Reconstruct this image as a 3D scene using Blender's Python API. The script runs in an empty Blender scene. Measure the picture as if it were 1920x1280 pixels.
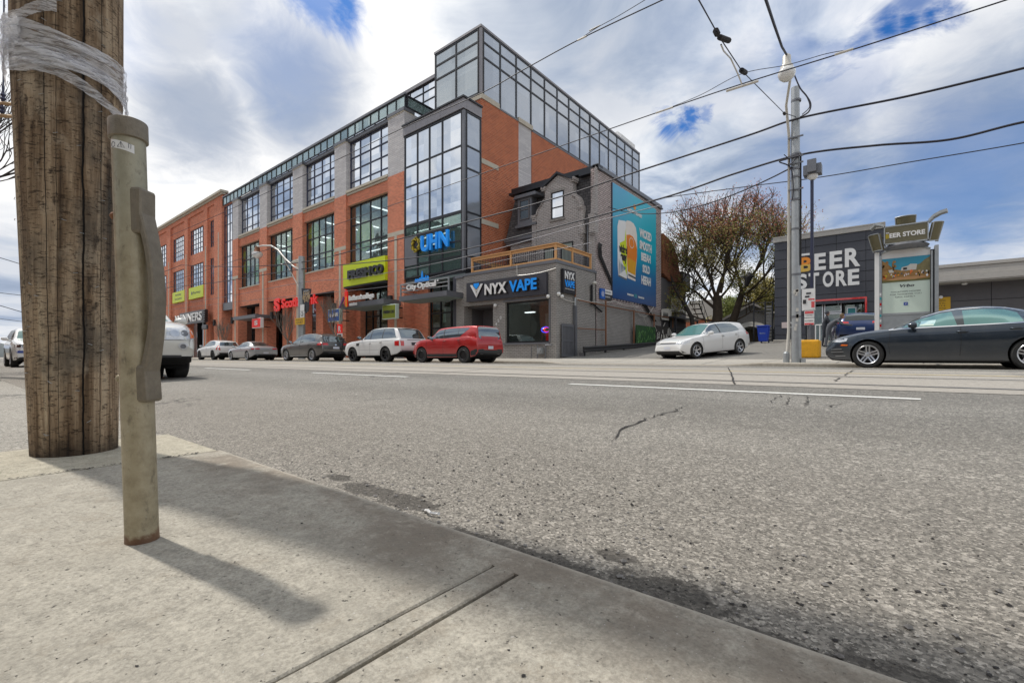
import bpy, bmesh, math, random
from mathutils import Vector, Matrix, noise as mnoise
from mathutils.bvhtree import BVHTree
sc = bpy.context.scene
COL = sc.collection
# ---------------------------------------------------------------- camera
YAW = math.radians(39.227); CAMH = 0.40
cam = bpy.data.cameras.new('camera'); camo = bpy.data.objects.new('camera', cam); COL.objects.link(camo)
camo.location = (0, 0, CAMH); camo.rotation_euler = (math.pi/2, 0, YAW)
cam.sensor_width = 36; cam.lens = 36*868.6/1920; cam.shift_y = 28.5/1920
cam.clip_start = 0.03; cam.clip_end = 3000
sc.camera = camo
# ---------------------------------------------------------------- sky with broken cloud, one sun
SUN_EL = math.radians(57); SUN_AZ = (-0.985, -0.17)       # direction towards the sun on the ground plane
w = bpy.data.worlds.new('World'); sc.world = w; w.use_nodes = True
def NT(nt):
    N, L = nt.nodes, nt.links
    def n(t, **kw):
        o = N.new(t)
        for k, v in kw.items():
            if hasattr(o, k): setattr(o, k, v)
            else: o.inputs[k.replace('_', ' ')].default_value = v
        return o
    def l(a, b): L.new(a, b)
    def sock(nd, i, v):
        if isinstance(v, (int, float)): nd.inputs[i].default_value = v
        elif isinstance(v, (tuple, list)): nd.inputs[i].default_value = v
        else: l(v, nd.inputs[i])
    def m(op, a, b=0.0, c=None, clamp=False):
        o = N.new('ShaderNodeMath'); o.operation = op; o.use_clamp = clamp
        sock(o, 0, a); sock(o, 1, b)
        if c is not None: sock(o, 2, c)
        return o.outputs[0]
    def mix(f, a, b, mode='MIX'):
        o = N.new('ShaderNodeMix'); o.data_type = 'RGBA'; o.blend_type = mode
        sock(o, 0, f)
        for i, v in ((6, a), (7, b)):
            if isinstance(v, (tuple, list)): o.inputs[i].default_value = (*v[:3], 1)
            else: l(v, o.inputs[i])
        return o.outputs[2]
    def ramp(f, *stops):
        o = N.new('ShaderNodeValToRGB'); l(f, o.inputs[0]); e = o.color_ramp.elements
        while len(e) < len(stops): e.new(0.5)
        for q, (p, c) in zip(e, stops):
            q.position = p; q.color = (*c, 1) if isinstance(c, (tuple, list)) else (c, c, c, 1)
        return o.outputs[0]
    def smooth(v, a, b):
        o = N.new('ShaderNodeMapRange'); o.interpolation_type = 'SMOOTHSTEP'
        sock(o, 0, v); o.inputs[1].default_value = a; o.inputs[2].default_value = b
        return o.outputs[0]
    def noise(vec, scale, detail=4, rough=.55, dist=0.0, dim='3D'):
        o = N.new('ShaderNodeTexNoise'); o.noise_dimensions = dim
        if vec is not None: l(vec, o.inputs['Vector'])
        o.inputs['Scale'].default_value = scale; o.inputs['Detail'].default_value = detail
        o.inputs['Roughness'].default_value = rough; o.inputs['Distortion'].default_value = dist
        return o.outputs[0]
    def vmul(vec, s):
        o = N.new('ShaderNodeVectorMath'); o.operation = 'MULTIPLY'; l(vec, o.inputs[0]); o.inputs[1].default_value = s
        return o.outputs[0]
    return type('T', (), dict(N=N, L=L, n=staticmethod(n), l=staticmethod(l), m=staticmethod(m), mix=staticmethod(mix),
                ramp=staticmethod(ramp), smooth=staticmethod(smooth), noise=staticmethod(noise), vmul=staticmethod(vmul)))
def pxdir(px, py):
    u = (px-960)/868.6; v = (668.5-py)/868.6; s, c = -math.sin(YAW), math.cos(YAW)
    return Vector((u*c+s, -u*s+c, v)).normalized()
def build_world():
    T = NT(w.node_tree); T.N.clear()
    sky = T.n('ShaderNodeTexSky', sky_type='NISHITA', sun_disc=False, sun_elevation=SUN_EL,
              sun_rotation=math.atan2(SUN_AZ[0], SUN_AZ[1]), altitude=80)
    sky.air_density = 1.0; sky.dust_density = 0.6; sky.ozone_density = 2.5
    tc = T.n('ShaderNodeTexCoord'); d = tc.outputs['Generated']
    sep = T.n('ShaderNodeSeparateXYZ'); T.l(d, sep.inputs[0])
    z = T.m('ADD', T.m('MAXIMUM', sep.outputs[2], 0.0), 0.16)
    cv = T.n('ShaderNodeCombineXYZ'); T.l(T.m('DIVIDE', sep.outputs[0], z), cv.inputs[0]); T.l(T.m('DIVIDE', sep.outputs[1], z), cv.inputs[1])
    p = cv.outputs[0]
    big = T.noise(p, 0.9, 5, .55, .3)
    fine = T.noise(p, 2.6, 7, .6, .5)
    shape = T.m('ADD', T.m('MULTIPLY', big, .65), T.m('MULTIPLY', fine, .35))
    # holes of open blue sky, by direction
    wob = T.m('MULTIPLY', T.m('SUBTRACT', T.noise(p, 5.2, 6, .62, .6), .5), .13)
    hole = None
    for px, py, r, st in ((600, 0, .055, .8), (650, 8, .06, .95), (1290, 225, .034, .95), (1252, 240, .030, .9), (1325, 212, .024, .6), (1665, 52, .050, 1), (1705, 38, .045, 1), (1745, 28, .040, 1), (1620, 75, .045, .8), (1560, 95, .05, .5), (1720, 5, .055, .85), (1500, 105, .06, .45),
                      (1800, 345, .17, .42), (1700, 395, .15, .4), (1500, 330, .13, .30), (190, 45, .1, .2), (540, 120, .12, .22),
                      (1890, 300, .15, .35), (1600, 150, .1, .3), (1500, 60, .2, .18), (1380, 60, .2, .12)):
        dd = pxdir(px, py)
        dist = T.n('ShaderNodeVectorMath', operation='DISTANCE'); T.l(d, dist.inputs[0]); dist.inputs[1].default_value = dd
        q = T.m('ADD', dist.outputs['Value'], wob)
        hm = T.m('MULTIPLY', T.m('SUBTRACT', 1.0, T.smooth(q, r*.12, r*1.06)), st)
        hole = hm if hole is None else T.m('MAXIMUM', hole, hm)
    hz = T.smooth(sep.outputs[2], 0.0, 0.12)
    cover = T.m('SUBTRACT', 1.0, T.m('MULTIPLY', hole, hz), clamp=True)
    # bright and shadowed parts of the cloud deck
    lum = T.ramp(shape, (.33, (.24, .32, .47)), (.425, (.44, .53, .69)), (.485, (.80, .86, .95)), (.535, (1.13, 1.13, 1.13)), (.8, (1.25, 1.23, 1.2)))
    up = pxdir(480, 160)
    dist = T.n('ShaderNodeVectorMath', operation='DISTANCE'); T.l(d, dist.inputs[0]); dist.inputs[1].default_value = up
    glow = T.m('SUBTRACT', 1.0, T.smooth(dist.outputs['Value'], .05, .75))
    lum = T.mix(T.m('MULTIPLY', glow, .45), lum, (1.25, 1.23, 1.2))
    dk = None
    for px, py, r, st in ((560, 170, .17, .62), (370, 215, .14, .6), (330, 70, .1, .4), (1500, 330, .22, .6), (1120, 60, .28, .45), (1850, 290, .26, .7), (1600, 400, .2, .35), (1800, 450, .2, .4), (430, 60, .10, .35), (20, 530, .16, .35), (1340, 180, .12, .3), (1010, 150, .15, .25)):
        dist = T.n('ShaderNodeVectorMath', operation='DISTANCE'); T.l(d, dist.inputs[0]); dist.inputs[1].default_value = pxdir(px, py)
        q = T.m('ADD', dist.outputs['Value'], T.m('MULTIPLY', wob, .8))
        hm = T.m('MULTIPLY', T.m('SUBTRACT', 1.0, T.smooth(q, r*.2, r)), st)
        dk = hm if dk is None else T.m('MAXIMUM', dk, hm)
    lum = T.mix(T.m('MULTIPLY', dk, 1.2, clamp=True), lum, (.23, .32, .49))
    blue = T.mix(1.0, sky.outputs[0], (0.25, 0.72, 1.25), 'MULTIPLY')
    bg1 = T.n('ShaderNodeBackground'); T.l(blue, bg1.inputs[0]); bg1.inputs[1].default_value = 0.10
    bg2 = T.n('ShaderNodeBackground'); T.l(lum, bg2.inputs[0]); bg2.inputs[1].default_value = 0.86
    ms = T.n('ShaderNodeMixShader'); T.l(cover, ms.inputs[0]); T.l(bg1.outputs[0], ms.inputs[1]); T.l(bg2.outputs[0], ms.inputs[2])
    out = T.n('ShaderNodeOutputWorld'); T.l(ms.outputs[0], out.inputs[0])
build_world()
sun = bpy.data.lights.new('sun', 'SUN'); suno = bpy.data.objects.new('sun', sun); COL.objects.link(suno)
sun.energy = 3.1; sun.angle = math.radians(1.6); sun.color = (1, .95, .88)
sd = Vector((SUN_AZ[0]*math.cos(SUN_EL), SUN_AZ[1]*math.cos(SUN_EL), math.sin(SUN_EL))).normalized()
suno.rotation_euler = sd.to_track_quat('Z', 'Y').to_euler()
sc.view_settings.view_transform = 'Standard'; sc.view_settings.look = 'None'; sc.view_settings.exposure = 0.12
sc.render.engine = 'CYCLES'
# ---------------------------------------------------------------- materials
def newmat(name):
    mt = bpy.data.materials.new(name); mt.use_nodes = True; T = NT(mt.node_tree); T.N.clear()
    b = T.n('ShaderNodeBsdfPrincipled'); o = T.n('ShaderNodeOutputMaterial'); T.l(b.outputs[0], o.inputs[0])
    tc = T.n('ShaderNodeTexCoord'); T.obj = tc.outputs['Object']
    g = T.n('ShaderNodeNewGeometry'); T.pos = g.outputs['Position']; T.nrm = g.outputs['Normal']
    return mt, T, b, o
def setc(T, b, name, v):
    if isinstance(v, (int, float)): b.inputs[name].default_value = v
    elif isinstance(v, (tuple, list)): b.inputs[name].default_value = (*v[:3], 1)
    else: T.l(v, b.inputs[name])
def bump(T, b, h, strength=.3, dist=.01):
    bp = T.n('ShaderNodeBump'); T.l(h, bp.inputs['Height']); bp.inputs['Strength'].default_value = strength
    bp.inputs['Distance'].default_value = dist; T.l(bp.outputs[0], b.inputs['Normal'])
M = {}
def plain(name, col, rough=.5, metal=0.0, var=.12, scale=3.0, spec=.5, coat=0.0, emit=0.0, dirt=0.0):
    mt, T, b, o = newmat(name)
    nz = T.noise(T.pos, scale, 5, .6)
    f = T.m('ADD', T.m('MULTIPLY', T.m('SUBTRACT', nz, .5), var*2), 1.0)
    c = T.mix(1.0, col, T.mixv(f) if hasattr(T, 'mixv') else f, 'MULTIPLY') if var else col
    if dirt:
        d = T.smooth(T.noise(T.pos, scale*2.7, 6, .7), .5, .75)
        c = T.mix(T.m('MULTIPLY', d, dirt), c, tuple(v*.45 for v in col))
    setc(T, b, 'Base Color', c); b.inputs['Roughness'].default_value = rough; b.inputs['Metallic'].default_value = metal
    b.inputs['Specular IOR Level'].default_value = spec; b.inputs['Coat Weight'].default_value = coat; b.inputs['Coat Roughness'].default_value = .04
    if emit: setc(T, b, 'Emission Color', col); b.inputs['Emission Strength'].default_value = emit
    M[name] = mt; return mt
def wallcoord(T):     # (x+y, z): runs along any axis-aligned wall
    s = T.n('ShaderNodeSeparateXYZ'); T.l(T.pos, s.inputs[0])
    c = T.n('ShaderNodeCombineXYZ'); T.l(T.m('ADD', s.outputs[0], s.outputs[1]), c.inputs[0]); T.l(s.outputs[2], c.inputs[1])
    return c.outputs[0]
def brick(name, c1, c2, mortar, bw=.23, bh=.078, ms=.011, var=.25, rough=.85, bmp=.6, grime=.3):
    mt, T, b, o = newmat(name); v = wallcoord(T)
    br = T.n('ShaderNodeTexBrick'); T.l(v, br.inputs['Vector']); br.offset = .5
    for k, val in (('Color1', c1), ('Color2', c2), ('Mortar', mortar)): br.inputs[k].default_value = (*val, 1)
    br.inputs['Scale'].default_value = 1; br.inputs['Brick Width'].default_value = bw; br.inputs['Row Height'].default_value = bh
    br.inputs['Mortar Size'].default_value = ms; br.inputs['Mortar Smooth'].default_value = .2; br.inputs['Bias'].default_value = 0
    big = T.noise(T.pos, .55, 6, .65); med = T.noise(v, 7, 3, .6)
    f = T.m('ADD', .78, T.m('ADD', T.m('MULTIPLY', big, var), T.m('MULTIPLY', med, var*.8)))
    c = T.mix(1.0, br.outputs[0], f, 'MULTIPLY')
    g = T.smooth(T.noise(T.vmul(T.pos, (1.2, 1.2, .35)), 1.4, 6, .7), .5, .8)
    c = T.mix(T.m('MULTIPLY', g, grime), c, tuple(q*.5 for q in c1))
    setc(T, b, 'Base Color', c); b.inputs['Roughness'].default_value = rough; b.inputs['Specular IOR Level'].default_value = .25
    bump(T, b, T.m('SUBTRACT', 1.0, br.outputs[1]), bmp, .012)
    M[name] = mt; return mt
def glass(name, tint, refl=.5, see=.0, gcol=(.9, .95, 1.0), rough=.02, wav=.006, edge=.75, clear=.35):
    mt, T, b, o = newmat(name)
    setc(T, b, 'Base Color', tint); b.inputs['Roughness'].default_value = .25
    g = T.n('ShaderNodeBsdfGlossy'); g.inputs[0].default_value = (*gcol, 1); g.inputs[1].default_value = rough
    bp = T.n('ShaderNodeBump'); T.l(T.noise(T.pos, .8, 2, .5), bp.inputs['Height']); bp.inputs['Strength'].default_value = 1.0; bp.inputs['Distance'].default_value = wav*2
    T.l(bp.outputs[0], g.inputs['Normal'])
    base = b.outputs[0]
    if see:
        tr = T.n('ShaderNodeBsdfTransparent'); tr.inputs[0].default_value = (*[min(1, clear+v*3) for v in tint], 1)
        m0 = T.n('ShaderNodeMixShader'); m0.inputs[0].default_value = see; T.l(b.outputs[0], m0.inputs[1]); T.l(tr.outputs[0], m0.inputs[2]); base = m0.outputs[0]
    if refl > .25:      # panes are set at slightly different angles and tints
        cs = T.n('ShaderNodeSeparateXYZ'); T.l(T.pos, cs.inputs[0]); cc = T.n('ShaderNodeCombineXYZ')
        T.l(T.m('FLOOR', T.m('DIVIDE', T.m('ADD', cs.outputs[0], cs.outputs[1]), 1.27)), cc.inputs[0]); T.l(T.m('FLOOR', T.m('DIVIDE', cs.outputs[2], 1.1)), cc.inputs[1])
        wn = T.n('ShaderNodeTexWhiteNoise'); T.l(cc.outputs[0], wn.inputs['Vector'])
        T.l(T.mix(wn.outputs[0], tuple(v*.80 for v in gcol), gcol), g.inputs[0])
        tl = T.n('ShaderNodeVectorMath', operation='MULTIPLY_ADD'); T.l(wn.outputs[1], tl.inputs[0]); tl.inputs[1].default_value = (.035, .035, .05); T.l(bp.outputs[0], tl.inputs[2])
        nn = T.n('ShaderNodeVectorMath', operation='NORMALIZE'); T.l(tl.outputs[0], nn.inputs[0]); T.l(nn.outputs[0], g.inputs['Normal'])
    lw = T.n('ShaderNodeLayerWeight'); lw.inputs[0].default_value = .35
    f = T.m('ADD', refl, T.m('MULTIPLY', lw.outputs[0], (1-refl)*edge), clamp=True)
    ms = T.n('ShaderNodeMixShader'); T.l(f, ms.inputs[0]); T.l(base, ms.inputs[1]); T.l(g.outputs[0], ms.inputs[2]); T.l(ms.outputs[0], o.inputs[0])
    M[name] = mt; return mt
def paint(name, col, metal=.3, rough=.32):
    mt, T, b, o = newmat(name)
    dust = T.smooth(T.noise(T.obj, 2.2, 5, .6), .45, .8)
    s = T.n('ShaderNodeSeparateXYZ'); T.l(T.obj, s.inputs[0])
    low = T.m('SUBTRACT', 1.0, T.smooth(s.outputs[2], .15, .6))
    f = T.m('ADD', T.m('MULTIPLY', dust, .10), T.m('MULTIPLY', low, .28), clamp=True)
    setc(T, b, 'Base Color', T.mix(f, col, (.30, .28, .25)))
    b.inputs['Metallic'].default_value = metal
    T.l(T.m('ADD', rough, T.m('MULTIPLY', f, .5)), b.inputs['Roughness'])
    b.inputs['Coat Weight'].default_value = .9; T.l(T.m('ADD', .03, T.m('MULTIPLY', f, .35)), b.inputs['Coat Roughness'])
    M[name] = mt; return mt
# ---------------------------------------------------------------- object helpers
def tag(o, label=None, cat=None, group=None, kind=None):
    if label: o['label'] = label
    if cat: o['category'] = cat
    if group: o['group'] = group
    if kind: o['kind'] = kind
    return o
def thing(name, label, cat, loc=(0, 0, 0), rz=0.0, group=None, tilt=(0, 0)):
    o = bpy.data.objects.new(name, None); COL.objects.link(o); o.empty_display_size = .2
    o.location = loc; o.rotation_euler = (tilt[0], tilt[1], rz)
    return tag(o, label, cat, group)
def wmat(o):
    mt = Matrix.LocRotScale(o.location, o.rotation_euler, o.scale)
    return wmat(o.parent) @ mt if o.parent else mt
class MB:
    def __init__(s): s.v = []; s.f = []; s.mi = []
    def add(s, vs, fs, mi=0):
        k = len(s.v); s.v += [tuple(p) for p in vs]; s.f += [tuple(i+k for i in f) for f in fs]; s.mi += [mi]*len(fs); return s
    def box(s, x0, x1, y0, y1, z0, z1, mi=0):
        return s.add([(x0, y0, z0), (x1, y0, z0), (x1, y1, z0), (x0, y1, z0), (x0, y0, z1), (x1, y0, z1), (x1, y1, z1), (x0, y1, z1)],
              [(0, 3, 2, 1), (4, 5, 6, 7), (0, 1, 5, 4), (1, 2, 6, 5), (2, 3, 7, 6), (3, 0, 4, 7)], mi)
    def quad(s, a, b, c, d, mi=0): return s.add([a, b, c, d], [(0, 1, 2, 3)], mi)
    def prism(s, pts, axis, a0, a1, mi=0):   # pts 2D polygon; axis 'y': (x,z) 'x': (y,z) 'z': (x,y)
        n = len(pts)
        def P(p, a): return {'y': (p[0], a, p[1]), 'x': (a, p[0], p[1]), 'z': (p[0], p[1], a)}[axis]
        return s.add([P(p, a0) for p in pts]+[P(p, a1) for p in pts],
              [tuple(range(n)), tuple(range(2*n-1, n-1, -1))]+[(i, i+n, (i+1) % n+n, (i+1) % n) for i in range(n)], mi)
    def tube(s, pts, r, n=8, mi=0, cap=True):
        pts = [Vector(p) for p in pts]; rs = r if isinstance(r, (list, tuple)) else [r]*len(pts)
        k = len(s.v); up = None
        for i, p in enumerate(pts):
            t = (pts[min(i+1, len(pts)-1)]-pts[max(i-1, 0)]).normalized()
            if up is None: up = Vector((0, 0, 1)) if abs(t.z) < .9 else Vector((1, 0, 0))
            a = t.cross(up).normalized(); b = a.cross(t).normalized(); up = b
            for j in range(n):
                q = 2*math.pi*j/n; s.v.append(tuple(p+(a*math.cos(q)+b*math.sin(q))*rs[i]))
        nf = 0
        for i in range(len(pts)-1):
            for j in range(n):
                s.f.append((k+i*n+j, k+i*n+(j+1) % n, k+(i+1)*n+(j+1) % n, k+(i+1)*n+j)); nf += 1
        if cap:
            s.f.append(tuple(k+j for j in range(n))[::-1]); s.f.append(tuple(k+(len(pts)-1)*n+j for j in range(n))); nf += 2
        s.mi += [mi]*nf; return s
    def lathe(s, prof, n=20, c=(0, 0, 0), axis='z', mi=0):   # prof: (r, h)
        k = len(s.v)
        for r, h in prof:
            for j in range(n):
                q = 2*math.pi*j/n; x, y = r*math.cos(q), r*math.sin(q)
                p = (x, y, h) if axis == 'z' else ((x, h, y) if axis == 'y' else (h, x, y))
                s.v.append((p[0]+c[0], p[1]+c[1], p[2]+c[2]))
        m_ = len(prof)
        for i in range(m_-1):
            for j in range(n): s.f.append((k+i*n+j, k+i*n+(j+1) % n, k+(i+1)*n+(j+1) % n, k+(i+1)*n+j))
        s.f.append(tuple(k+j for j in range(n))[::-1]); s.f.append(tuple(k+(m_-1)*n+j for j in range(n)))
        s.mi += [mi]*((m_-1)*n+2); return s
    def each(s, name, mat, parent=None, **k):      # one object for every separate piece
        par = list(range(len(s.v)))
        def find(i):
            while par[i] != i: par[i] = par[par[i]]; i = par[i]
            return i
        for f in s.f:
            for i in f[1:]: par[find(i)] = find(f[0])
        grp = {}
        for f, m_ in zip(s.f, s.mi): grp.setdefault(find(f[0]), []).append((f, m_))
        out = []
        for g in grp.values():
            q = MB(); mp = {}
            for f, m_ in g:
                for i in f:
                    if i not in mp: mp[i] = len(q.v); q.v.append(s.v[i])
                q.f.append(tuple(mp[i] for i in f)); q.mi.append(m_)
            out.append(q.build(name, mat, parent, **k))
        return out
    def build(s, name, mat, parent=None, smooth=False, world=True, fix=True, bevel=0.0):
        me = bpy.data.meshes.new(name)
        vs = s.v
        if parent is not None and world:
            iv = wmat(parent).inverted(); vs = [tuple(iv @ Vector(p)) for p in vs]
        me.from_pydata(vs, [], s.f)
        for mt in (mat if isinstance(mat, (list, tuple)) else [mat]): me.materials.append(M[mt] if isinstance(mt, str) else mt)
        me.polygons.foreach_set('material_index', s.mi)
        if fix:
            bm = bmesh.new(); bm.from_mesh(me); bmesh.ops.recalc_face_normals(bm, faces=bm.faces); bm.to_mesh(me); bm.free()
        if smooth: smoothen(me, smooth)
        me.update(); o = bpy.data.objects.new(name, me); COL.objects.link(o)
        if parent is not None: o.parent = parent
        if bevel:
            b = o.modifiers.new('bevel', 'BEVEL'); b.width = bevel; b.segments = 2; b.limit_method = 'ANGLE'
        return o
def smoothen(me, ang):
    ang = math.radians(40) if ang is True else math.radians(ang)
    me.polygons.foreach_set('use_smooth', [True]*len(me.polygons))
    bm = bmesh.new(); bm.from_mesh(me)
    for e in bm.edges:
        if len(e.link_faces) == 2 and e.calc_face_angle(0) > ang: e.smooth = False
    bm.to_mesh(me); bm.free()
def txt(s, name, mat, parent, origin, xdir, ndir, w=None, h=None, ext=.01, bold=0.0, up=(0, 0, 1), shear=0.0, cond=None):
    """lettering as real raised mesh; origin = lower left corner, xdir = reading direction, ndir = facing; w,h = box size"""
    cu = bpy.data.curves.new(name, 'FONT'); cu.body = s; cu.extrude = .5; cu.offset = bold; cu.shear = shear; cu.resolution_u = 4
    to = bpy.data.objects.new('tmp', cu); COL.objects.link(to)
    dg = bpy.context.evaluated_depsgraph_get(); dg.update()
    me = bpy.data.meshes.new_from_object(to.evaluated_get(dg)); bpy.data.objects.remove(to); bpy.data.curves.remove(cu)
    xs = [v.co.x for v in me.vertices]; ys = [v.co.y for v in me.vertices]
    x0, x1, y0, y1 = min(xs), max(xs), min(ys), max(ys)
    if h is None: h = w*(y1-y0)/(x1-x0)
    if w is None: w = h*(x1-x0)/(y1-y0)
    X = Vector(xdir).normalized(); U = Vector(up).normalized(); Nn = Vector(ndir).normalized(); O = Vector(origin)
    iv = wmat(parent).inverted() if parent else Matrix()
    for v in me.vertices:
        a = (v.co.x-x0)/(x1-x0)*w; b = (v.co.y-y0)/(y1-y0)*h; v.co = iv @ (O+X*a+U*b+Nn*((v.co.z+.5)*ext))
    me.materials.clear(); me.materials.append(M[mat]); me.name = name
    o = bpy.data.objects.new(name, me); COL.objects.link(o); o.parent = parent
    return o
def ftxt(s, mat, parent, x, z, y, w=None, h=None, ext=.02, bold=0.0, name='lettering', shear=0.0):   # on a wall facing -Y
    return txt(s, name, mat, parent, (x, y, z), (1, 0, 0), (0, -1, 0), w, h, ext, bold, shear=shear)
def stxt(s, mat, parent, y, z, x, w=None, h=None, ext=.02, bold=0.0, name='lettering', shear=0.0):   # on a wall facing +X
    return txt(s, name, mat, parent, (x, y, z), (0, 1, 0), (1, 0, 0), w, h, ext, bold, shear=shear)
def dup(root, loc=None, rz=None, label=None, group=None):
    r = root.copy(); COL.objects.link(r)
    if loc is not None: r.location = loc
    if rz is not None: r.rotation_euler[2] = rz
    if label: r['label'] = label
    if group: r['group'] = group
    def rec(a, b):
        for ch in list(a.children):
            c = ch.copy(); COL.objects.link(c); c.parent = b; rec(ch, c)
    rec(root, r); return r
random.seed(7)
# ---------------------------------------------------------------- material set
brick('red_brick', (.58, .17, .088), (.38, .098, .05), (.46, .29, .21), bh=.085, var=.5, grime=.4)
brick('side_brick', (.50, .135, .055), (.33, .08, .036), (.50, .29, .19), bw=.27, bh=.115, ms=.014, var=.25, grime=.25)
brick('grey_stone', (.56, .55, .55), (.46, .45, .46), (.32, .32, .32), bw=.6, bh=.13, ms=.01, var=.3, grime=.25)
brick('painted_brick', (.33, .312, .29), (.28, .265, .248), (.165, .156, .148), bw=.26, bh=.088, ms=.012, var=.3, grime=.35)
brick('house_brick', (.46, .425, .405), (.38, .35, .335), (.18, .168, .16), bw=.26, bh=.10, ms=.014, var=.3, grime=.4)
brick('house_side_brick', (.52, .44, .42), (.38, .32, .305), (.15, .13, .125), bw=.30, bh=.12, ms=.02, var=.3, grime=.3)
brick('shingle', (.085, .08, .08), (.05, .048, .05), (.012, .012, .013), bw=.3, bh=.17, ms=.012, var=.5, grime=.3)
brick('tan_shingle', (.27, .11, .055), (.20, .08, .04), (.10, .05, .03), bw=.3, bh=.2, ms=.012, var=.5, grime=.4)
brick('white_block', (.30, .30, .29), (.26, .26, .25), (.18, .18, .18), bw=.4, bh=.2, ms=.012, var=.2)
plain('limestone', (.48, .44, .36), .85, var=.15, scale=2, dirt=.3)
plain('dark_metal', (.028, .03, .036), .38, .3, var=.15)
plain('navy_frame', (.03, .035, .07), .35, .2, var=.1)
plain('mid_metal', (.16, .165, .18), .45, .4, var=.15)
plain('fascia_metal', (.26, .25, .26), .5, .5, var=.2)
plain('black', (.01, .01, .012), .6, var=.0)
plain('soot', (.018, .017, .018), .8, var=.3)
plain('white_paint', (.72, .72, .71), .45, var=.06)
plain('lime', (.56, .66, .005), .45, var=.04)
plain('lime_light', (.42, .62, .02), .5, var=.04)
plain('olive_sign', (.20, .24, .01), .4, var=.04)
plain('red_sign', (.80, .015, .01), .4, var=.03, emit=.12)
plain('blue_sign', (.012, .10, .42), .35, var=.03)
plain('bright_blue', (.008, .26, .80), .35, var=.03, emit=.12)
plain('yellow_sign', (.62, .36, .01), .5, var=.1)
plain('sign_black', (.022, .022, .026), .35, var=.06)
plain('sign_grey', (.045, .045, .055), .4, var=.06)
plain('orange', (.75, .28, .02), .5, var=.03)
plain('gold', (.45, .34, .02), .35, .2, var=.06)
plain('cedar', (.56, .30, .12), .7, var=.25, scale=9)
plain('light_wood', (.42, .30, .17), .7, var=.25, scale=8)
plain('galvanised', (.36, .38, .39), .45, .5, var=.25, scale=4, dirt=.3)
plain('rusty', (.20, .085, .04), .8, var=.5, scale=9)
plain('rubber', (.022, .022, .021), .8, var=.3, scale=14)
plain('rim_silver', (.55, .56, .58), .28, .85, var=.06)
plain('rim_dark', (.03, .03, .032), .35, .5, var=.1)
plain('chrome', (.75, .76, .78), .12, 1.0, var=0)
plain('plastic_black', (.03, .03, .031), .55, var=.15)
plain('underbody', (.008, .008, .008), .9, var=0)
plain('lamp_clear', (.55, .57, .60), .08, .3, var=.25, scale=30, coat=1)
plain('lamp_red', (.55, .012, .012), .12, .0, var=.25, scale=25, coat=1)
plain('lamp_amber', (.75, .16, .02), .12, .0, var=.15, scale=25, coat=1)
plain('plate', (.60, .62, .68), .4, var=.05)
plain('plate_blue', (.03, .07, .30), .4, var=.0)
plain('grey_wall', (.115, .11, .115), .8, var=.12)
plain('beer_panel', (.052, .055, .068), .5, .1, var=.12)
plain('pale_eave', (.42, .40, .37), .75, var=.12, dirt=.3)
plain('bin_blue', (.01, .05, .42), .45, var=.1)
plain('block_yellow', (.66, .33, .01), .7, var=.25, scale=7, dirt=.6)
plain('dark_fence', (.045, .04, .036), .85, var=.4)
plain('tarp', (.30, .29, .26), .8, var=.3)
plain('card', (.42, .24, .11), .8, var=.15)
plain('skin', (.45, .27, .19), .6, var=.05)
plain('cloth_dark', (.03, .034, .045), .85, var=.4, scale=10)
plain('cloth_grey', (.09, .095, .11), .85, var=.4, scale=10)
plain('hair', (.12, .075, .035), .7, var=.3, scale=20)
plain('hair_dark', (.02, .018, .016), .7, var=.3, scale=20)
plain('interior', (.16, .165, .15), .9, var=.4, scale=.6)
plain('interior_pale', (.30, .34, .30), .9, var=.3, scale=.8)
plain('tube_light', (.95, .97, 1.0), .5, var=0, emit=2.2)
plain('neon_red', (.9, .02, .05), .5, var=0, emit=2.0)
plain('neon_blue', (.03, .05, .9), .5, var=0, emit=2.0)
plain('porcelain', (.55, .53, .48), .35, var=.1)
plain('wire', (.018, .018, .028), .6, .2, var=0)
plain('wire_pale', (.16, .16, .18), .55, .3, var=0)
plain('lamp_glass', (.70, .70, .68), .15, var=.1, coat=.8)
plain('teal_panel', (.03, .33, .36), .3, var=.0)
plain('soffit', (.16, .20, .19), .6, var=.1)
glass('sky_glass', (.05, .07, .07), .80, gcol=(.90, .94, 1.0), wav=.0025)
glass('bay_glass', (.05, .10, .08), .16, see=.7, gcol=(.8, .95, .9), edge=.35, clear=.75, wav=.003)
glass('spandrel_glass', (.30, .34, .35), .30, gcol=(.85, .9, .93), rough=.12)
glass('side_glass', (.27, .30, .34), .26, gcol=(.8, .86, .95), rough=.12)
glass('clear_glass', (.02, .035, .03), .07, see=.9, gcol=(.85, .95, .92), edge=.38, clear=.8)
glass('guard_glass', (.25, .36, .34), .30, see=.45, gcol=(.85, .97, .95), rough=.05)
glass('dark_glass', (.012, .016, .018), .12, gcol=(.8, .9, .95), rough=.03)
glass('car_glass', (.010, .013, .014), .03, gcol=(.6, .68, .72), rough=.015, wav=.001, edge=.30)
glass('teal_glass', (.055, .15, .14), .05, gcol=(.6, .85, .82), rough=.015, wav=.001, edge=.30)
glass('teal_bright', (.03, .34, .30), .12, gcol=(.8, .95, .95), rough=.02, wav=.001)
paint('paint_audi', (.024, .036, .052), .55)
paint('paint_white', (.70, .70, .69), .0)
paint('paint_pearl', (.60, .59, .545), .1)
paint('paint_silver', (.42, .43, .45), .6)
paint('paint_grey', (.115, .11, .105), .6)
paint('paint_red', (.42, .012, .012), .25)
paint('paint_blue', (.012, .035, .13), .3)
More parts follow.
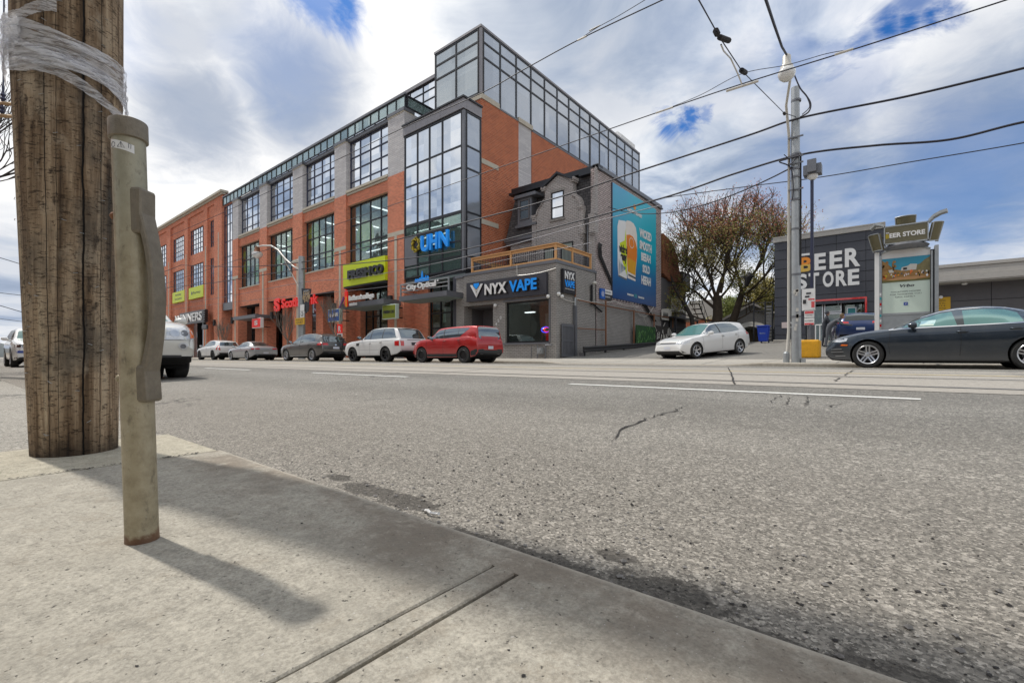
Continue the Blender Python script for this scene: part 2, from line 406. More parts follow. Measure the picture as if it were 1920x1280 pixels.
# --- ground materials
def concrete(name, col, joints=(), slab=0.0, stain=.5, kerb=False):
    mt, T, b, o = newmat(name)
    fine = T.noise(T.pos, 260, 4, .7); med = T.noise(T.pos, 34, 6, .7); big = T.noise(T.pos, 3.2, 6, .65); hug = T.noise(T.pos, .55, 4, .6)
    g2 = T.noise(T.pos, 120, 4, .75)
    f = T.m('ADD', .34, T.m('ADD', T.m('MULTIPLY', T.smooth(fine, .3, .7), .30), T.m('ADD', T.m('MULTIPLY', T.smooth(med, .3, .7), .26), T.m('ADD', T.m('MULTIPLY', T.smooth(g2, .32, .68), .36), T.m('MULTIPLY', big, .34)))))
    c = T.mix(1.0, col, f, 'MULTIPLY')
    st = T.smooth(T.m('ADD', T.m('MULTIPLY', big, .6), T.m('MULTIPLY', med, .4)), .47, .66)
    c = T.mix(T.m('MULTIPLY', st, stain), c, tuple(v*.60 for v in col))
    st2 = T.smooth(T.noise(T.pos, 9, 8, .8), .53, .63)
    c = T.mix(T.m('MULTIPLY', st2, stain*.5), c, (col[0]*.62, col[1]*.56, col[2]*.5))
    pit = T.smooth(T.noise(T.pos, 95, 3, .6), .66, .72)
    c = T.mix(T.m('MULTIPLY', pit, .75), c, (.04, .037, .033))
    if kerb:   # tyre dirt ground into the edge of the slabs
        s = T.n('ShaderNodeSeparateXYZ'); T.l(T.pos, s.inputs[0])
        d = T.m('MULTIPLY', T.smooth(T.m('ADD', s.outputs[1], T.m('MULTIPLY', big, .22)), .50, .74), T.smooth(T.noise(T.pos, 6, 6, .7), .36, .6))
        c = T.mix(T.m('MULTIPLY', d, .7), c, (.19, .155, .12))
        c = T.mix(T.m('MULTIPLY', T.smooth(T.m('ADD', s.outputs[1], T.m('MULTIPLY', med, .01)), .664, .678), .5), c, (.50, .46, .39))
    mid = T.noise(T.vmul(T.pos, (1, 1, 1)), 16, 8, .78)
    c = T.mix(T.m('MULTIPLY', T.smooth(mid, .5, .68), .42), c, tuple(v*.45 for v in col))
    c = T.mix(T.m('MULTIPLY', T.smooth(mid, .46, .34), .35), c, tuple(min(1, v*1.5) for v in col))
    spk = T.smooth(T.noise(T.pos, 150, 2, .5), .70, .74)
    c = T.mix(T.m('MULTIPLY', spk, .5), c, (.6, .58, .55))
    h = T.m('ADD', T.m('MULTIPLY', fine, .5), T.m('SUBTRACT', T.m('MULTIPLY', med, .8), T.m('MULTIPLY', pit, .8)))
    setc(T, b, 'Base Color', c); b.inputs['Roughness'].default_value = .88; b.inputs['Specular IOR Level'].default_value = .25
    bump(T, b, h, .75, .005)
    M[name] = mt; return T, b, c
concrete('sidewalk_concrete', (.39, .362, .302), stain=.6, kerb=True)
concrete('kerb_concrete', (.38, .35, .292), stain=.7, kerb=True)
concrete('pole_slab', (.44, .405, .32), stain=.45)
concrete('far_concrete', (.40, .375, .33), stain=.4)
concrete('track_concrete', (.37, .345, .305), stain=.45)
def asphalt(name, base, agg, near=True):
    mt, T, b, o = newmat(name)
    jn = T.n('ShaderNodeTexNoise'); T.l(T.pos, jn.inputs['Vector']); jn.inputs['Scale'].default_value = 240; jj = T.n('ShaderNodeVectorMath', operation='MULTIPLY_ADD'); T.l(jn.outputs[1], jj.inputs[0]); jj.inputs[1].default_value = (.009, .009, .009); T.l(T.pos, jj.inputs[2])
    vor = T.n('ShaderNodeTexVoronoi', feature='F1'); T.l(jj.outputs[0], vor.inputs['Vector']); vor.inputs['Scale'].default_value = 210
    vs = T.n('ShaderNodeSeparateColor'); T.l(vor.outputs['Color'], vs.inputs[0])
    vor2 = T.n('ShaderNodeTexVoronoi', feature='F1'); T.l(jj.outputs[0], vor2.inputs['Vector']); vor2.inputs['Scale'].default_value = 75
    vs2 = T.n('ShaderNodeSeparateColor'); T.l(vor2.outputs['Color'], vs2.inputs[0])
    fine = T.noise(T.pos, 320, 3, .7); big = T.noise(T.pos, 1.3, 6, .65); hug = T.noise(T.vmul(T.pos, (.25, 1, 1)), .8, 4, .6)
    c = T.ramp(vs.outputs[0], (.0, tuple(v*.42 for v in base)), (.5, base), (.82, tuple(v*1.18 for v in base)), (1.0, agg))
    c = T.mix(T.m('MULTIPLY', T.smooth(vs2.outputs[1], .93, .97), .6), c, (.50, .47, .42))
    c = T.mix(T.m('MULTIPLY', T.smooth(vs2.outputs[2], .95, .98), .8), c, (.05, .05, .05))
    f = T.m('ADD', .52, T.m('ADD', T.m('MULTIPLY', fine, .35), T.m('ADD', T.m('MULTIPLY', big, .35), T.m('MULTIPLY', hug, .3))))
    c = T.mix(1.0, c, f, 'MULTIPLY')
    s = T.n('ShaderNodeSeparateXYZ'); T.l(T.pos, s.inputs[0]); X, Y = s.outputs[0], s.outputs[1]
    if near:   # dusty tan strip by the kerb, oil spots and cracks
        dust = T.m('SUBTRACT', 1.0, T.smooth(T.m('ADD', Y, T.m('MULTIPLY', big, .8)), .9, 4.6))
        paths = T.m('MULTIPLY', T.m('SINE', T.m('MULTIPLY', T.m('ADD', Y, T.m('MULTIPLY', big, .5)), 3.3)), .10)
        c = T.mix(T.m('MULTIPLY', T.smooth(T.noise(T.vmul(T.pos, (.5, 1.6, 1)), 2.2, 6, .7), .50, .66), .30), c, (.10, .095, .085))
        c = T.mix(1.0, c, T.m('ADD', 1.0, paths), 'MULTIPLY')
        c = T.mix(T.m('MULTIPLY', dust, .42), c, T.mix(1.0, (.36, .32, .265), T.m('ADD', .35, T.m('MULTIPLY', vs.outputs[0], .95)), 'MULTIPLY'))
        wob = T.m('MULTIPLY', T.m('SUBTRACT', T.noise(T.pos, 16, 7, .78), .5), .26)
        spot = None
        for (sx, sy, rx, ry) in ((-1.20, .80, .13, .05), (-1.03, .80, .12, .055), (-.86, .72, .10, .03), (-.66, .73, .17, .045), (-.47, .74, .1, .04), (-.30, .76, .13, .07), (-.12, .73, .12, .03), (.05, .76, .14, .03), (-.42, .85, .05, .03), (-1.4, .82, .08, .03)):
            ax = T.m('DIVIDE', T.m('SUBTRACT', X, sx), rx); ay = T.m('DIVIDE', T.m('SUBTRACT', Y, sy), ry)
            r = T.m('SQRT', T.m('ADD', T.m('MULTIPLY', ax, ax), T.m('MULTIPLY', ay, ay)))
            q = T.m('SUBTRACT', 1.0, T.smooth(T.m('ADD', r, T.m('MULTIPLY', wob, 9)), .75, 1.0)); spot = q if spot is None else T.m('MAXIMUM', spot, q)
        gut = T.m('MULTIPLY', T.m('SUBTRACT', 1.0, T.smooth(T.m('ADD', Y, wob), .69, .735)), T.smooth(T.noise(T.pos, 4, 5, .6), .42, .55))
        spot = T.m('MAXIMUM', spot, gut)
        c = T.mix(T.m('MULTIPLY', spot, .68), c, (.035, .031, .027))
        tar = T.smooth(T.noise(T.vmul(T.pos, (1, 1.6, 1)), 26, 6, .78), .62, .66)
        c = T.mix(T.m('MULTIPLY', tar, T.m('MULTIPLY', dust, .55)), c, (.05, .045, .04))
    vc = T.n('ShaderNodeTexVoronoi', feature='DISTANCE_TO_EDGE'); T.l(T.vadd(T) if hasattr(T, 'vadd') else T.pos, vc.inputs['Vector']); vc.inputs['Scale'].default_value = .33
    nz = T.n('ShaderNodeTexNoise'); T.l(T.pos, nz.inputs['Vector']); nz.inputs['Scale'].default_value = 2.2; nz.inputs['Detail'].default_value = 8; nz.inputs['Roughness'].default_value = .7
    ad = T.n('ShaderNodeVectorMath', operation='MULTIPLY_ADD'); T.l(nz.outputs[1], ad.inputs[0]); ad.inputs[1].default_value = (.7, .7, .7); T.l(T.pos, ad.inputs[2])
    T.l(ad.outputs[0], vc.inputs['Vector'])
    gate = T.smooth(T.noise(T.pos, .35, 3, .5), .54, .62)
    crack = T.m('MULTIPLY', T.m('SUBTRACT', 1.0, T.smooth(vc.outputs[0], .001, .009)), gate)
    c = T.mix(T.m('MULTIPLY', crack, .8), c, (.03, .03, .03))
    setc(T, b, 'Base Color', c); b.inputs['Roughness'].default_value = .85; b.inputs['Specular IOR Level'].default_value = .3
    bump(T, b, T.m('ADD', T.m('MULTIPLY', vor.outputs['Distance'], 1.4), T.m('SUBTRACT', fine, T.m('MULTIPLY', crack, 2))), .55, .003)
    M[name] = mt
asphalt('asphalt', (.185, .178, .160), (.50, .47, .42))
asphalt('lot_asphalt', (.20, .19, .17), (.3, .29, .27), near=False)
asphalt('lane_asphalt', (.32, .30, .26), (.42, .4, .36), near=False)
plain('line_white', (.70, .70, .66), .7, var=.25, scale=12, dirt=.35)
plain('line_yellow', (.52, .40, .14), .75, var=.3, scale=9, dirt=.5)
plain('rail_steel', (.10, .095, .09), .45, .6, var=.3)
plain('crack_dark', (.03, .028, .026), .9, var=.2)
plain('earth', (.16, .13, .09), .95, var=.4, scale=.4)
plain('far_hill', (.10, .115, .12), .9, var=.35, scale=.05)
# ---------------------------------------------------------------- setting
PR = [(.68, 0), (1.2, .012), (4.64, .075), (5.46, .091), (5.98, .101), (7.34, .129), (8.4, .147), (9.35, .150), (10.8, .146), (11.4, .142), (14.2, .127), (16.1, .10)]
def rz(y):
    for (a, za), (b, zb) in zip(PR, PR[1:]):
        if y <= b: return za+(zb-za)*max(0, (y-a))/(b-a)
    return PR[-1][1]
def lotz(y):
    return .306+(y-19.5)*.079 if y < 32.6 else 1.341
def farwalk(x, y):
    drop = max(0, min(1, (x+11.5)/1.0))*max(0, min(1, (-3.2-x)/1.0))   # lowered kerb at the lot entrance
    k = .21-.085*drop
    return k+(.306-k)*(y-16.1)/3.4
def sheet(name, mat, xs, ys, zf, kind='structure', skirt=0):
    b = MB(); nx, ny = len(xs), len(ys)
    b.v = [(x, y, zf(x, y)) for y in ys for x in xs]
    b.f = [(j*nx+i, j*nx+i+1, (j+1)*nx+i+1, (j+1)*nx+i) for j in range(ny-1) for i in range(nx-1)]; b.mi = [0]*len(b.f)
    o = b.build(name, mat, fix=False); tag(o, kind=kind); return o
XR = [-400, -120, -60, -30, -18, -12, -9, -7, -5, -3, -1.5, 0, 1.5, 3, 6, 12, 30, 120]
sheet('ground', 'earth', [-1500, -300, -60, 0, 60, 300, 1500], [-800, -100, 0, 16, 50, 300, 1500], lambda x, y: -.35 if abs(x) > 20 or y < 10 or y > 100 else -.35)
def dip(x, y): return .062*max(0, min(1, (-x-3)/6))*max(0, min(1, (4.5-y)/2))
sheet('road', 'asphalt', XR, [p[0] for p in PR], lambda x, y: rz(y)-dip(x, y))
sheet('streetcar_track_bed', 'track_concrete', XR, [5.46, 5.98, 7.34, 8.4, 9.35, 10.8, 11.35], lambda x, y: rz(y)+.004)
mb = MB()
for y in (5.98, 7.47, 9.33, 10.82):
    for dy, wd in ((0, .055), (.085, .03)):
        mb.add([(x, yy, rz(yy)+.008) for x in XR for yy in (y+dy, y+dy+wd)], [(2*i, 2*i+2, 2*i+3, 2*i+1) for i in range(len(XR)-1)])
tag(mb.build('streetcar_rails', 'rail_steel', fix=False), kind='structure')
mb = MB()
for k in range(-14, 5):       # slab joints across the track bed
    x = k*5.4-1.1+random.uniform(-.3, .3); sk = 1.6
    for y0, y1 in ((5.5, 8.3), (8.5, 11.3)):
        pts = [(x+sk*(y-5.5)/6*-1+random.uniform(-.012, .012), y) for y in [y0+(y1-y0)*i/8 for i in range(9)]]
        for (xa, ya), (xb, yb) in zip(pts, pts[1:]):
            mb.quad((xa, ya, rz(ya)+.0095), (xa+.022, ya, rz(ya)+.0095), (xb+.022, yb, rz(yb)+.0095), (xb, yb, rz(yb)+.0095))
tag(mb.build('track_slab_joints', 'crack_dark', fix=False), kind='structure')
def crackline(mb, pts, wd, zoff=.0105):
    rows = []
    for (xa, ya), (xb, yb) in zip(pts, pts[1:]):
        n = max(2, int(math.hypot(xb-xa, yb-ya)/.06))
        for i in range(n): rows.append((xa+(xb-xa)*i/n, ya+(yb-ya)*i/n))
    rows.append(pts[-1]); m_ = len(rows); q = []
    for i, (x, y) in enumerate(rows):
        e = wd*.42*(.25+.9*random.random())*min(1, 4*i/m_+.2, 4*(m_-i)/m_+.2)
        x += random.uniform(-.02, .02); y += random.uniform(-.015, .015)
        q.append(((x-e, y, rz(y)+zoff), (x+e, y+e*.4, rz(y)+zoff)))
    for a, b in zip(q, q[1:]): mb.quad(a[0], a[1], b[1], b[0])
def GR(px, py, Z0=None):      # photo pixel -> ground position on the cambered road
    z = .05
    for _ in range(25):
        d = pxdir(px, py); t = (z-CAMH)/d.z; y = d.y*t; z = rz(max(.68, y)) if Z0 is None else Z0
    return (d.x*t, y)
mb = MB()
for pts, wd in (([(1150, 833), (1170, 805), (1215, 785), (1290, 762)], .018), ([(1480, 745), (1470, 760)], .012), ([(1512, 742), (1514, 762)], .016), ([(1580, 757), (1562, 762), (1545, 765)], .01), ([(1440, 757), (1468, 741)], .01),
                ([(1602, 694), (1590, 700), (1583, 706)], .03), ([(1596, 707), (1560, 708)], .03), ([(1580, 708), (1562, 716)], .03), ([(900, 735), (1000, 738)], .006)):
    crackline(mb, [GR(*p) for p in pts], wd, .0105 if pts[0][1] < 720 else .0045)
tag(mb.build('road_cracks', 'crack_dark', fix=False), kind='structure')
mb = MB()
for x0, x1 in ((-18.4, -14.6), (-9.35-3.4, -9.35+.1)): pass
def dash(mb, xa, xb, y, wd=.1, z=.0045):
    mb.quad((xa, y, rz(y)+z), (xb, y, rz(y)+z), (xb, y+wd, rz(y+wd)+z), (xa, y+wd, rz(y+wd)+z))
xa = GR(1057, 721.3)[0]; xb = GR(1727, 749.5)[0]
dash(mb, xa, xb, 4.62); 
for k in range(1, 9): dash(mb, xa-6.05*k, xb-6.05*k-.1, 4.62)
dash(mb, xb+3, xb+6, 4.62)
tag(mb.build('white_lane_dashes', 'line_white', fix=False), kind='structure')
mb = MB(); mb.add([(x, yy, rz(yy)+.009) for x in XR for yy in (8.38, 8.48)], [(2*i, 2*i+2, 2*i+3, 2*i+1) for i in range(len(XR)-1)])
tag(mb.build('yellow_centre_line', 'line_yellow', fix=False), kind='structure')
# near sidewalk, kerb, slab under the wood pole, side lane
SWZ = .04
def slabs():
    mb = MB()
    def slab(x0, x1, y0, y1, t=.10, r=.0025, z=SWZ):
        mb.box(x0, x1, y0, y1, z-t, z-r); k = len(mb.v)-4
        mb.v[k:k+4] = [(x0, y0, z-r), (x1, y0, z-r), (x1, y1, z-r), (x0, y1, z-r)]
        mb.add([(x0, y0, z-r), (x1, y0, z-r), (x1, y1, z-r), (x0, y1, z-r), (x0+r, y0+r, z), (x1-r, y0+r, z), (x1-r, y1-(r if y1 < .5 else 0), z), (x0+r, y1-(r if y1 < .5 else 0), z)],
               [(4, 5, 6, 7), (0, 1, 5, 4), (1, 2, 6, 5), (2, 3, 7, 6), (3, 0, 4, 7)])
    xs = [-2.0, -.531, -.479, 1.1, 2.7, 4.3, 6, 9, 14]
    for a, b in zip(xs, xs[1:]):
        for y0, y1 in ((-1.6, .60), (-3.2, -1.604)): slab(a+.002, b-(.0055 if b == -.479 else .002), y0, y1)
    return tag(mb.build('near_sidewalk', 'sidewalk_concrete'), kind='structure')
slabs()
mb = MB()
def kerbrun(mb, x0, x1, y0, y1, ztop, zbot, r=.025, n=1):
    prof = [(y0, zbot), (y0, ztop), (y1-r, ztop), (y1-r*.3, ztop-r*.3), (y1, ztop-r), (y1+.005, zbot)]
    if y1 < y0: pass
    mb.prism(prof, 'x', x0, x1)
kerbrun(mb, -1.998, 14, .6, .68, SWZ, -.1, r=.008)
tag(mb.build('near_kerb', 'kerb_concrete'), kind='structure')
mb = MB(); mb.prism([(-2.62, -.9), (-2.014, -.9), (-2.014, .665), (-2.62, .66)], 'z', -.1, SWZ-.002)
tag(mb.build('pole_slab', 'pole_slab'), kind='structure')
sheet('side_lane', 'lane_asphalt', [-13, -8, -4, -2.6, -2.4], [-9, -3, -1, 0, .5, .70], lambda x, y: .004-dip(x, y) if y > .6 else .02-dip(x, y))
sheet('lane_end_sidewalk', 'far_concrete', [-400, -100, -40, -20, -13], [-3.4, -1, .5, .68], lambda x, y: .02)
mb = MB(); mb.box(-400, -16, .68, .80, -.3, .03); tag(mb.build('kerb_beyond_lane', 'kerb_concrete'), kind='structure')
sheet('joint_dirt', 'crack_dark', [-.532, -.478], [-3, -1, 0, .6], lambda x, y: SWZ-.022)
mb = MB()
mb.box(-2.015, -1.999, -1.6, .66, -.05, SWZ-.007); mb.box(-2, 14, -1.604, -1.6, -.05, SWZ-.007); pass
tag(mb.build('joint_filler', 'crack_dark'), kind='structure')
# far side: kerb, sidewalk, lot
FX = [-300, -100, -60, -40, -20, -12.6, -11.5, -10.5, -8, -6, -4.2, -3.2, -2, 0, 4, 8, 14, 40]
sheet('far_sidewalk', 'far_concrete', FX, [16.28, 17.3, 18.4, 19.5, 23.6], lambda x, y: farwalk(x, min(y, 19.5))-(0 if y < 20 else .0))
mb = MB(); k = 0
for x in FX:
    z = farwalk(x, 16.1); mb.v += [(x, 16.1, -.05), (x, 16.105, z-.025), (x, 16.12, z-.004), (x, 16.14, z), (x, 16.285, z+.002), (x, 16.285, -.05)]
for i in range(len(FX)-1):
    for j in range(5): mb.f.append((i*6+j, i*6+j+1, (i+1)*6+j+1, (i+1)*6+j)); mb.mi.append(0)
tag(mb.build('far_kerb', 'kerb_concrete', fix=False), kind='structure')
mb = MB()
for x in [-24+1.9*i for i in range(22)]:
    n = 6; 
    for i in range(n):
        ya, yb = 16.3+i*3.15/n, 16.3+(i+1)*3.15/n; o_ = .02*math.sin(x*7+i); 
        mb.quad((x+o_, ya, farwalk(x, ya)+.004), (x+.018+o_, ya, farwalk(x, ya)+.004), (x+.018+o_, yb, farwalk(x, yb)+.004), (x+o_, yb, farwalk(x, yb)+.004))
tag(mb.build('far_sidewalk_joints', 'crack_dark', fix=False), kind='structure')
sheet('parking_lot', 'lot_asphalt', [-13.2, -10, -6, 0, 6, 16, 40], [19.49, 21, 25, 29, 32.6, 45, 70], lambda x, y: lotz(y)+(.004 if y < 19.6 else 0))
# low hills at the end of the street
mb = MB(); n = 60
for i in range(n):
    a = math.radians(95+i*1.5); r = 900; h = 16+14*mnoise.noise((i*.23, 0, 1))+6*mnoise.noise((i*.9, 2, 0))
    mb.v += [(r*math.cos(a), r*math.sin(a), -2), (r*math.cos(a)*1.03, r*math.sin(a)*1.03, max(6, h)), (r*1.1*math.cos(a), 1.1*r*math.sin(a), -2)]
for i in range(n-1):
    for j in (0, 1): mb.f.append((3*i+j, 3*i+3+j, 3*i+4+j, 3*i+j+1)); mb.mi.append(0)
tag(mb.build('far_hills', 'far_hill', smooth=60), kind='structure')
# ---------------------------------------------------------------- windows
def window(parent, axis, a, b, z0, z1, at, cols, rows, frame='dark_metal', pane='sky_glass', bar=.07, name='window', depth=.09, vs=None, hs=None, extra=None):
    """grid window; axis 'y' faces -Y at y=at (a,b along X); axis 'x' faces +X at x=at (a,b along Y)"""
    f = MB(); h = bar/2
    vs = vs or [a+(b-a)*i/cols for i in range(cols+1)]; hs = hs or [z0+(z1-z0)*i/rows for i in range(rows+1)]
    vs = [v+h if v == vs[0] else (v-h if v == vs[-1] else v) for v in vs]
    hs = [v+h if v == hs[0] else (v-h if v == hs[-1] else v) for v in hs]
    def bx(u0, u1, w0, w1, d0, d1):
        if axis == 'y': f.box(u0, u1, at-d0, at+d1, w0, w1)
        else: f.box(at-d1, at+d0, u0, u1, w0, w1)
    for v in vs: bx(v-h, v+h, z0, z1, depth*.5, depth*.5)
    for v in hs:
        for v0, v1 in zip(vs, vs[1:]): bx(v0+h, v1-h, v-h, v+h, depth*.5-.006, depth*.5-.006)
    fo = f.build(name, frame, parent)
    p = MB()
    if axis == 'y': p.box(a+.01, b-.01, at+.004, at+.016, z0+.01, z1-.01)
    else: p.box(at-.016, at-.004, a+.01, b-.01, z0+.01, z1-.01)
    p.build('pane', pane, fo)
    return fo
YF = 19.8
# ================================================================ main office building
OB = thing('office_building', 'four storey red brick office building with grey stone piers and glass top floor', 'building', (-40, YF, .3))
P_ = [-55.4, -48.6, -41.65, -34.6, -27.5]; PW = [1.5, 1.65, 1.8, 1.7, 1.84]
for x, wd in zip(P_, PW):
    b = MB(); b.box(x, x+wd, YF, YF+.9, .2, 13.05); b.box(x+.003, x+wd-.003, YF+.02, YF+.9, 13.05, 17.12, 1); b.box(x, x+wd, YF-.02, YF+.9, 17.12, 17.2, 2)
    b.box(x-.03, x+wd+.03, YF-.05, YF+.9, 17.2, 17.42, 3)
    b.box(x+.002, x+wd-.002, YF-.012, YF+.2, 8.78, 9.06, 2)
    p = b.build('pier', ['red_brick', 'grey_stone', 'limestone', 'mid_metal'], OB)
    s = MB(); s.box(x+wd*.5-.13, x+wd*.5+.13, YF-.02, YF+.1, .3, 8.775); s.build('stone_strip', 'limestone', p)
    s = MB(); s.box(x+.02, x+wd-.02, YF-.004, YF+.05, .2, .95); s.build('pier_base', 'grey_wall', p)
bays = [(P_[i]+PW[i], P_[i+1]) for i in range(4)]
wall = MB(); cor = MB()
for i, (a, b) in enumerate(bays):
    wall.box(a, b, YF+.14, YF+.7, 12.15, 12.95)                      # spandrel over L3
    cor.box(a, b, YF+.06, YF+.7, 12.95, 13.10); cor.box(a, b, YF-.03, YF+.7, 13.12, 13.30)
    if i < 3: wall.box(a, b, YF+.14, YF+.7, 5.75, 7.60)
    if i < 3: cor.box(a, b, YF+.10, YF+.7, 7.60, 7.70)
wall.each('spandrel_wall', 'red_brick', OB); cor.each('cornice', 'limestone', OB)
for i, (a, b) in enumerate(bays):
    window(OB, 'y', a+.02, b-.02, 13.30, 17.15, YF+.42, 4, 1, 'navy_frame', hs=[13.3, 14.0, 14.95, 15.9, 17.15], bar=.085)
    bm = MB(); bm.box(a, b, YF+.2, YF+.7, 17.15, 17.42); bm.build('beam', 'mid_metal', OB)
    window(OB, 'y', a+.02, b-.02, 7.70, 12.15, YF+.42, 5 if i < 3 else 4, 1, 'dark_metal', 'clear_glass', hs=[7.7, 9.15, 10.6, 12.15], bar=.085)
# interior seen through the third-level windows
inn = MB(); inn.box(-55, -19.95, 26.0, 26.1, .3, 12.4); inn.box(-55, -19.95, YF+.72, 26, 12.3, 12.5); inn.box(-55, -19.95, YF+.72, 26, 7.2, 7.45)
inn.build('interior', 'interior', OB)
cl = MB()
for i, (a, b) in enumerate(bays):
    for q in range(2):
        x = a+1.2+q*(b-a)/2.4
        cl.box(x, x+.12, YF+1.4, YF+5.4, 12.2, 12.28)
    for q in range(5): cl.box(a+.4, b-.4, 25.9, 25.99, 8.4+q*.7, 8.46+q*.7)
cl.each('ceiling_light', 'tube_light', OB)
for (x, z, r) in ((-54.0+1.2, 9.9, .75), (-50.2, 9.0, .95), (-45.3, 9.2, .95), (-42.9, 10.9, .8), (-38.6, 10.9, 1.05), (-36.1, 9.2, 1.05), (-31.0, 9.6, 1.15), (-53.3, 11.2, .4)):
    b = MB(); b.lathe([(r, 0), (r, .03)], 28, (x, YF+.455, z), 'y'); b.build('green_window_disc', 'lime_light', OB)
# curtain wall slot, guard glass, set-back top floor
window(OB, 'y', -58.45, -55.42, 6.4, 17.3, YF+.3, 4, 1, 'navy_frame', 'sky_glass', hs=[6.4, 7.4, 9.4, 11.6, 13.3, 15.2, 16.3, 17.3], name='curtain_wall')
b = MB(); b.box(-58.45, -55.4, YF+.1, YF+.6, 5.6, 6.4); b.build('spandrel_panel', 'mid_metal', OB)
b = MB(); b.box(-58.5, -55.4, YF+2.2, YF+2.6, .2, 5.6); b.build('dark_recess', 'dark_glass', OB)
window(OB, 'y', -58.45, -25.66, 17.42, 18.32, YF+.12, 32, 1, 'dark_metal', 'guard_glass', bar=.07, name='glass_guard')
b = MB(); b.box(-58.45, -25.62, YF+.02, YF+.2, 18.3, 18.42); b.build('guard_rail', 'mid_metal', OB)
window(OB, 'x', YF+.2, YF+3.2, 17.42, 18.32, -25.66, 1, 1, 'dark_metal', 'guard_glass', bar=.12, name='glass_guard')
b = MB(); b.box(-26.6, -25.68, YF+.9, YF+4, 12, 17.2); b.build('pier_return', 'grey_stone', OB)
YP = 22.9
window(OB, 'y', -58.4, -24.25, 17.4, 20.9, YP, 22, 1, 'dark_metal', 'sky_glass', hs=[17.4, 19.6, 20.3, 20.9], name='top_floor_glazing')
b = MB(); b.box(-58.45, -24.2, YP-.15, YP+.5, 20.9, 21.15); b.build('roof_edge', 'fascia_metal', OB)
# corner glass penthouse
XS = -19.9; YB = 21.3; YE = 45.0
window(OB, 'y', -24.2, XS-.16, 16.95, 21.15, YB, 2, 1, 'dark_metal', 'spandrel_glass', hs=[16.95, 19.3, 20.25, 21.1], name='penthouse_glazing', bar=.11)
vv = [YB+.16+(YE-YB-.16)*i/14 for i in range(15)]
window(OB, 'x', vv[0], vv[8], 16.62, 21.15, XS, 8, 1, 'dark_metal', 'side_glass', hs=[16.62, 19.3, 20.25, 21.1], name='penthouse_glazing', bar=.10)
window(OB, 'x', vv[8], YE, 14.0, 21.15, XS, 6, 1, 'dark_metal', 'side_glass', hs=[14.0, 19.3, 20.25, 21.1], name='penthouse_glazing', bar=.10)
b = MB(); b.box(XS-.18, XS+.02, YB-.02, YB+.18, 17.0, 21.1); b.build('corner_mullion', 'fascia_metal', OB)
b = MB(); b.box(XS-.02, XS+.05, YB+.15, YB+.19, 17.0, 21.1); b.box(XS-.24, XS-.18, YB-.06, YB, 17, 21.1); b.build('corner_mullion', 'black', OB)
b = MB(); b.box(-24.25, XS+.06, YB-.07, YE+.02, 21.1, 21.24); b.build('roof_edge', 'fascia_metal', OB)
b = MB(); b.box(-24.25, -24.15, YB, YP, 16.5, 21.1); b.build('penthouse_side', 'dark_metal', OB)
# side wall of brick with stone pilaster
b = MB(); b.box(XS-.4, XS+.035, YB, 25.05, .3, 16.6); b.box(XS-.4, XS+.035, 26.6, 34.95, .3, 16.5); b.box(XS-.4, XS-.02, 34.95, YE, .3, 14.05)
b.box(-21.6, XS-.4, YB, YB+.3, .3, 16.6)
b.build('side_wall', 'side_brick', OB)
b = MB(); b.box(XS-.4, XS-.03, 25.05, 26.6, .3, 16.6); b.build('stone_pilaster', 'grey_stone', OB)
b = MB(); b.box(XS-.4, XS+.09, YB-.05, 23.0, 16.6, 16.93); b.box(XS-.35, XS+.09, 25.0, 26.65, 16.6, 16.9); b.box(-22.5, XS-.4, YB-.05, YB+.3, 16.6, 16.93)
b.box(XS+.03, XS+.07, YB-.0, 22.9, 8.75, 9.05); b.box(XS+.03, XS+.07, YB, 22.9, 12.55, 12.85); b.box(XS-.3, XS+.06, 34.96, 36.2, 16.0, 16.5)
b.each('stone_band', 'limestone', OB)
b = MB(); b.box(XS-.3, XS+.06, 23.0, 25.0, 16.6, 16.72); b.box(XS-.3, XS+.06, 26.65, 34.95, 16.5, 16.6); b.each('coping', 'mid_metal', OB)
b = MB()
for z in (10.9, 14.7): b.box(XS+.036, XS+.04, YB+.02, 25.04, z, z+.05); b.box(XS+.036, XS+.04, 26.62, 34.5, z, z+.05)
b.each('wall_joint', 'side_brick', OB)
b = MB(); b.box(-58.4, XS-.5, YP+.55, YE, 16.5, 20.95); b.box(-58.4, XS-.5, 26.1, YE, .2, 16.5); b.box(-26, -20, YB+.35, 26, 12.5, 16.9)
b.each('core', 'soot', OB)
b = MB(); b.box(XS-3.5, XS-.3, 41.5, 44.6, 21.24, 22.0); b.box(XS-3.3, XS-.8, 41.8, 44.2, 22.0, 22.5); b.build('roof_vent', 'white_paint', OB)
# projecting bay
bx0, bx1 = -25.6, XS
window(OB, 'y', bx0, bx1-.16, 9.2, 15.3, YF+.02, 1, 1, 'dark_metal', 'sky_glass', vs=[bx0, -24.25, -23.05, -21.83, bx1-.16], hs=[9.2, 11.85, 13.2, 15.3], name='bay_window', bar=.09)
window(OB, 'y', bx0, bx1-.16, 5.66, 9.195, YF+.02, 1, 1, 'dark_metal', 'bay_glass', vs=[bx0, -24.25, -23.05, -21.83, bx1-.16], hs=[5.66, 6.52, 7.45, 8.4, 9.195], name='bay_window', bar=.09)
window(OB, 'x', YF+.16, YB, 5.66, 15.3, bx1, 1, 1, 'dark_metal', 'side_glass', hs=[5.66, 6.52, 8.4, 9.2, 11.85, 13.2, 15.3], name='bay_window', bar=.09)
b = MB(); b.box(bx1-.16, bx1+.01, YF-.03, YF+.16, 5.6, 15.3); b.build('corner_mullion', 'mid_metal', OB)
b = MB(); b.box(bx1-.03, bx1+.03, YF+.15, YF+.2, 5.6, 15.3); b.box(bx1-.21, bx1-.17, YF-.04, YF, 5.6, 15.3); b.build('corner_mullion', 'black', OB)
b = MB()
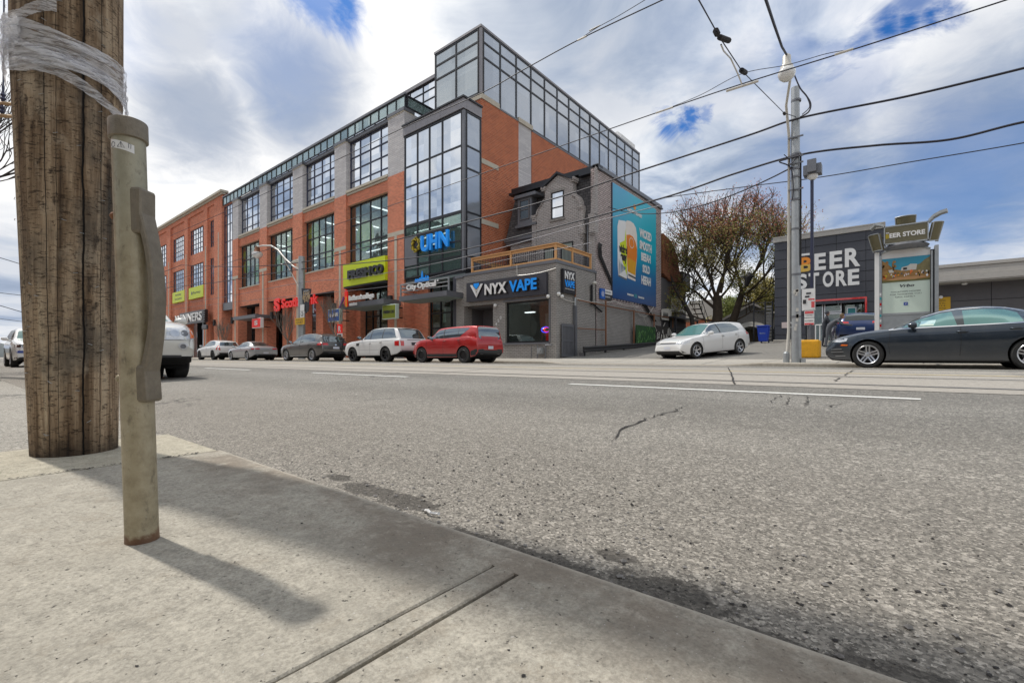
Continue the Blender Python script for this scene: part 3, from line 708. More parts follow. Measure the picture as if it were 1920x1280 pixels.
xs = [bx0-.06, -24.3, -23.1, -21.9, bx1+.06]
for a, c in zip(xs, xs[1:]): b.box(a+.006, c-.006, YF-.1, YF+.2, 15.36, 15.98)
b.box(bx1-.2, bx1+.06, YF+.2, YB+.02, 15.36, 15.98); b.build('bay_fascia', 'fascia_metal', OB)
b = MB(); b.box(bx0-.12, bx1+.14, YF-.18, YB+.03, 15.98, 16.08); b.box(bx0-.1, bx1-.02, YF-.02, YF+.4, 15.3, 15.37); b.build('bay_coping', 'dark_metal', OB)
b = MB(); b.box(bx0, bx1, YF+.06, YF+.12, 5.66, 6.46); b.build('bay_panel', 'mid_metal', OB)
b = MB(); b.box(bx0+.05, -24.3, YF-.03, YF+.03, 6.5, 8.42); b.build('grey_backing_panel', 'mid_metal', OB)
b = MB(); b.box(bx0, bx1, YF+.1, 25, 5.45, 5.66); b.box(bx0, bx1, YF+.1, 25, 5.3, 5.45, 1); b.build('bay_soffit', ['dark_metal', 'soffit'], OB)
b = MB(); b.box(bx0, -20.2, 24.2, 24.3, 6.5, 15); b.build('bay_interior', 'interior_pale', OB)
b = MB(); b.box(bx0+.2, bx1-.2, YF+1.6, YF+1.7, 6.4, 7.9); b.build('bay_blind', 'interior_pale', OB)
# ground floor: recessed shop fronts behind the piers
def shopfront(x0, x1, y, z0, z1, cols, rows, pane='dark_glass', name='shopfront'):
    return window(OB, 'y', x0, x1, z0, z1, y, cols, rows, 'black', pane, bar=.09, name=name)
shopfront(-53.9, -48.6, 21.2, .3, 5.7, 4, 4); shopfront(-46.95, -34.6, 21.5, .3, 5.7, 9, 4); shopfront(-32.3, -27.5, 21.2, .3, 5.7, 5, 5, 'clear_glass'); shopfront(-24.2, -20.1, 20.9, .3, 5.3, 4, 5, 'clear_glass')
b = MB()
for x0, x1, y0, y1 in ((-51.6, -50.6, 20.6, 21.4), (-45.6, -44.4, 20.7, 21.6), (-39.0, -37.8, 20.6, 21.6), (-32.9, -32.3, 20.7, 22.4), (-25.66, -24.2, 20.69, 21.1)):
    b.box(x0, x1, y0, y1, .28, 5.6)
b.each('recess_column', 'red_brick', OB)
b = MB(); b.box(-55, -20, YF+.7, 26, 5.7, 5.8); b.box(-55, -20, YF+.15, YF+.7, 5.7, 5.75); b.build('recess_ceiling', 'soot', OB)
b = MB(); b.box(-33.0, -20.0, 24.0, 24.1, .3, 5.3); b.build('shop_back_wall', 'interior_pale', OB)
b = MB(); b.box(-57, -20, YF+.4, 26, .25, .312); b.build('recess_floor', 'far_concrete', OB)
# ================================================================ left red brick building
LB = thing('brick_building', 'plainer three storey red brick building with pale coping at the left end of the block', 'building', (-76, YF, .3))
b = MB(); X0 = -96
ops = [(-93.5, -88.6), (-85.0, -79.6), (-76.9, -71.9), (-69.8, -64.7), (-62.75, -61.2)]
b.box(X0, -58.5, YF+.22, 40, 16.5, 19.0)
prev = X0
for (a, c) in ops:
    b.box(prev, a, YF+.22, YF+.6, .2, 16.5); prev = c
    b.box(a, c, YF+.22, YF+.6, 12.03, 13.35); b.box(a, c, YF+.22, YF+.6, 5.9 if a < -63 else 4.6, 7.72)
b.box(prev, -58.5, YF+.22, YF+.6, .2, 16.5); b.box(-58.9, -58.5, YF+.6, 40, .2, 16.5)
for (a, c) in ((X0, -94), (-88, -86.3), (-79.1, -77.3), (-71.4, -70.1), (-64.3, -63.1), (-60.9, -58.5)): b.box(a, c, YF, YF+.22, .2, 18.2)
b.box(-63.1, -60.9, YF+.2, YF+.22, 16.6, 18.9)
b.box(X0, -58.5, YF+.1, YF+.22, 18.2, 19.0)
b.build('wall', 'red_brick', LB)
b = MB(); b.box(X0-.1, -58.2, YF-.22, YF+.6, 18.95, 19.2); b.box(X0-.1, -58.3, YF-.05, YF+.34, 18.75, 18.95)
b.each('coping', 'limestone', LB)
b = MB()
for (a, c) in ops: b.box(a-.1, c+.1, YF+.3, YF+.34, 13.1, 13.32); b.box(a-.1, c+.1, YF+.3, YF+.34, 7.5, 7.7)
for x in (-94.8, -87.1, -78.1, -70.7, -63.6, -59.5): b.box(x-.12, x+.12, YF-.02, YF+.1, .3, 14.6 if x > -62 else 13.6)
b.each('stone_trim', 'limestone', LB)
for (a, c) in ops:
    nc = 6 if c-a > 3 else 2
    window(LB, 'y', a, c, 13.35, 16.5, YF+.34, nc, 5, 'navy_frame'); window(LB, 'y', a, c, 7.72 if nc == 2 else 9.1, 12.03, YF+.34, nc, 5, 'navy_frame')
    sf = MB(); sf.box(a, c, 21.4, 21.5, .3, 5.9); sf.build('shopfront', 'dark_glass', LB)
b = MB(); b.box(X0, -58.9, YF+.65, 40, 5.9, 16.4); b.box(X0, -58.9, 22.5, 40, .2, 5.9); b.each('core', 'soot', LB)
rv = thing('roof_frame', 'small dark pipe frame standing on the left building roof', 'roof frame', (-68, 21.5, 19)); b = MB()
for x in (-74.5, -69.5): b.tube([(x, 21, 19), (x, 21, 20.2)], .06); b.tube([(x, 23, 19), (x, 23, 20.2)], .06)
b.tube([(-74.5, 21, 20.2), (-69.5, 21, 20.2), (-69.5, 23, 20.2), (-74.5, 23, 20.2), (-74.5, 21, 20.2)], .07); b.box(-70.4, -69.4, 21, 22.6, 19, 20.3); b.build('frame', 'dark_metal', rv)
# ================================================================ shop with painted brick house behind
SH = thing('grey_brick_shop', 'dark grey painted brick corner shop with mansard-roofed house rising behind it', 'shop building', (-16, 19.5, .3))
sx0, sx1 = -19.62, -13.04
b = MB()
b.box(sx0, sx1, 19.5, 19.85, 3.38, 5.15)                                   # front above openings
b.box(-17.3, -16.4, 19.5, 19.85, .2, 3.38); b.box(-13.5, sx1, 19.5, 19.85, .2, 3.38); b.box(-16.4, -13.5, 19.5, 19.85, .2, 1.12)
b.box(-20.28, sx0, 19.53, 20.2, .2, 5.1); b.box(-17.3, -17.0, 19.85, 21.2, .2, 3.38)
b.box(sx1-.3, sx1, 19.85, 23.6, .2, 5.15)
b.build('shop_wall', 'painted_brick', SH)
b = MB(); b.box(sx0-.03, sx1+.04, 19.45, 23.6, 5.15, 5.3); b.box(-20.33, sx0-.03, 19.45, 20.2, 5.1, 5.25); b.each('coping', 'mid_metal', SH)
b = MB(); b.box(-20.6, -20.28, 19.56, 21, .2, 5.25); b.build('corner_trim', 'sign_grey', SH)
b = MB(); b.box(sx0, -17.3, 19.86, 21.2, 3.28, 3.36); b.box(sx0, -17.3, 21.2, 21.3, .2, 3.3); b.box(sx0-.1, sx0-.003, 19.86, 21.3, .2, 3.36); b.build('entry_recess', 'grey_wall', SH)
d = MB(); d.box(-18.6, -17.5, 21.12, 21.19, .3, 3.2); d.build('door_frame', 'sign_black', SH)
d = window(SH, 'y', -18.5, -17.6, .4, 2.5, 21.1, 1, 1, 'sign_black', 'dark_glass', name='door'); d = window(SH, 'y', -18.5, -17.6, 2.55, 3.15, 21.1, 1, 1, 'sign_black', 'dark_glass', name='transom')
window(SH, 'y', -16.38, -13.52, 1.16, 3.36, 19.66, 1, 1, 'black', 'clear_glass', name='shop_window', bar=.07)
b = MB(); b.box(-16.5, -13.42, 19.42, 19.7, 1.04, 1.14); b.box(-16.5, -13.42, 19.46, 19.6, 3.4, 3.5); b.box(-13.46, -13.38, 19.46, 19.56, 1.14, 3.4); b.each('window_sill', 'mid_metal', SH)
b = MB(); b.box(-16.8, -13.35, 22.4, 22.5, .3, 3.4); b.box(-16.8, -13.35, 19.9, 22.5, 3.38, 3.45); b.box(-16.9, -16.8, 19.9, 22.5, .3, 3.4); b.build('shop_interior', 'interior', SH)
b = MB(); b.box(-14.9, -14.2, 21.2, 21.3, .5, 2.8); b.build('pale_banner_panel', 'interior_pale', SH)
b = MB(); b.box(-15.9, -15.3, 20.6, 20.8, 2.85, 2.9); b.box(-15.6, -14.9, 21.8, 21.9, 2.0, 2.05); b.each('ceiling_light', 'tube_light', SH)
# house
hy = 23.5; hx0, hx1 = -19.3, sx1
b = MB(); b.box(hx0, -17.05, hy, hy+.3, 5.2, 8.1); b.box(-17.05, -13.75, hy-.25, hy+.3, 5.2, 9.0); b.box(-13.75, -13.45, hy+.25, hy+.4, 5.2, 9); b.box(-13.45, hx1-.002, hy-.05, hy+.3, 5.2, 8.6)
gy = hy-.25
gable = [(-17.05, 7.9), (-13.75, 7.9), (-13.75, 9.0), (-13.86, 9.25), (-14.02, 9.65), (-14.3, 9.95), (-14.38, 10.15), (-14.38, 10.75), (-15.42, 11.28), (-16.38, 10.75), (-16.38, 10.1), (-16.5, 9.8), (-16.85, 9.5), (-17.05, 9.1)]
b.prism(gable, 'y', gy-.005, gy+.4); b.build('front_wall', 'house_brick', SH)
b = MB()
for pts in ([(-16.5, 10.68), (-15.42, 11.32), (-14.34, 10.72)],):
    for (xa, za), (xb, zb) in zip(pts, pts[1:]): b.prism([(xa, za), (xb, zb), (xb, zb+.13), (xa, za+.13)], 'y', gy-.18, gy+.6)
b.build('gable_coping', 'dark_metal', SH)
b = MB()
def scroll(xs): 
    for (xa, za), (xb, zb) in zip(xs, xs[1:]): b.prism([(xa-.06, za-.05), (xb-.06, zb-.05), (xb+.07, zb+.05), (xa+.07, za+.05)], 'y', gy-.1, gy+.4)
scroll([(-14.36, 9.9), (-14.1, 9.7), (-13.92, 9.4), (-13.84, 9.1)]); scroll([(-16.42, 10.0), (-16.6, 9.75), (-16.9, 9.45), (-16.98, 9.15)])
for x, z, n in ((-13.85, 9.0, 1), (-17.2, 9.05, 1), (-14.4, 10.75, 1), (-16.45, 10.65, 1)): b.box(x-.16, x+.18, gy-.14, gy+.4, z-.02, z+.12); b.box(x-.12, x+.14, gy-.1, gy+.4, z-.12, z-.02)
b.box(-17.33, -17.0, gy-.06, gy+.4, 7.1, 9.05); b.box(-13.98, -13.66, gy-.06, gy+.4, 7.5, 9.0)
for k in range(4): b.box(-13.95+.03*k, -13.7, gy-.06+.02*k, gy+.3, 7.42-.09*k, 7.46-.09*k+.01)
b.box(-13.4, hx1+.03, hy-.2, hy+.3, 8.35, 8.55); b.box(-13.4, hx1+.03, hy-.12, hy+.3, 7.5, 8.35)
for k in range(5): b.box(-13.35, hx1+.02, hy-.12+.03*k, hy+.2, 7.4-.1*k, 7.45-.1*k)
b.prism([(-13.33, 8.5), (hx1+.03, 8.5), (hx1+.03, 11.25), (-13.02, 11.25)], 'y', hy-.08, hy+.25)
b.each('brick_trim', 'house_brick', SH)
b = MB(); b.add([(hx0-.25, hy-.2, 8.05), (-13.4, hy-.2, 8.05), (-13.1, hy+.5, 11.2), (hx0+.1, hy+.5, 11.2), (hx0-.25, hy+.5, 8.05), (-13.4, hy+.5, 8.05)], [(0, 1, 2, 3), (0, 3, 4), (1, 5, 2), (4, 3, 2, 5)])
b.build('mansard_roof', 'shingle', SH)
b = MB(); b.box(hx0-.3, -17.3, hy-.3, hy-.1, 7.85, 8.05); b.box(hx0-.25, -17.3, hy-.22, hy, 7.7, 7.85); b.build('eave', 'mid_metal', SH)
b = MB(); b.box(hx0-.1, hx1+.1, hy+.2, hy+.7, 11.15, 11.45); b.box(hx0-.2, -16.6, hy+.05, hy+.5, 11.0, 11.15); b.box(-14.2, -13.2, hy+.1, hy+.5, 11.0, 11.15); b.each('roof_fascia', 'dark_metal', SH)
b = MB(); b.prism([(-18.68, 10.42), (-16.85, 10.42), (-16.95, 10.62), (-18.55, 10.62)], 'y', hy-.5, hy+.3); b.box(-18.45, -17.35, hy-.32, hy+.3, 8.75, 10.42); b.box(-18.65, -17.0, hy-.36, hy+.2, 8.6, 8.76); b.build('dormer', 'mid_metal', SH)
window(SH, 'y', -18.28, -17.5, 9.05, 10.3, hy-.34, 1, 2, 'grey_wall', 'dark_glass', name='dormer_window', bar=.06)
window(SH, 'y', -15.88, -15.0, 8.68, 10.28, gy-.02, 1, 2, 'black', 'sky_glass', name='gable_window', bar=.05, hs=[8.68, 9.35, 10.28])
b = MB(); b.box(-16.0, -14.9, gy-.1, gy, 8.55, 8.66); b.box(-15.97, -14.93, gy-.02, gy+.05, 10.28, 10.45); b.each('window_sill', 'painted_brick', SH)
window(SH, 'y', -15.2, -14.35, 5.4, 7.15, gy-.02, 1, 1, 'black', 'interior_pale', name='patio_door', bar=.06)
window(SH, 'y', -16.4, -15.7, 5.3, 7.0, gy-.02, 1, 2, 'black', 'interior_pale', name='patio_window', bar=.05)
window(SH, 'y', -18.9, -17.9, 5.35, 6.5, hy-.03, 2, 1, 'black', 'dark_glass', name='patio_window', bar=.05)
b = MB(); b.tube([(-13.6, hy-.02, 8.3), (-13.52, hy-.05, 8.0), (-13.52, hy-.05, 5.2)], .045); b.build('downpipe', 'mid_metal', SH)
b = MB(); b.box(hx1-.3, hx1, hy+.002, 33.3, .2, 11.2); b.box(hx0, hx1-.3, 33, 33.3, .2, 11.2); b.box(hx0, hx1-.3, hy+.7, 33, 11.1, 11.2); b.box(hx0, hx0+.2, hy+.5, 33, 5, 11.1)
b.build('side_wall', 'house_side_brick', SH)
b = MB(); b.box(hx1-.02, hx1+.004, hy+.2, 33.2, .3, 3.55); b.build('painted_base', 'painted_brick', SH)
b = MB(); b.box(hx1-.3, hx1+.12, hy+.2, 33.4, 11.2, 11.28); b.box(hx1-.3, hx1+.05, hy+.2, 33.4, 11.28, 11.5); b.build('side_coping', 'mid_metal', SH)
b = MB(); b.box(hx0, hx1-.31, 19.86, hy, 5.02, 5.12); b.build('patio_deck', 'light_wood', SH)
for z0, y in ((5.6, 27.5), (5.3, 27.7), (5.0, 27.9)): pass
# rear extension
RX = thing('rear_extension', 'dark grey stucco extension with sloping roofline behind the billboard wall', 'building', (-13.4, 34, 1))
b = MB(); b.prism([(33.3, .2), (39.4, .2), (39.4, 6.2), (33.3, 6.4)], 'x', -19, -13.3); b.box(-18, -13.2, 38.2, 40.2, 5.9, 7.4); b.build('wall', 'grey_wall', RX)
b = MB(); b.prism([(33.9, 6.6), (35.5, 6.2), (37.6, 6.5), (36.8, 8.4), (35.6, 9.3), (33.9, 9.6)], 'x', -17, -13.1); b.build('shingled_gable', 'tan_shingle', RX)
b = MB(); b.box(-13.3, -12.3, 34.2, 39.5, 3.3, 3.42); b.box(-12.4, -12.3, 34.3, 34.4, 1.2, 3.3); b.box(-12.4, -12.3, 39.3, 39.4, 1.5, 3.3); b.build('awning', 'dark_metal', RX)
b = MB(); b.box(-13.3, -13.2, 35.5, 36.6, 1.4, 3.2); b.build('door', 'black', RX)
b = MB(); b.box(-13.3, -12.7, 36.0, 37.3, 3.9, 4.9); b.box(-13.3, -12.9, 34.2, 35.0, 3.45, 4.0); b.each('air_conditioner', 'porcelain', RX)
b = MB()
for k in range(9): b.box(-13.2, -12.4, 40+k*.45, 40.4+k*.45, 4.8-k*.38, 4.86-k*.38)
b.tube([(-12.4, 40, 5.8), (-12.4, 44, 2.4)], .03); b.tube([(-12.4, 40, 4.8), (-12.4, 44, 1.5)], .05)
for k in range(6): b.tube([(-12.4, 40+k*.75, 4.8-k*.62), (-12.4, 40+k*.75, 5.8-k*.64)], .02)
b.build('outside_stair', 'dark_metal', RX)
# cedar railing on the shop roof
RL = thing('cedar_railing', 'new orange cedar railing with thin dark balusters round the shop roof terrace', 'railing', (-16, 19.6, 5.3))
def railrun(pa, pb, posts):
    pa, pb = Vector(pa), Vector(pb); d = (pb-pa); L = d.length; u = d/L; nrm = Vector((-u.y, u.x, 0)); z0 = 5.3
    def bar(s0, s1, z0_, z1_, w, par, nm, mt):
        b = MB(); a = pa+u*s0; c = pa+u*s1
        b.add([tuple(q+nrm*sg*w+Vector((0, 0, z))) for q in (a, c) for sg in (-1, 1) for z in (z0_, z1_)], [(0, 1, 3, 2), (4, 6, 7, 5), (0, 4, 5, 1), (2, 3, 7, 6), (1, 5, 7, 3), (0, 2, 6, 4)])
        return b.build(nm, mt, par)
    bar(-.04, L+.04, 6.13-0, 6.18, .075, RL, 'handrail', 'cedar'); bar(0, L, 5.98, 6.12, .02, RL, 'top_rail', 'cedar'); bar(0, L, 5.34, 5.42, .02, RL, 'bottom_rail', 'cedar')
    for p in posts: bar(p*L-.05, p*L+.05, 5.28, 6.13, .052, RL, 'post', 'cedar')
    b = MB(); n = int(L/.125)
    for i in range(n):
        q = pa+u*(L*(i+.5)/n); b.tube([(q.x, q.y, 5.42), (q.x, q.y, 5.98)], .017, 5, cap=False)
    b.build('balusters', 'dark_metal', RL)
railrun((-19.05, 19.62, 0), (-13.12, 19.62, 0), (0.005, .5, .995)); railrun((-13.12, 19.7, 0), (-13.12, 23.1, 0), (.36, .5, .99) if 0 else (.42, .99)); railrun((-19.05, 19.7, 0), (-19.05, 23.1, 0), (.5, .99))
# billboard on the side wall
BX = hx1+.06
BB = thing('billboard', 'tall blue vinyl billboard of a beer glass and can on the grey side wall', 'billboard', (BX, 28.8, 3.9))
mt, T, bs, o_ = newmat('vinyl'); s = T.n('ShaderNodeSeparateXYZ'); T.l(T.pos, s.inputs[0])
zz = T.m('DIVIDE', T.m('SUBTRACT', s.outputs[2], 3.95), 7.0)
yy = T.m('DIVIDE', T.m('SUBTRACT', s.outputs[1], 25.5), 6.7)
c1 = T.ramp(zz, (0, (.0, .045, .19)), (.22, (.0, .12, .33)), (.5, (.0, .27, .46)), (.8, (.03, .36, .52)), (1, (.06, .36, .58)))
glowc = T.smooth(yy, .15, .6)
c1 = T.mix(T.m('MULTIPLY', T.m('MULTIPLY', glowc, T.smooth(zz, .25, .6)), .75), c1, (.0, .46, .56))
setc(T, bs, 'Base Color', c1); bs.inputs['Roughness'].default_value = .35; M['vinyl'] = mt
by0, by1, bz0, bz1 = 25.5, 32.2, 3.95, 10.92
b = MB(); b.box(BX-.05, BX, by0, by1, bz0, bz1); b.build('vinyl_sheet', 'vinyl', BB)
b = MB(); b.box(BX-.055, BX+.012, by0-.07, by0-.003, bz0, bz1); b.build('frame', 'navy_frame', BB); b = MB()
for k in range(18): z = bz0+.2+k*.385; b.box(BX-.03, BX+.0, by1, by1+.12, z, z+.03); 
for k in range(16): y = by0+.2+k*.42; b.box(BX-.03, BX, y, y+.04, bz0-.13, bz0)
b.each('clip', 'navy_frame', BB)
def bill(pts, mat, name, lay): MB().prism([(by0+p[0]*6.7, bz0+p[1]*6.97) for p in pts], 'x', BX+.003*lay, BX+.003*lay+.002).build(name, mat, BB)
bill([(.115, .20), (.29, .185), (.30, .3), (.30, .66), (.26, .72), (.12, .70), (.095, .64), (.10, .3)], 'white_paint', 'beer_can', 1)
bill([(.115, .20), (.29, .185), (.29, .20), (.115, .215)], 'mid_metal', 'beer_can_rim', 2)
bill([(.20, .34), (.29, .23), (.295, .40), (.295, .56), (.27, .66), (.24, .54), (.14, .50), (.15, .46)], 'lime', 'beer_can_label', 2)
for q in range(7): bill([(.12+.022*q, .22+.01*q), (.13+.022*q, .22+.01*q), (.135+.022*q, .31), (.125+.02*q, .36-.012*q)], ('mid_metal', 'galvanised', 'vinyl')[q % 3], 'beer_can_mark', 3)
plain('pint_foam', (.72, .66, .60), .5, var=.1); plain('pint_amber', (.72, .20, .012), .4, var=.15, scale=1.2); plain('pint_gold', (.66, .33, .01), .4, var=.1); plain('brew_pink', (.60, .50, .48), .5, var=.1)
bill([(.305, .21), (.48, .20), (.487, .3), (.515, .42), (.52, .55), (.515, .64), (.49, .705), (.44, .735), (.37, .742), (.30, .735), (.27, .72), (.27, .6)], 'pint_foam', 'pint_glass', 3)
bill([(.308, .27), (.478, .255), (.487, .33), (.515, .44), (.515, .51), (.485, .57), (.42, .61), (.35, .615), (.28, .60), (.285, .45)], 'pint_amber', 'pint_beer', 4)
bill([(.318, .27), (.478, .255), (.483, .31), (.492, .38), (.315, .40)], 'pint_gold', 'pint_beer', 5)
bill([(.32, .235), (.479, .222), (.48, .237), (.32, .25)], 'sign_black', 'pint_base', 5)
circ = [(.39+.055*math.cos(a), .545+.048*math.sin(a)) for a in [i*math.pi/12 for i in range(24)]]
rr = MB()
for i in range(24):
    a, c = circ[i], circ[(i+1) % 24]; ia = (.39+(a[0]-.39)*.88, .545+(a[1]-.545)*.88); ic = (.39+(c[0]-.39)*.88, .545+(c[1]-.545)*.88)
    rr.add([(BX+.02, by0+p[0]*6.7, bz0+p[1]*6.97) for p in (a, c, ic, ia)], [(0, 1, 2, 3)])
rr.build('glass_emblem', 'pint_foam', BB, fix=False)
for t_, y, z, wd, hh, mt_ in (('WICKED', .57, .64, .30, .085, 'white_paint'), ('SMOOTH', .575, .525, .30, .085, 'white_paint'), ('BEEAH', .614, .42, .235, .08, 'white_paint'), ('SOLD', .647, .308, .18, .08, 'white_paint'), ('HEEAH', .618, .192, .235, .085, 'white_paint'),
                              ('wicked', .125, .42, .17, .075, 'sign_black'), ('easy', .155, .33, .13, .08, 'sign_black'), ('PREMIUM', .295, .052, .14, .018, 'white_paint'), ('PRECIOUS', .543, .05, .14, .018, 'white_paint'), ("BOSTON'S", .295, .825, .165, .032, 'white_paint'), ('NEWEST', .475, .825, .16, .032, 'white_paint')):
    stxt(t_, mt_, BB, by0+y*6.7, bz0+z*6.97, BX+.018, wd*6.7, hh*6.97, .004, .055)
for k in range(3): bill([(.46+.022*k, .045), (.472+.022*k, .045), (.472+.022*k, .08), (.46+.022*k, .08)], 'teal_panel', 'small_mark', 3)
bill([(.463+.03*math.cos(a), .895+.026*math.sin(a)) for a in [i*math.pi/6 for i in range(12)]], 'orange', 'orange_emblem', 3)
# ---------------------------------------------------------------- Beer Store building
LZ = 1.3
BS = thing('panelled_building', 'charcoal panelled box building with big white lettering and a red-edged entrance', 'building', (-2.9, 32.5, LZ))
b = MB(); Y0 = 32.5
def pan(x0, x1, z0, z1): b.box(x0+.012, x1-.012, Y0-.04, Y0+.02, z0+.016, z1-.016)
cols_ = [-5.55, -3.9, -2.4, -1.05, -.25]; rows_ = [1.15+.575*i for i in range(12)]; rows_[-1] = 7.42
for i in range(4):
    for j in range(11):
        x0, x1, z0, z1 = cols_[i], cols_[i+1], rows_[j], rows_[j+1]
        if -3.95 < x0 < -1.1 and z0 < 3.4: 
            if z1 > 3.72: pan(x0, x1, 3.74, z1)
            continue
        pan(x0, x1, z0, z1)
b.build('wall_panels', 'beer_panel', BS)
b = MB(); b.box(-5.55, -3.9, Y0+.02, 40, 1.1, 7.42); b.box(-3.9, -1.05, Y0+.02, 40, 3.72, 7.42); b.box(-1.05, -.25, Y0+.02, 40, 1.1, 7.42); b.build('wall', 'sign_black', BS)
b = MB(); b.box(-5.62, -.2, Y0-.12, 40.1, 7.42, 7.68); b.box(-5.62, -.2, Y0-.15, 40.1, 7.68, 7.74); b.build('parapet_cap', 'pale_eave', BS)
b = MB(); b.box(-3.95, -1.0, Y0-.06, Y0+.3, 3.64, 3.74); b.box(-1.09, -1.0, Y0-.06, Y0+.3, 1.2, 3.64); b.build('red_trim', 'lamp_red', BS)
b = MB(); b.box(-3.9, -1.1, 36, 36.1, 1.2, 3.7); b.box(-3.9, -1.1, Y0, 36, 3.66, 3.7); b.build('shop_interior', 'interior', BS)
window(BS, 'y', -3.85, -3.1, 1.25, 3.6, 33.2, 1, 1, 'rim_silver', 'clear_glass', name='sidelight', bar=.06)
window(BS, 'y', -3.05, -2.2, 1.25, 3.0, 33.2, 1, 1, 'rim_silver', 'clear_glass', name='door', bar=.09); window(BS, 'y', -3.05, -2.2, 3.03, 3.6, 33.2, 1, 1, 'rim_silver', 'clear_glass', name='transom', bar=.06)
window(BS, 'y', -2.1, -1.1, 1.25, 3.6, 33.2, 1, 1, 'sign_black', 'clear_glass', name='shop_window', bar=.06)
b = MB(); b.box(-1.95, -1.5, 33.12, 33.15, 2.5, 3.25); b.build('poster_frame', 'rim_silver', BS); b = MB(); b.box(-1.9, -1.55, 33.10, 33.12, 2.55, 3.2); b.build('poster', 'teal_panel', BS)
b = MB(); b.box(-2.1, -1.6, 33.5, 33.9, 1.9, 2.35); b.build('carton', 'card', BS); b = MB(); b.box(-1.6, -1.15, 33.4, 33.8, 1.9, 2.35); b.build('counter', 'galvanised', BS)
BLt = thing('wall_lettering', 'huge white block letters with an orange and gold first letter on charcoal panels', 'sign', (-2.8, 32.45, 4.4))
yl = Y0-.045
b = MB()
def blk(s, x, z, w_, h_, mat='white_paint', bold=.035): ftxt(s, mat, BLt, x, z, yl, w_, h_, .03, bold)
blk('E', -3.46, 5.47, .56, .98); blk('E', -2.72, 5.47, .60, 1.0); blk('R', -2.0, 5.48, .70, 1.06)

mt, T, bs, o_ = newmat('orange_gold_paint'); s = T.n('ShaderNodeSeparateXYZ'); T.l(T.pos, s.inputs[0]); setc(T, bs, 'Base Color', T.mix(T.smooth(s.outputs[2], 5.86, 5.9), (.62, .40, .08), (.75, .25, .02))); bs.inputs['Roughness'].default_value = .5; M['orange_gold_paint'] = mt
blk('B', -4.2, 5.46, .62, .86, 'orange_gold_paint')
b.box(-4.15, -3.7, yl-.03, yl, 6.42, 6.54); b.build('overline', 'white_paint', BLt)
for s_, x in (('S', -4.35), ('T', -3.75), ('O', -3.05), ('R', -2.42), ('E', -1.86)): blk(s_, x, 4.44, .52, .90)
nt = thing('notice_signs', 'two small pink and white notices on the charcoal wall beside the entrance', 'sign', (-5, 32.4, 2.3)); 
b = MB(); b.box(-5.15, -4.86, 32.44, 32.455, 2.15, 2.5); b.build('pink_notice', 'brew_pink', nt); b = MB(); b.box(-4.78, -4.5, 32.44, 32.455, 2.15, 2.5); b.build('white_notice', 'white_paint', nt)
b = MB(); b.box(-4.7, -4.58, 32.432, 32.438, 2.22, 2.4); b.build('black_symbol', 'sign_black', nt)
# long low building
LW = thing('low_building', 'long low grey building with pale ribbed eave to the right of the charcoal box', 'building', (5, 33, 1.3))
b = MB(); b.box(-.24, 22, 33.0, 45, 1.0, 4.2); b.build('wall', 'grey_wall', LW)
b = MB(); b.box(-.24, 22, 32.0, 33.0, 4.14, 4.2); b.box(-.24, 22, 31.95, 45, 4.2, 4.48); b.box(-.24, 22, 32.0, 45, 4.49, 4.7); b.box(-.24, 22, 32.05, 45, 4.71, 4.88); b.box(-.24, 22, 31.98, 45, 4.89, 5.05); b.build('eave', 'pale_eave', LW)
b = MB()
for x in (3.9, 8, 12): b.box(x, x+.02, 32.985, 33, 1.3, 4.2)
b.box(1.4, 22, 32.985, 33, 3.25, 3.27); b.each('panel_joint', 'black', LW)
b = MB(); b.lathe([(.09, 0), (.13, -.06), (.09, -.13)], 12, (2.9, 32.5, 4.14)); b.lathe([(.05, 0), (.08, -.08)], 10, (2.05, 32.9, 3.5), 'y'); b.each('ceiling_light', 'lamp_glass', LW)
ys = thing('yellow_sign', 'yellow notice sign on the grey wall under the pale eave', 'sign', (2.1, 32.9, 2.9)); b = MB(); b.box(1.7, 2.42, 32.94, 32.97, 2.6, 3.5); b.build('board', 'yellow_sign', ys)
for i_, t_ in enumerate(('WELCOME', 'WE SELL', 'ICE & ', 'BOTTLES')): ftxt(t_, 'sign_black', ys, 1.95, 3.28-.13*i_, 32.94, .28, .07, .004)
# pylon sign with crown
PY = thing('advertising_pylon', 'freestanding silver pylon with a holiday advert panel and arched top', 'sign pylon', (.4, 21, .4))
y = 21.0
b = MB(); b.box(-.43, -.30, y-.12, y+.12, .4, 4.08); b.box(-.30, -.235, y-.1, y+.2, .4, 3.95, 1); b.build('left_post', ['white_paint', 'galvanised'], PY)
b = MB(); b.box(1.15, 1.25, y-.12, y+.3, .4, 4.12); b.box(1.05, 1.15, y-.08, y+.2, .4, 4.0, 1); b.box(1.06, 1.10, y-.14, y-.1, .4, 3.95); b.build('right_post', ['galvanised', 'dark_metal'], PY)
b = MB(); b.box(-.235, 1.05, y-.02, y+.2, .4, 1.85); b.box(-.235, 1.05, y-.05, y+.2, 1.85, 1.92); b.build('lower_panel', 'galvanised', PY)
arc = [(-.235+1.285*i/12, 4.0+.22*math.sin(math.pi*(i/12)*.9+.15)) for i in range(13)]
b = MB(); b.prism([(1.05, 3.83), (-.235, 3.83)]+arc, 'y', y-.04, y+.2); b.build('arched_top', 'white_paint', PY)
b = MB(); b.tube([(x, y-.06, z) for x, z in arc], .035); b.build('arch_rim', 'galvanised', PY)
plain('poster_sky', (.03, .28, .42), .3, var=.15, scale=1.5); plain('poster_field', (.30, .16, .04), .35, var=.8, scale=7); plain('poster_hill', (.20, .17, .07), .35, var=.8, scale=9); plain('poster_pale', (.56, .66, .58), .3, var=.03); plain('poster_grass', (.13, .12, .03), .35, var=.4, scale=4); plain('poster_sand', (.45, .24, .10), .35, var=.2, scale=4)
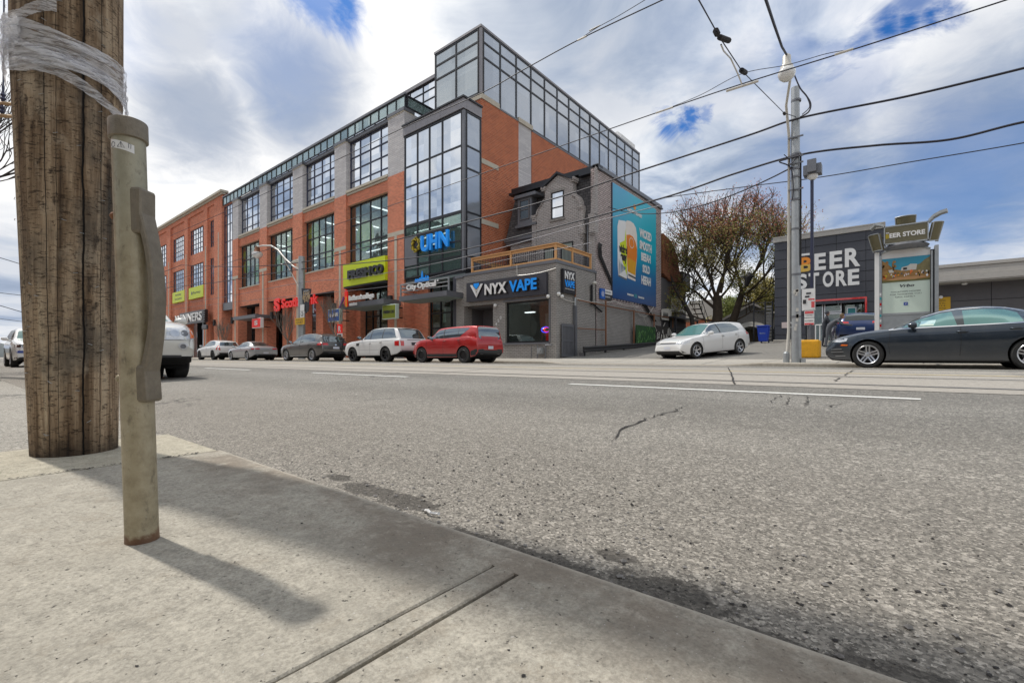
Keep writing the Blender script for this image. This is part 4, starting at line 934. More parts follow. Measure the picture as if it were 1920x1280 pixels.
def ad(pts, mat, lay, nm): MB().prism([(-.22+p[0]*1.26, 1.92+p[1]*1.91) for p in pts], 'y', y-.05-.004*lay, y-.052-.004*(lay-1)).build(nm, mat, PY)
ad([(0, 0), (1, 0), (1, .56), (0, .56)], 'poster_pale', 0, 'advert_text_panel'); ad([(0, .56), (1, .56), (1, 1), (0, 1)], 'poster_sky', 0, 'advert_picture')
ad([(0, .562), (1, .562), (1, .72), (.8, .78), (.5, .75), (.25, .8), (.1, .92), (0, .97)], 'poster_field', 1, 'advert_picture'); ad([(.68, .76), (1, .68), (1, .97), (.9, .93), (.8, .86), (.7, .84)], 'poster_hill', 2, 'advert_picture')
ad([(.4, .76), (.72, .76), (.74, .86), (.6, .87), (.55, .84), (.42, .82)], 'porcelain', 3, 'advert_house'); ad([(.14, .735), (.25, .74), (.25, .80), (.14, .79)], 'porcelain', 3, 'advert_house'); ad([(.45, .775), (.53, .775), (.53, .81), (.45, .81)], 'soot', 4, 'advert_window')
ad([(0, .562), (1, .562), (1, .60), (.8, .59), (0, .60)], 'poster_grass', 4, 'advert_grass'); ad([(.05, .60), (.7, .59), (.95, .62), (.8, .65), (.3, .64)], 'poster_sand', 4, 'advert_sand')
_r = random.Random(4)
for k in range(26): x, z, r = _r.uniform(.02, .98), _r.uniform(.64, .76), _r.uniform(.008, .022); ad([(x+r*math.cos(a)*_r.uniform(.6, 1.2), z+r*1.3*math.sin(a)) for a in [i*math.pi/3 for i in range(6)]], _r.choice(('white_paint', 'cedar', 'soot', 'lamp_amber', 'brew_pink', 'cloth_grey', 'poster_grass', 'skin', 'gold')), 6, 'advert_people')
for k in range(14): x, z, r = _r.uniform(.0, .3), _r.uniform(.78, .93), _r.uniform(.02, .04); ad([(max(.002, x+r*math.cos(a)*_r.uniform(.5, 1.3)), min(.99, z+r*math.sin(a)*_r.uniform(.5, 1.3))) for a in [i*math.pi/4 for i in range(8)]], 'poster_field', 3, 'advert_tree')
for (x, z, r, mt_) in ((.35, .69, .035, 'orange'), (.08, .68, .05, 'gold'), (.5, .70, .04, 'skin'), (.62, .74, .05, 'lamp_amber'), (.72, .68, .03, 'brew_pink'), (.2, .70, .03, 'white_paint'), (.42, .71, .03, 'cloth_grey'), (.86, .70, .04, 'sign_black'), (.56, .69, .03, 'porcelain'), (.28, .72, .03, 'cloth_grey'), (.93, .72, .03, 'white_paint'), (.78, .73, .035, 'cedar')):
    ad([(x+r*.6*math.cos(a), z+r*.55*math.sin(a)) for a in [i*math.pi/4 for i in range(8)]], mt_, 5, 'advert_people')
ya = y-.05
ftxt('Vrbo', 'sign_black', PY, .26, 3.53-.73, ya, .38, .10, .003, .03, shear=.25)
for t_, x, z, wd in (('VACATION HOMES', .02, 2.63, .78), ('FOR WHOEVER YOU', .0, 2.54, .82), ('CALL FAMILY', .13, 2.45, .54), ('AS IT SHOULD BE', .27, 2.34, .24)): ftxt(t_, 'sign_black', PY, x, z, ya, wd, .04 if wd > .3 else .012, .003)
b = MB(); b.box(.36, .47, ya-.006, ya, 2.17, 2.28); b.build('app_badge', 'plate_blue', PY); ftxt('V', 'white_paint', PY, .39, 2.2, ya-.006, .05, .05, .002)
for i, (z, mt_) in enumerate(((2.55, 'white_paint'), (2.4, 'teal_panel'), (2.2, 'lamp_red'), (2.05, 'white_paint'), (1.8, 'teal_panel'), (1.62, 'white_paint'), (1.45, 'lamp_red'))):
    b = MB(); b.box(-.29, -.24, y-.103, y-.1, z, z+.09); b.build('sticker', mt_, PY)
# crown-like top sign
CR = thing('crown_sign', 'olive and silver sign shaped like an open crown on top of the pylon', 'sign', (.4, 21, 4.3))
plain('olive_panel', (.135, .12, .065), .35, var=.15)
def cpanel(cx, cy, z0, z1, ang, wd, lean, name='panel', mat='olive_panel'):
    d = Vector((math.cos(ang), math.sin(ang), 0)); nrm = Vector((math.sin(ang), -math.cos(ang), 0)); b = MB(); n = 8; v = []
    for k in range(n+1):
        s = (k/n-.5)*wd; bul = .10*(1-(2*k/n-1)**2)
        for (z, l_) in ((z0, 0), (z1, lean)):
            p = Vector((cx, cy, z))+d*s*(1+(.12 if z == z1 else 0))+nrm*(bul+l_); v += [tuple(p), tuple(p-nrm*.08)]
    f = []
    for k in range(n):
        q = 4*k; f += [(q, q+4, q+6, q+2), (q+1, q+3, q+7, q+5), (q, q+1, q+5, q+4), (q+2, q+6, q+7, q+3)]
    f += [(0, 2, 3, 1), (4*n, 4*n+1, 4*n+3, 4*n+2)]
    b.add(v, f); o = b.build(name, mat, CR); 
    r_ = MB(); r_.tube([v[4*k] for k in range(n+1)], .018); r_.tube([v[4*k+2] for k in range(n+1)], .018); r_.tube([v[0], v[2]], .018); r_.tube([v[4*n], v[4*n+2]], .018); r_.build('rim', 'galvanised', o)
    return o
b = MB(); b.box(-.14, .96, 20.62, 20.75, 4.30, 4.86); b.build('front_panel', 'olive_panel', CR)
b = MB(); b.box(-.16, .98, 20.6, 20.76, 4.86, 4.90); b.box(-.16, .98, 20.6, 20.76, 4.26, 4.30); b.box(-.17, -.14, 20.6, 20.76, 4.26, 4.9); b.box(.96, .99, 20.6, 20.76, 4.26, 4.9); b.build('front_rim', 'galvanised', CR)
ftxt('EER STORE', 'white_paint', CR, -.02, 4.48, 20.62, .92, .16, .012, .035); ftxt('B', 'gold', CR, -.12, 4.47, 20.62, .09, .15, .012, .035)
b = MB(); b.box(-.12, -.03, 20.606, 20.62, 4.65, 4.675); b.build('overline', 'white_paint', CR)
l1 = cpanel(-.34, 20.84, 4.12, 4.68, math.radians(-50), .40, .16); r1 = cpanel(1.12, 20.86, 4.26, 4.84, math.radians(50), .34, .16)
txt('STORE', 'lettering', 'white_paint', CR, (-.52, 20.98, 4.36), (math.cos(math.radians(-50)), math.sin(math.radians(-50)), -.1), (-.77, -.64, 0), .32, .11, .01, .03)
cpanel(.42, 21.55, 4.85, 5.35, 0, .5, .1, 'rear_panel')
b = MB()
for pts in ([(-.55, 20.9, 4.92), (-.42, 20.75, 5.02), (-.28, 20.66, 4.97), (-.16, 20.62, 4.88)], [(.98, 20.62, 4.86), (1.1, 20.7, 5.02), (1.28, 20.8, 5.14), (1.45, 20.9, 5.2)]):
    for p, q in zip(pts, pts[1:]): b.add([(p[0], p[1], p[2]), (q[0], q[1], q[2]), (q[0], q[1], q[2]+.09), (p[0], p[1], p[2]+.09), (p[0]+.05, p[1]+.3, p[2]), (q[0]+.05, q[1]+.3, q[2]), (q[0]+.05, q[1]+.3, q[2]+.07), (p[0]+.05, p[1]+.3, p[2]+.07)], [(0, 1, 2, 3), (4, 7, 6, 5), (3, 2, 6, 7), (0, 4, 5, 1), (0, 3, 7, 4), (1, 5, 6, 2)])
b.each('curved_fin', 'galvanised', CR)
b = MB(); b.lathe([(.55, 4.1), (.62, 4.2), (.5, 4.3)], 24, (.42, 21.05, 0)); b.build('ring_base', 'mid_metal', CR)
# ---------------------------------------------------------------- signs on the office block
def sign(name, label, loc, cat='sign'): return thing(name, label, cat, loc)
S = sign('hospital_sign', 'three raised bright blue letters beside a gold swirl emblem on the glass bay', (-22.5, 19.5, 7.2))
for ch, x, wd in (('U', -23.63, .80), ('H', -22.75, .72), ('N', -21.9, .86)):
    ftxt(ch, 'bright_blue', S, x, 7.18, YF-.12, wd, 1.04, .15, .03)
b = MB(); cx, cz = -24.2, 7.76
for k in range(6):
    a0 = k*math.pi/3+.2; pts = []
    for i in range(8):
        a = a0+i*.20; r = .50 if 1 else 0; pts.append((cx+(r*(1-.04*i))*math.cos(a)*.95, cz+r*(1-.04*i)*math.sin(a)*1.05))
    for i in range(7, -1, -1):
        a = a0+.1+i*.20; r = .22+.032*i; pts.append((cx+r*math.cos(a), cz+r*math.sin(a)*1.1))
    b.prism(pts, 'y', YF-.24, YF-.14)
b.build('gold_swirl', 'gold', S)
b = MB(); b.lathe([(.46, 0), (.46, .06)], 24, (cx, YF-.13, cz), 'y'); b.build('emblem_backing', 'sign_black', S)
S = sign('grocery_sign', 'large lime green board with raised black letters above a dark recess', (-30, 19.5, 5.8))
b = MB(); b.box(-32.93, -27.5, YF-.22, YF+.1, 5.80, 7.52); b.build('board', 'lime', S); b = MB(); b.box(-32.93, -27.5, YF-.15, YF+.3, 5.68, 5.79); b.build('bottom_rail', 'dark_metal', S)
for t_, x, wd in (('FRESH', -32.1, 3.05), ('CO', -28.95, 1.35)): ftxt(t_, 'sign_black', S, x, 6.27, YF-.22, wd, .68, .16, .06)
S = sign('red_letter_sign', 'long red raised lettering with a big red S mark hanging in the ground floor recess', (-40, 19.5, 4.7))
b = MB()
for k in range(2): pass
ftxt('S', 'red_sign', S, -44.75, 4.58, YF-.2, 1.2, 1.25, .1, .05); ftxt('Scotiabank', 'red_sign', S, -43.2, 4.80, YF-.2, 6.55, .88, .1, .03)
S = sign('clothing_store_sign', 'tall white letters on a dark ribbed band over the left entrance', (-66, 19.2, 4.5))
b = MB(); b.box(-71.1, -61.9, YF-.6, YF-.3, 4.45, 5.95)
for k in range(5): b.box(-62.2, -61.7, YF-.8, YF-.3, 4.55+k*.28, 4.65+k*.28)
b.build('band', 'sign_black', S); ftxt('WINNERS', 'white_paint', S, -74.2+1.4, 4.7, YF-.6, 10.0, 1.05, .08, .01)
S = sign('optician_sign', 'white lettering with a blue skyline cut-out on a rail above the canopy', (-22, 18.2, 4.4))
for t_, x, wd in (('City', -23.25, .95), ('Optical', -22.2, 1.66)): ftxt(t_, 'white_paint', S, x, 4.42, 18.16, wd, .42 if t_ == 'City' else .45, .06, .035)
b = MB(); sk = [(-22.45, 4.93), (-21.2, 4.93)]; xs = [(-21.2, 5.12), (-21.27, 5.22), (-21.33, 5.1), (-21.42, 5.1), (-21.45, 5.25), (-21.52, 5.1), (-21.6, 5.15), (-21.7, 5.1), (-21.74, 5.35), (-21.79, 5.55), (-21.84, 5.35), (-21.88, 5.1), (-22.0, 5.16), (-22.1, 5.05), (-22.2, 5.12), (-22.3, 5.03), (-22.38, 5.14), (-22.45, 5.02)]
b.prism(sk+xs, 'y', 18.12, 18.18); b.build('blue_skyline', 'bright_blue', S)
b = MB(); b.lathe([(.05, 0), (.05, .03)], 12, (-20.4, 18.14, 4.83), 'y'); b.build('registered_dot', 'white_paint', S)
S = thing('metal_canopy', 'grey metal canopy with a rail frame over the shop front below the glass bay', 'canopy', (-22, 18.9, 3.9))
b = MB(); b.box(-24.1, -19.7, 18.2, 19.75, 3.9, 4.2); b.build('deck', 'mid_metal', S)
b = MB(); b.box(-23.98, -19.72, 18.3, 19.7, 3.86, 3.899); b.build('soffit', 'soffit', S)
b = MB()
for z in (4.45, 4.68, 4.9): b.box(-24.0, -19.6, 18.22, 18.27, z, z+.05); b.box(-24.0, -23.95, 18.27, 19.6, z, z+.05)
for x in (-24.0, -19.6): b.box(x, x+.05, 18.2, 18.29, 4.2, 4.97)
b.build('rail_frame', 'galvanised', S)
S = thing('metal_canopy', 'long dark metal canopy below the lime green board', 'canopy', (-28.5, 19, 3.9))
b = MB(); b.box(-31.3, -26.0, 18.4, 20.6, 3.92, 4.26); b.build('deck', 'mid_metal', S); b = MB(); b.box(-31.25, -26.05, 18.45, 20.5, 3.88, 3.919); b.build('soffit', 'soffit', S)
S = sign('mall_sign', 'white lower case letters with an orange and purple flame on a dark canopy', (-29, 18.3, 4.2))
ftxt('bathurst college', 'white_paint', S, -30.02, 4.28, 18.38, 3.0, .48, .1, .045); ftxt('centre', 'white_paint', S, -30.02, 4.02, 18.38, .95, .24, .06, .045)
b = MB(); b.prism([(-30.55, 4.1), (-30.2, 4.0), (-30.2, 5.0), (-30.38, 5.25), (-30.55, 5.15)], 'y', 18.28, 18.36); b.build('orange_flame', 'red_sign', S)
b = MB(); b.prism([(-30.4, 4.0), (-30.2, 3.95), (-30.22, 4.6), (-30.36, 4.75)], 'y', 18.24, 18.28); b.build('gold_flame', 'orange', S)
plain('purple', (.16, .03, .20), .4, var=.1); b = MB(); b.prism([(-31.35, 3.95), (-31.25, 3.95), (-30.65, 4.6), (-30.75, 4.75)], 'y', 18.28, 18.36); b.build('purple_flame', 'purple', S)
S = thing('metal_canopy', 'short dark canopy beside the small red bank sign', 'canopy', (-49, 19, 4)); b = MB(); b.box(-51.7, -46.3, 18.5, 20.5, 4.1, 4.42); b.build('deck', 'mid_metal', S)
def blade(name, label, x, y, z0, z1, wd, edge, face, dep=.28):
    S = sign(name, label, (x+wd/2, y, z0)); b = MB(); b.box(x, x+wd, y, y+dep, z0, z1); b.build('box', edge, S, bevel=.03); b = MB(); b.box(x+.06, x+wd-.06, y-.015, y, z0+.06, z1-.06); b.build('face', face, S, bevel=.006)
    b = MB(); b.tube([(x+wd*.5, y+dep, z1-.15), (x+wd*.5, 20.0, z1-.15)], .04); b.tube([(x+wd*.5, y+dep, z0+.15), (x+wd*.5, 20.0, z0+.15)], .04); b.each('bracket', 'dark_metal', S); return S
S = blade('blade_sign', 'square red bank sign with a white S mark, projecting by the short canopy', -47.6, 18.7, 3.12, 4.08, 2.0, 'white_paint', 'red_sign'); ftxt('S', 'white_paint', S, -46.95, 3.38, 18.68, .72, .46, .012, .05)
S = blade('blade_sign', 'square blue sign with white letters, projecting near the pole', -33.6, 18.7, 3.05, 4.03, 1.65, 'poster_pale', 'blue_sign'); ftxt('UHN', 'white_paint', S, -33.0, 3.42, 18.68, .9, .30, .012, .05)
b = MB(); b.lathe([(.09, 0), (.16, .01)], 12, (-33.28, 18.675, 3.56), 'y'); b.build('swirl', 'white_paint', S)
S = blade('blade_sign', 'square olive green sign with black letters, projecting by the dark canopy', -26.6, 18.7, 2.9, 3.88, 1.5, 'poster_pale', 'olive_sign'); ftxt('FRESH CO', 'sign_black', S, -26.42, 3.28, 18.68, 1.2, .20, .012, .06)
S = sign('blade_sign', 'small black rounded sign hanging near the tall white letters', (-61.5, 19, 3.6)); b = MB(); b.box(-62.4, -60.7, 19.0, 19.2, 3.55, 4.1); b.build('box', 'sign_black', S, bevel=.1); b = MB(); b.tube([(-61.5, 19.1, 4.1), (-61.5, 19.1, 4.5)], .04); b.build('hanger', 'dark_metal', S)
for x0, x1, t1, t2 in ((-76.3, -71.3, 'Amazing', 'food prices'), (-69.6, -64.4, 'Pharmacy', None)):
    S = sign('lime_banner', 'lime green banner with %s of black text under an upper window' % ('one line' if t2 is None else 'two lines'), (x0+2, 19.7, 7.6)); b = MB(); b.box(x0, x1, YF-.02, YF+.28, 7.68, 9.12); b.build('banner', 'lime', S)
    if t2: ftxt(t1, 'sign_black', S, x0+1.2, 8.5, YF-.02, 2.4, .35, .01); ftxt(t2, 'sign_black', S, x0+1.0, 7.95, YF-.02, 2.9, .35, .01)
    else: ftxt(t1, 'sign_black', S, x0+1.6, 8.15, YF-.02, 2.7, .42, .01); b = MB(); b.lathe([(.22, 0), (.22, .01)], 12, (x0+1.2, YF-.04, 8.4), 'y'); b.build('leaf_mark', 'sign_black', S)
# shop signs
S = sign('shop_sign', 'wide dark fascia board with white and blue raised letters', (-16.3, 19.3, 3.6))
b = MB(); b.box(-19.2, -13.52, 19.3, 19.49, 3.58, 4.68); b.build('board', 'sign_grey', S)
ftxt('NYX', 'white_paint', S, -17.65, 3.86, 19.2, 1.6, .60, .03, .03); ftxt('NYX', 'black', S, -17.62, 3.84, 19.3, 1.62, .60, .09, .03); ftxt('VAPE', 'bright_blue', S, -15.86, 3.86, 19.2, 1.82, .60, .03, .03); ftxt('VAPE', 'black', S, -15.82, 3.84, 19.3, 1.84, .60, .09, .03)
def tri(pts, lay, mt_, nm): MB().prism(pts, 'y', 19.2-.01*lay, 19.21 if lay == 0 else 19.2-.01*lay+.009).build(nm, mt_, S)
b = MB(); b.prism([(-18.8, 4.5), (-17.8, 4.5), (-18.3, 3.75)], 'y', 19.22, 19.3); b.build('emblem_back', 'black', S)
b = MB(); b.prism([(-18.8, 4.52), (-18.3, 3.77), (-17.8, 4.52), (-17.98, 4.52), (-18.3, 4.02), (-18.62, 4.52)], 'y', 19.19, 19.215); b.build('emblem_outline', 'white_paint', S)
b = MB(); b.prism([(-18.5, 4.58), (-18.1, 4.58), (-18.08, 4.46), (-18.3, 4.25), (-18.52, 4.46)], 'y', 19.18, 19.2); b.build('emblem_gem', 'bright_blue', S)
b = MB(); b.prism([(-18.52, 4.4), (-18.3, 4.2), (-18.08, 4.4), (-18.18, 4.22), (-18.3, 4.1), (-18.42, 4.22)], 'y', 19.185, 19.2); b.prism([(-18.42, 4.12), (-18.3, 4.0), (-18.18, 4.12), (-18.3, 3.9)], 'y', 19.185, 19.2); b.build('emblem_wing', 'porcelain', S)
S = sign('wall_sign', 'black box sign with stacked white and blue words on the side wall', (-13, 20.4, 3.7))
b = MB(); b.box(-13.03, -12.85, 19.88, 21.05, 3.66, 4.88); b.build('box', 'sign_black', S)
stxt('NYX', 'white_paint', S, 20.0, 4.38, -12.85, .93, .40, .012, .03); stxt('VAPE', 'bright_blue', S, 20.0, 3.97, -12.85, .93, .36, .012, .03); stxt('www.nyxvape.com', 'white_paint', S, 20.02, 3.84, -12.85, .9, .06, .006)
S = sign('wall_sign', 'small blue and white door-directory sign beside the billboard', (-13, 24.7, 3.6))
b = MB(); b.box(-13.0, -12.9, 23.9, 24.4, 3.75, 4.35); b.build('blue_part', 'blue_sign', S); b = MB(); b.box(-13.0, -12.93, 24.4, 25.35, 4.08, 4.35); b.build('white_part', 'white_paint', S); b = MB(); b.box(-13.0, -12.93, 24.4, 25.35, 3.78, 4.07); b.build('black_part', 'sign_black', S)
stxt('DANFORTH', 'sign_black', S, 24.5, 4.16, -12.93, .7, .1, .005); stxt('DRIVE', 'white_paint', S, 24.5, 3.87, -12.93, .6, .1, .005); stxt('@', 'white_paint', S, 23.98, 3.88, -12.9, .32, .32, .005)
S = sign('house_number', 'white three-digit house number set diagonally beside the shop window', (-16.9, 19.4, 2.4))
for i_, ch in enumerate('450'): ftxt(ch, 'white_paint', S, -17.12+.17*i_, 2.14+.17*i_, 19.5, .11, .17, .01)
S = sign('neon_sign', 'red and blue neon oval in the lower right of the shop window', (-14, 20, 1.6))
for r, mt_, dx in ((.26, 'neon_blue', 0), (.2, 'neon_red', .1)):
    b = MB(); b.tube([(-14.05+dx+r*math.cos(a), 20.0, 1.82+r*.55*math.sin(a)) for a in [i*math.pi/10 for i in range(21)]], .028, 6); b.build('neon_tube', mt_, S)
b = MB(); b.box(-14.1, -13.75, 20.1, 20.2, 1.25, 1.72); b.build('red_card', 'red_sign', S)
S = thing('gas_meter', 'grey gas meter with pipes at the foot of the shop wall', 'gas meter', (-13.9, 19.3, .3))
b = MB(); b.tube([(-14.1, 19.35, .3), (-14.1, 19.35, 1.0)], .03); b.tube([(-13.6, 19.35, .3), (-13.6, 19.35, 1.0), (-13.2, 19.35, 1.0)], .03); b.tube([(-14.5, 19.35, .25), (-14.5, 19.35, 1.0)], .025); b.build('pipe', 'mid_metal', S); b = MB(); b.box(-13.98, -13.72, 19.15, 19.4, .55, .85); b.lathe([(.1, 0), (.1, .05)], 14, (-13.85, 19.1, .72), 'y'); b.build('meter', 'galvanised', S)
S = thing('wall_lights', 'white floodlights clustered at the shop corner', 'light fixture', (-13.2, 19.4, 3.6)); b = MB()
for x, y, z in ((-13.45, 19.36, 3.46), (-12.9, 19.8, 3.45), (-12.9, 19.5, 3.55), (-17.05, 19.4, 3.25)): b.lathe([(.02, -.1), (.09, -.04), (.1, .03), (.05, .08)], 12, (x, y, z), 'y')
b.each('lamp_head', 'lamp_glass', S)
S = thing('wall_lamp', 'black gooseneck lamp with white head on the side wall', 'light fixture', (-13, 23.6, 3.5)); b = MB(); b.lathe([(.04, .1), (.16, 0), (.14, -.06)], 12, (-12.75, 22.9, 4.5)); b.build('lamp_head', 'porcelain', S); b = MB(); b.box(-12.98, -12.9, 22.85, 22.97, 3.3, 4.42); b.tube([(-12.92, 22.9, 3.4), (-12.92, 24.0, 3.0)], .05); b.build('conduit', 'black', S)
S = thing('ashtray_box', 'black mail box with sloped lid mounted beside the shop entry', 'mail box', (-19.2, 19.4, 2)); b = MB(); b.box(-19.7, -18.9, 19.15, 19.45, 2.0, 2.12); b.box(-19.5, -19.2, 19.2, 19.45, 1.6, 2.0); b.build('box', 'sign_black', S)
# picket gate, post, pipe fence, guard rail, green container
S = thing('wooden_gate', 'grey painted wooden gate closing the gap beside the shop', 'gate', (-13, 20.4, .3))
b = MB()
for i_ in range(8): b.box(-13.0, -12.95, 19.95+i_*.125, 20.04+i_*.125, .42, 1.95)
b.build('planks', 'mid_metal', S); b = MB(); b.box(-12.96, -12.92, 19.85, 20.98, 1.95, 2.08); b.box(-12.96, -12.92, 19.85, 20.98, .4, .5); b.box(-12.955, -12.925, 19.85, 20.98, 1.2, 1.27); b.box(-12.96, -12.92, 19.85, 19.94, .5, 1.95); b.box(-12.96, -12.92, 20.9, 20.98, .5, 1.95); b.build('frame', 'mid_metal', S)
S = thing('wooden_post', 'tall grey post with a rusty pipe top standing beside the gate', 'post', (-12.95, 21.2, .3)); b = MB(); b.box(-13.02, -12.86, 21.05, 21.23, .3, 3.1); b.build('post', 'mid_metal', S); b = MB(); b.tube([(-12.94, 21.14, 3.1), (-12.94, 21.14, 3.55)], .05); b.build('pale_pipe', 'galvanised', S); b = MB(); b.tube([(-12.94, 21.14, 3.55), (-12.94, 21.14, 4.3)], .055); b.build('pipe', 'rusty', S)
S = thing('pipe_fence', 'rusty pipe fence frame running along the painted side wall', 'fence', (-12.8, 28, .6)); b = MB()
for y in (24.3, 28.1, 31.4, 35.0): b.tube([(-12.8, y, .4), (-12.8, y, 3.65 if y < 25 else 3.4)], .05)
b.tube([(-12.8, 21.2, 3.4), (-12.8, 24.3, 3.35), (-12.8, 31.4, 3.3), (-12.8, 40, 3.35)], .035); b.tube([(-12.8, 21.2, 1.9), (-12.8, 24.3, 1.95)], .03); b.build('pipes', 'rusty', S)
S = thing('guard_rail', 'black corrugated guard rail along the edge of the parking lot', 'guard rail', (-12.3, 26, .4)); b = MB()
prof = [(0, 0), (.05, .04), (.05, .1), (.0, .15), (.05, .2), (.05, .26), (0, .3), (-.03, .3), (-.03, 0)]
b.v += [(-12.3+p[0], 20.9, .62+p[1]) for p in prof]+[(-12.3+p[0], 33.0, 1.22+p[1]) for p in prof]; n = len(prof)
b.f += [tuple(range(n)), tuple(range(2*n-1, n-1, -1))]+[(i, i+n, (i+1) % n+n, (i+1) % n) for i in range(n)]; b.mi += [0]*(n+2); b.build('rail', 'plastic_black', S)
for k in range(6): y = 21.1+k*2.3; b = MB(); b.box(-12.42, -12.34, y, y+.1, .25, .85+.05*(y-21)); b.build('post', 'plastic_black', S)
b = MB(); b.box(-12.5, -12.35, 20.85, 21.05, .25, .6); b.build('end_block', 'grey_wall', S)
S = thing('wall_art_panel', 'green painted panel with scribbled plant shapes behind the guard rail', 'panel', (-12.7, 29.7, 1.3)); b = MB(); b.box(-12.72, -12.66, 28.2, 31.3, 1.0, 2.45); b.build('panel', 'lime_light' if 0 else 'plate_blue', S); plain('deep_green', (.02, .075, .02), .6, var=.5, scale=3); S.children[0].data.materials[0] = M['deep_green']
b = MB()
for k in range(34):
    y = random.uniform(28.3, 31.2); z = random.uniform(1.1, 2.2); b.tube([(-12.655, y+.12*math.sin(i*.8+k), z+.09*i*random.uniform(.5, 1)) for i in range(5)], .016, 4)
plain('scribble_green', (.10, .24, .06), .6, var=.3); b.build('scribbles', 'scribble_green', S)
S = thing('graffiti', 'white sprayed graffiti letters along the dark base of the rear wall', 'graffiti', (-12.7, 35, 1.5)); b = MB()
for k in range(30):
    y = 31.6+k*.3+random.uniform(-.1, .1); z = random.uniform(1.3, 2.0); pts = [(-12.72, y+random.uniform(-.25, .25), z+random.uniform(-.1, .7)) for i in range(5)]; b.tube(pts, .022, 4)
b.build('strokes', 'porcelain', S); b = MB(); b.box(-12.8, -12.74, 31.5, 41, 1.0, 2.6); b.build('board', 'dark_fence', S)
S = thing('white_sign_board', 'small white scrawled board on the wall corner past the billboard', 'sign', (-12.9, 33.8, 3.2)); b = MB(); b.box(-12.9, -12.84, 33.0, 34.3, 3.1, 3.85); b.build('board', 'porcelain', S); b = MB()
for k in range(5): b.tube([(-12.83, 33.15+.2*k, 3.25), (-12.83, 33.25+.2*k, 3.65), (-12.83, 33.3+.2*k, 3.3)], .02, 4)
b.build('scrawl', 'soot', S)
S = thing('loose_cables', 'pale loose cables looping along the side wall under the billboard', 'cable', (-12.9, 28, 3.5)); b = MB()
def sag(a, c, d, n=14): a, c = Vector(a), Vector(c); return [tuple(a.lerp(c, i/n)-Vector((0, 0, d*4*(i/n)*(1-i/n)))) for i in range(n+1)]
for a, c, d in (((-12.9, 21.2, 3.5), (-12.9, 25.6, 3.75), .15), ((-12.9, 25.6, 3.75), (-12.9, 29, 3.7), .1), ((-12.9, 28, 3.9), (-12.9, 31.5, 3.9), .8), ((-12.85, 29.8, 3.0), (-12.85, 33.6, 2.9), .9), ((-12.95, 19.8, 3.4), (-12.95, 21.2, 3.3), .05), ((-15.5, 19.4, 5.3), (-15.5, 19.42, 4.75), 0), ((-15.5, 19.42, 4.75), (-13.0, 19.42, 4.85), .08)): b.tube(sag(a, c, d), .02, 5)
b.build('cables', 'porcelain', S)
b = MB()
for k in range(4): b.tube([(-12.98, 24.15-.1*k, 6.9+.02*k), (-12.9, 23.9-.1*k, 6.7-.05*k), (-12.92, 24.0-.1*k, 6.2), (-12.96, 25.4, 4.9-.08*k)], .035, 6)
for k in range(3): b.tube([(-12.95, 29.8+.25*k, 3.95), (-12.9, 31.6+.2*k, 2.9)], .04, 6)
b.each('black_conduit', 'soot', S)
# ---------------------------------------------------------------- foreground: wooden utility pole
mt, T, bs, o_ = newmat('pole_wood')
st = T.vmul(T.pos, (1, 1, .045)); grain = T.noise(st, 70, 5, .7, .3); grain2 = T.noise(st, 26, 5, .65, .4); patch = T.noise(T.pos, 4, 6, .65)
dash = T.noise(T.vmul(T.pos, (1, 1, 4)), 34, 4, .8, .8)
c = T.ramp(grain2, (.30, (.035, .022, .014)), (.43, (.17, .112, .066)), (.58, (.37, .275, .18)), (.74, (.54, .44, .31)))
c = T.mix(T.m('MULTIPLY', T.smooth(grain, .52, .75), .7), c, (.07, .045, .028))
pale = T.smooth(T.noise(T.vmul(T.pos, (1, 1, .6)), 7, 5, .7), .52, .68); c = T.mix(T.m('MULTIPLY', pale, .55), c, (.42, .345, .25))
c = T.mix(T.m('MULTIPLY', T.smooth(patch, .46, .68), .62), c, (.075, .07, .06))
blot = T.smooth(T.noise(T.vmul(T.pos, (1, 1, .45)), 15, 6, .75), .56, .66); c = T.mix(T.m('MULTIPLY', blot, .75), c, (.022, .015, .011))
s = T.n('ShaderNodeSeparateXYZ'); T.l(T.pos, s.inputs[0])
chip = T.smooth(dash, .57, .62); c = T.mix(T.m('MULTIPLY', chip, .68), c, (.035, .02, .012))
foot = T.m('SUBTRACT', 1.0, T.smooth(T.m('ADD', s.outputs[2], T.m('MULTIPLY', T.noise(T.pos, 12, 5, .7), .26)), .15, .30)); c = T.mix(T.m('MULTIPLY', foot, .8), c, (.03, .022, .016))
wht = T.smooth(T.noise(T.vmul(T.pos, (1, 1, .7)), 42, 3, .7), .73, .76); c = T.mix(wht, c, (.55, .5, .42))
# long drying checks that wander down the pole
ang = T.m('ARCTAN2', T.m('SUBTRACT', s.outputs[1], .32), T.m('SUBTRACT', s.outputs[0], -2.428))
wv = T.m('MULTIPLY', T.m('SUBTRACT', T.noise(T.vmul(T.pos, (0, 0, 1)), 3.2, 5, .6), .5), .22); gap = None
for a0, w_ in ((.02, .028), (-.50, .006), (-.72, .010), (-1.32, .005), (.42, .009), (-1.42, .005), (.72, .005)):
    q = T.m('SUBTRACT', 1.0, T.smooth(T.m('ABSOLUTE', T.m('SUBTRACT', T.m('ADD', ang, T.m('MULTIPLY', wv, 1.0 if w_ > .01 else .6)), a0)), w_*.4, w_)); gap = q if gap is None else T.m('MAXIMUM', gap, q)
c = T.mix(gap, c, (.008, .006, .005)); setc(T, bs, 'Base Color', c); bs.inputs['Roughness'].default_value = .85; bs.inputs['Specular IOR Level'].default_value = .25
hgt = T.m('SUBTRACT', T.m('MULTIPLY', grain, .8), T.m('ADD', T.m('MULTIPLY', gap, 1.6), T.m('MULTIPLY', chip, .6))); bump(T, bs, hgt, .9, .008); M['pole_wood'] = mt
PX, PY_ = -2.428, .320
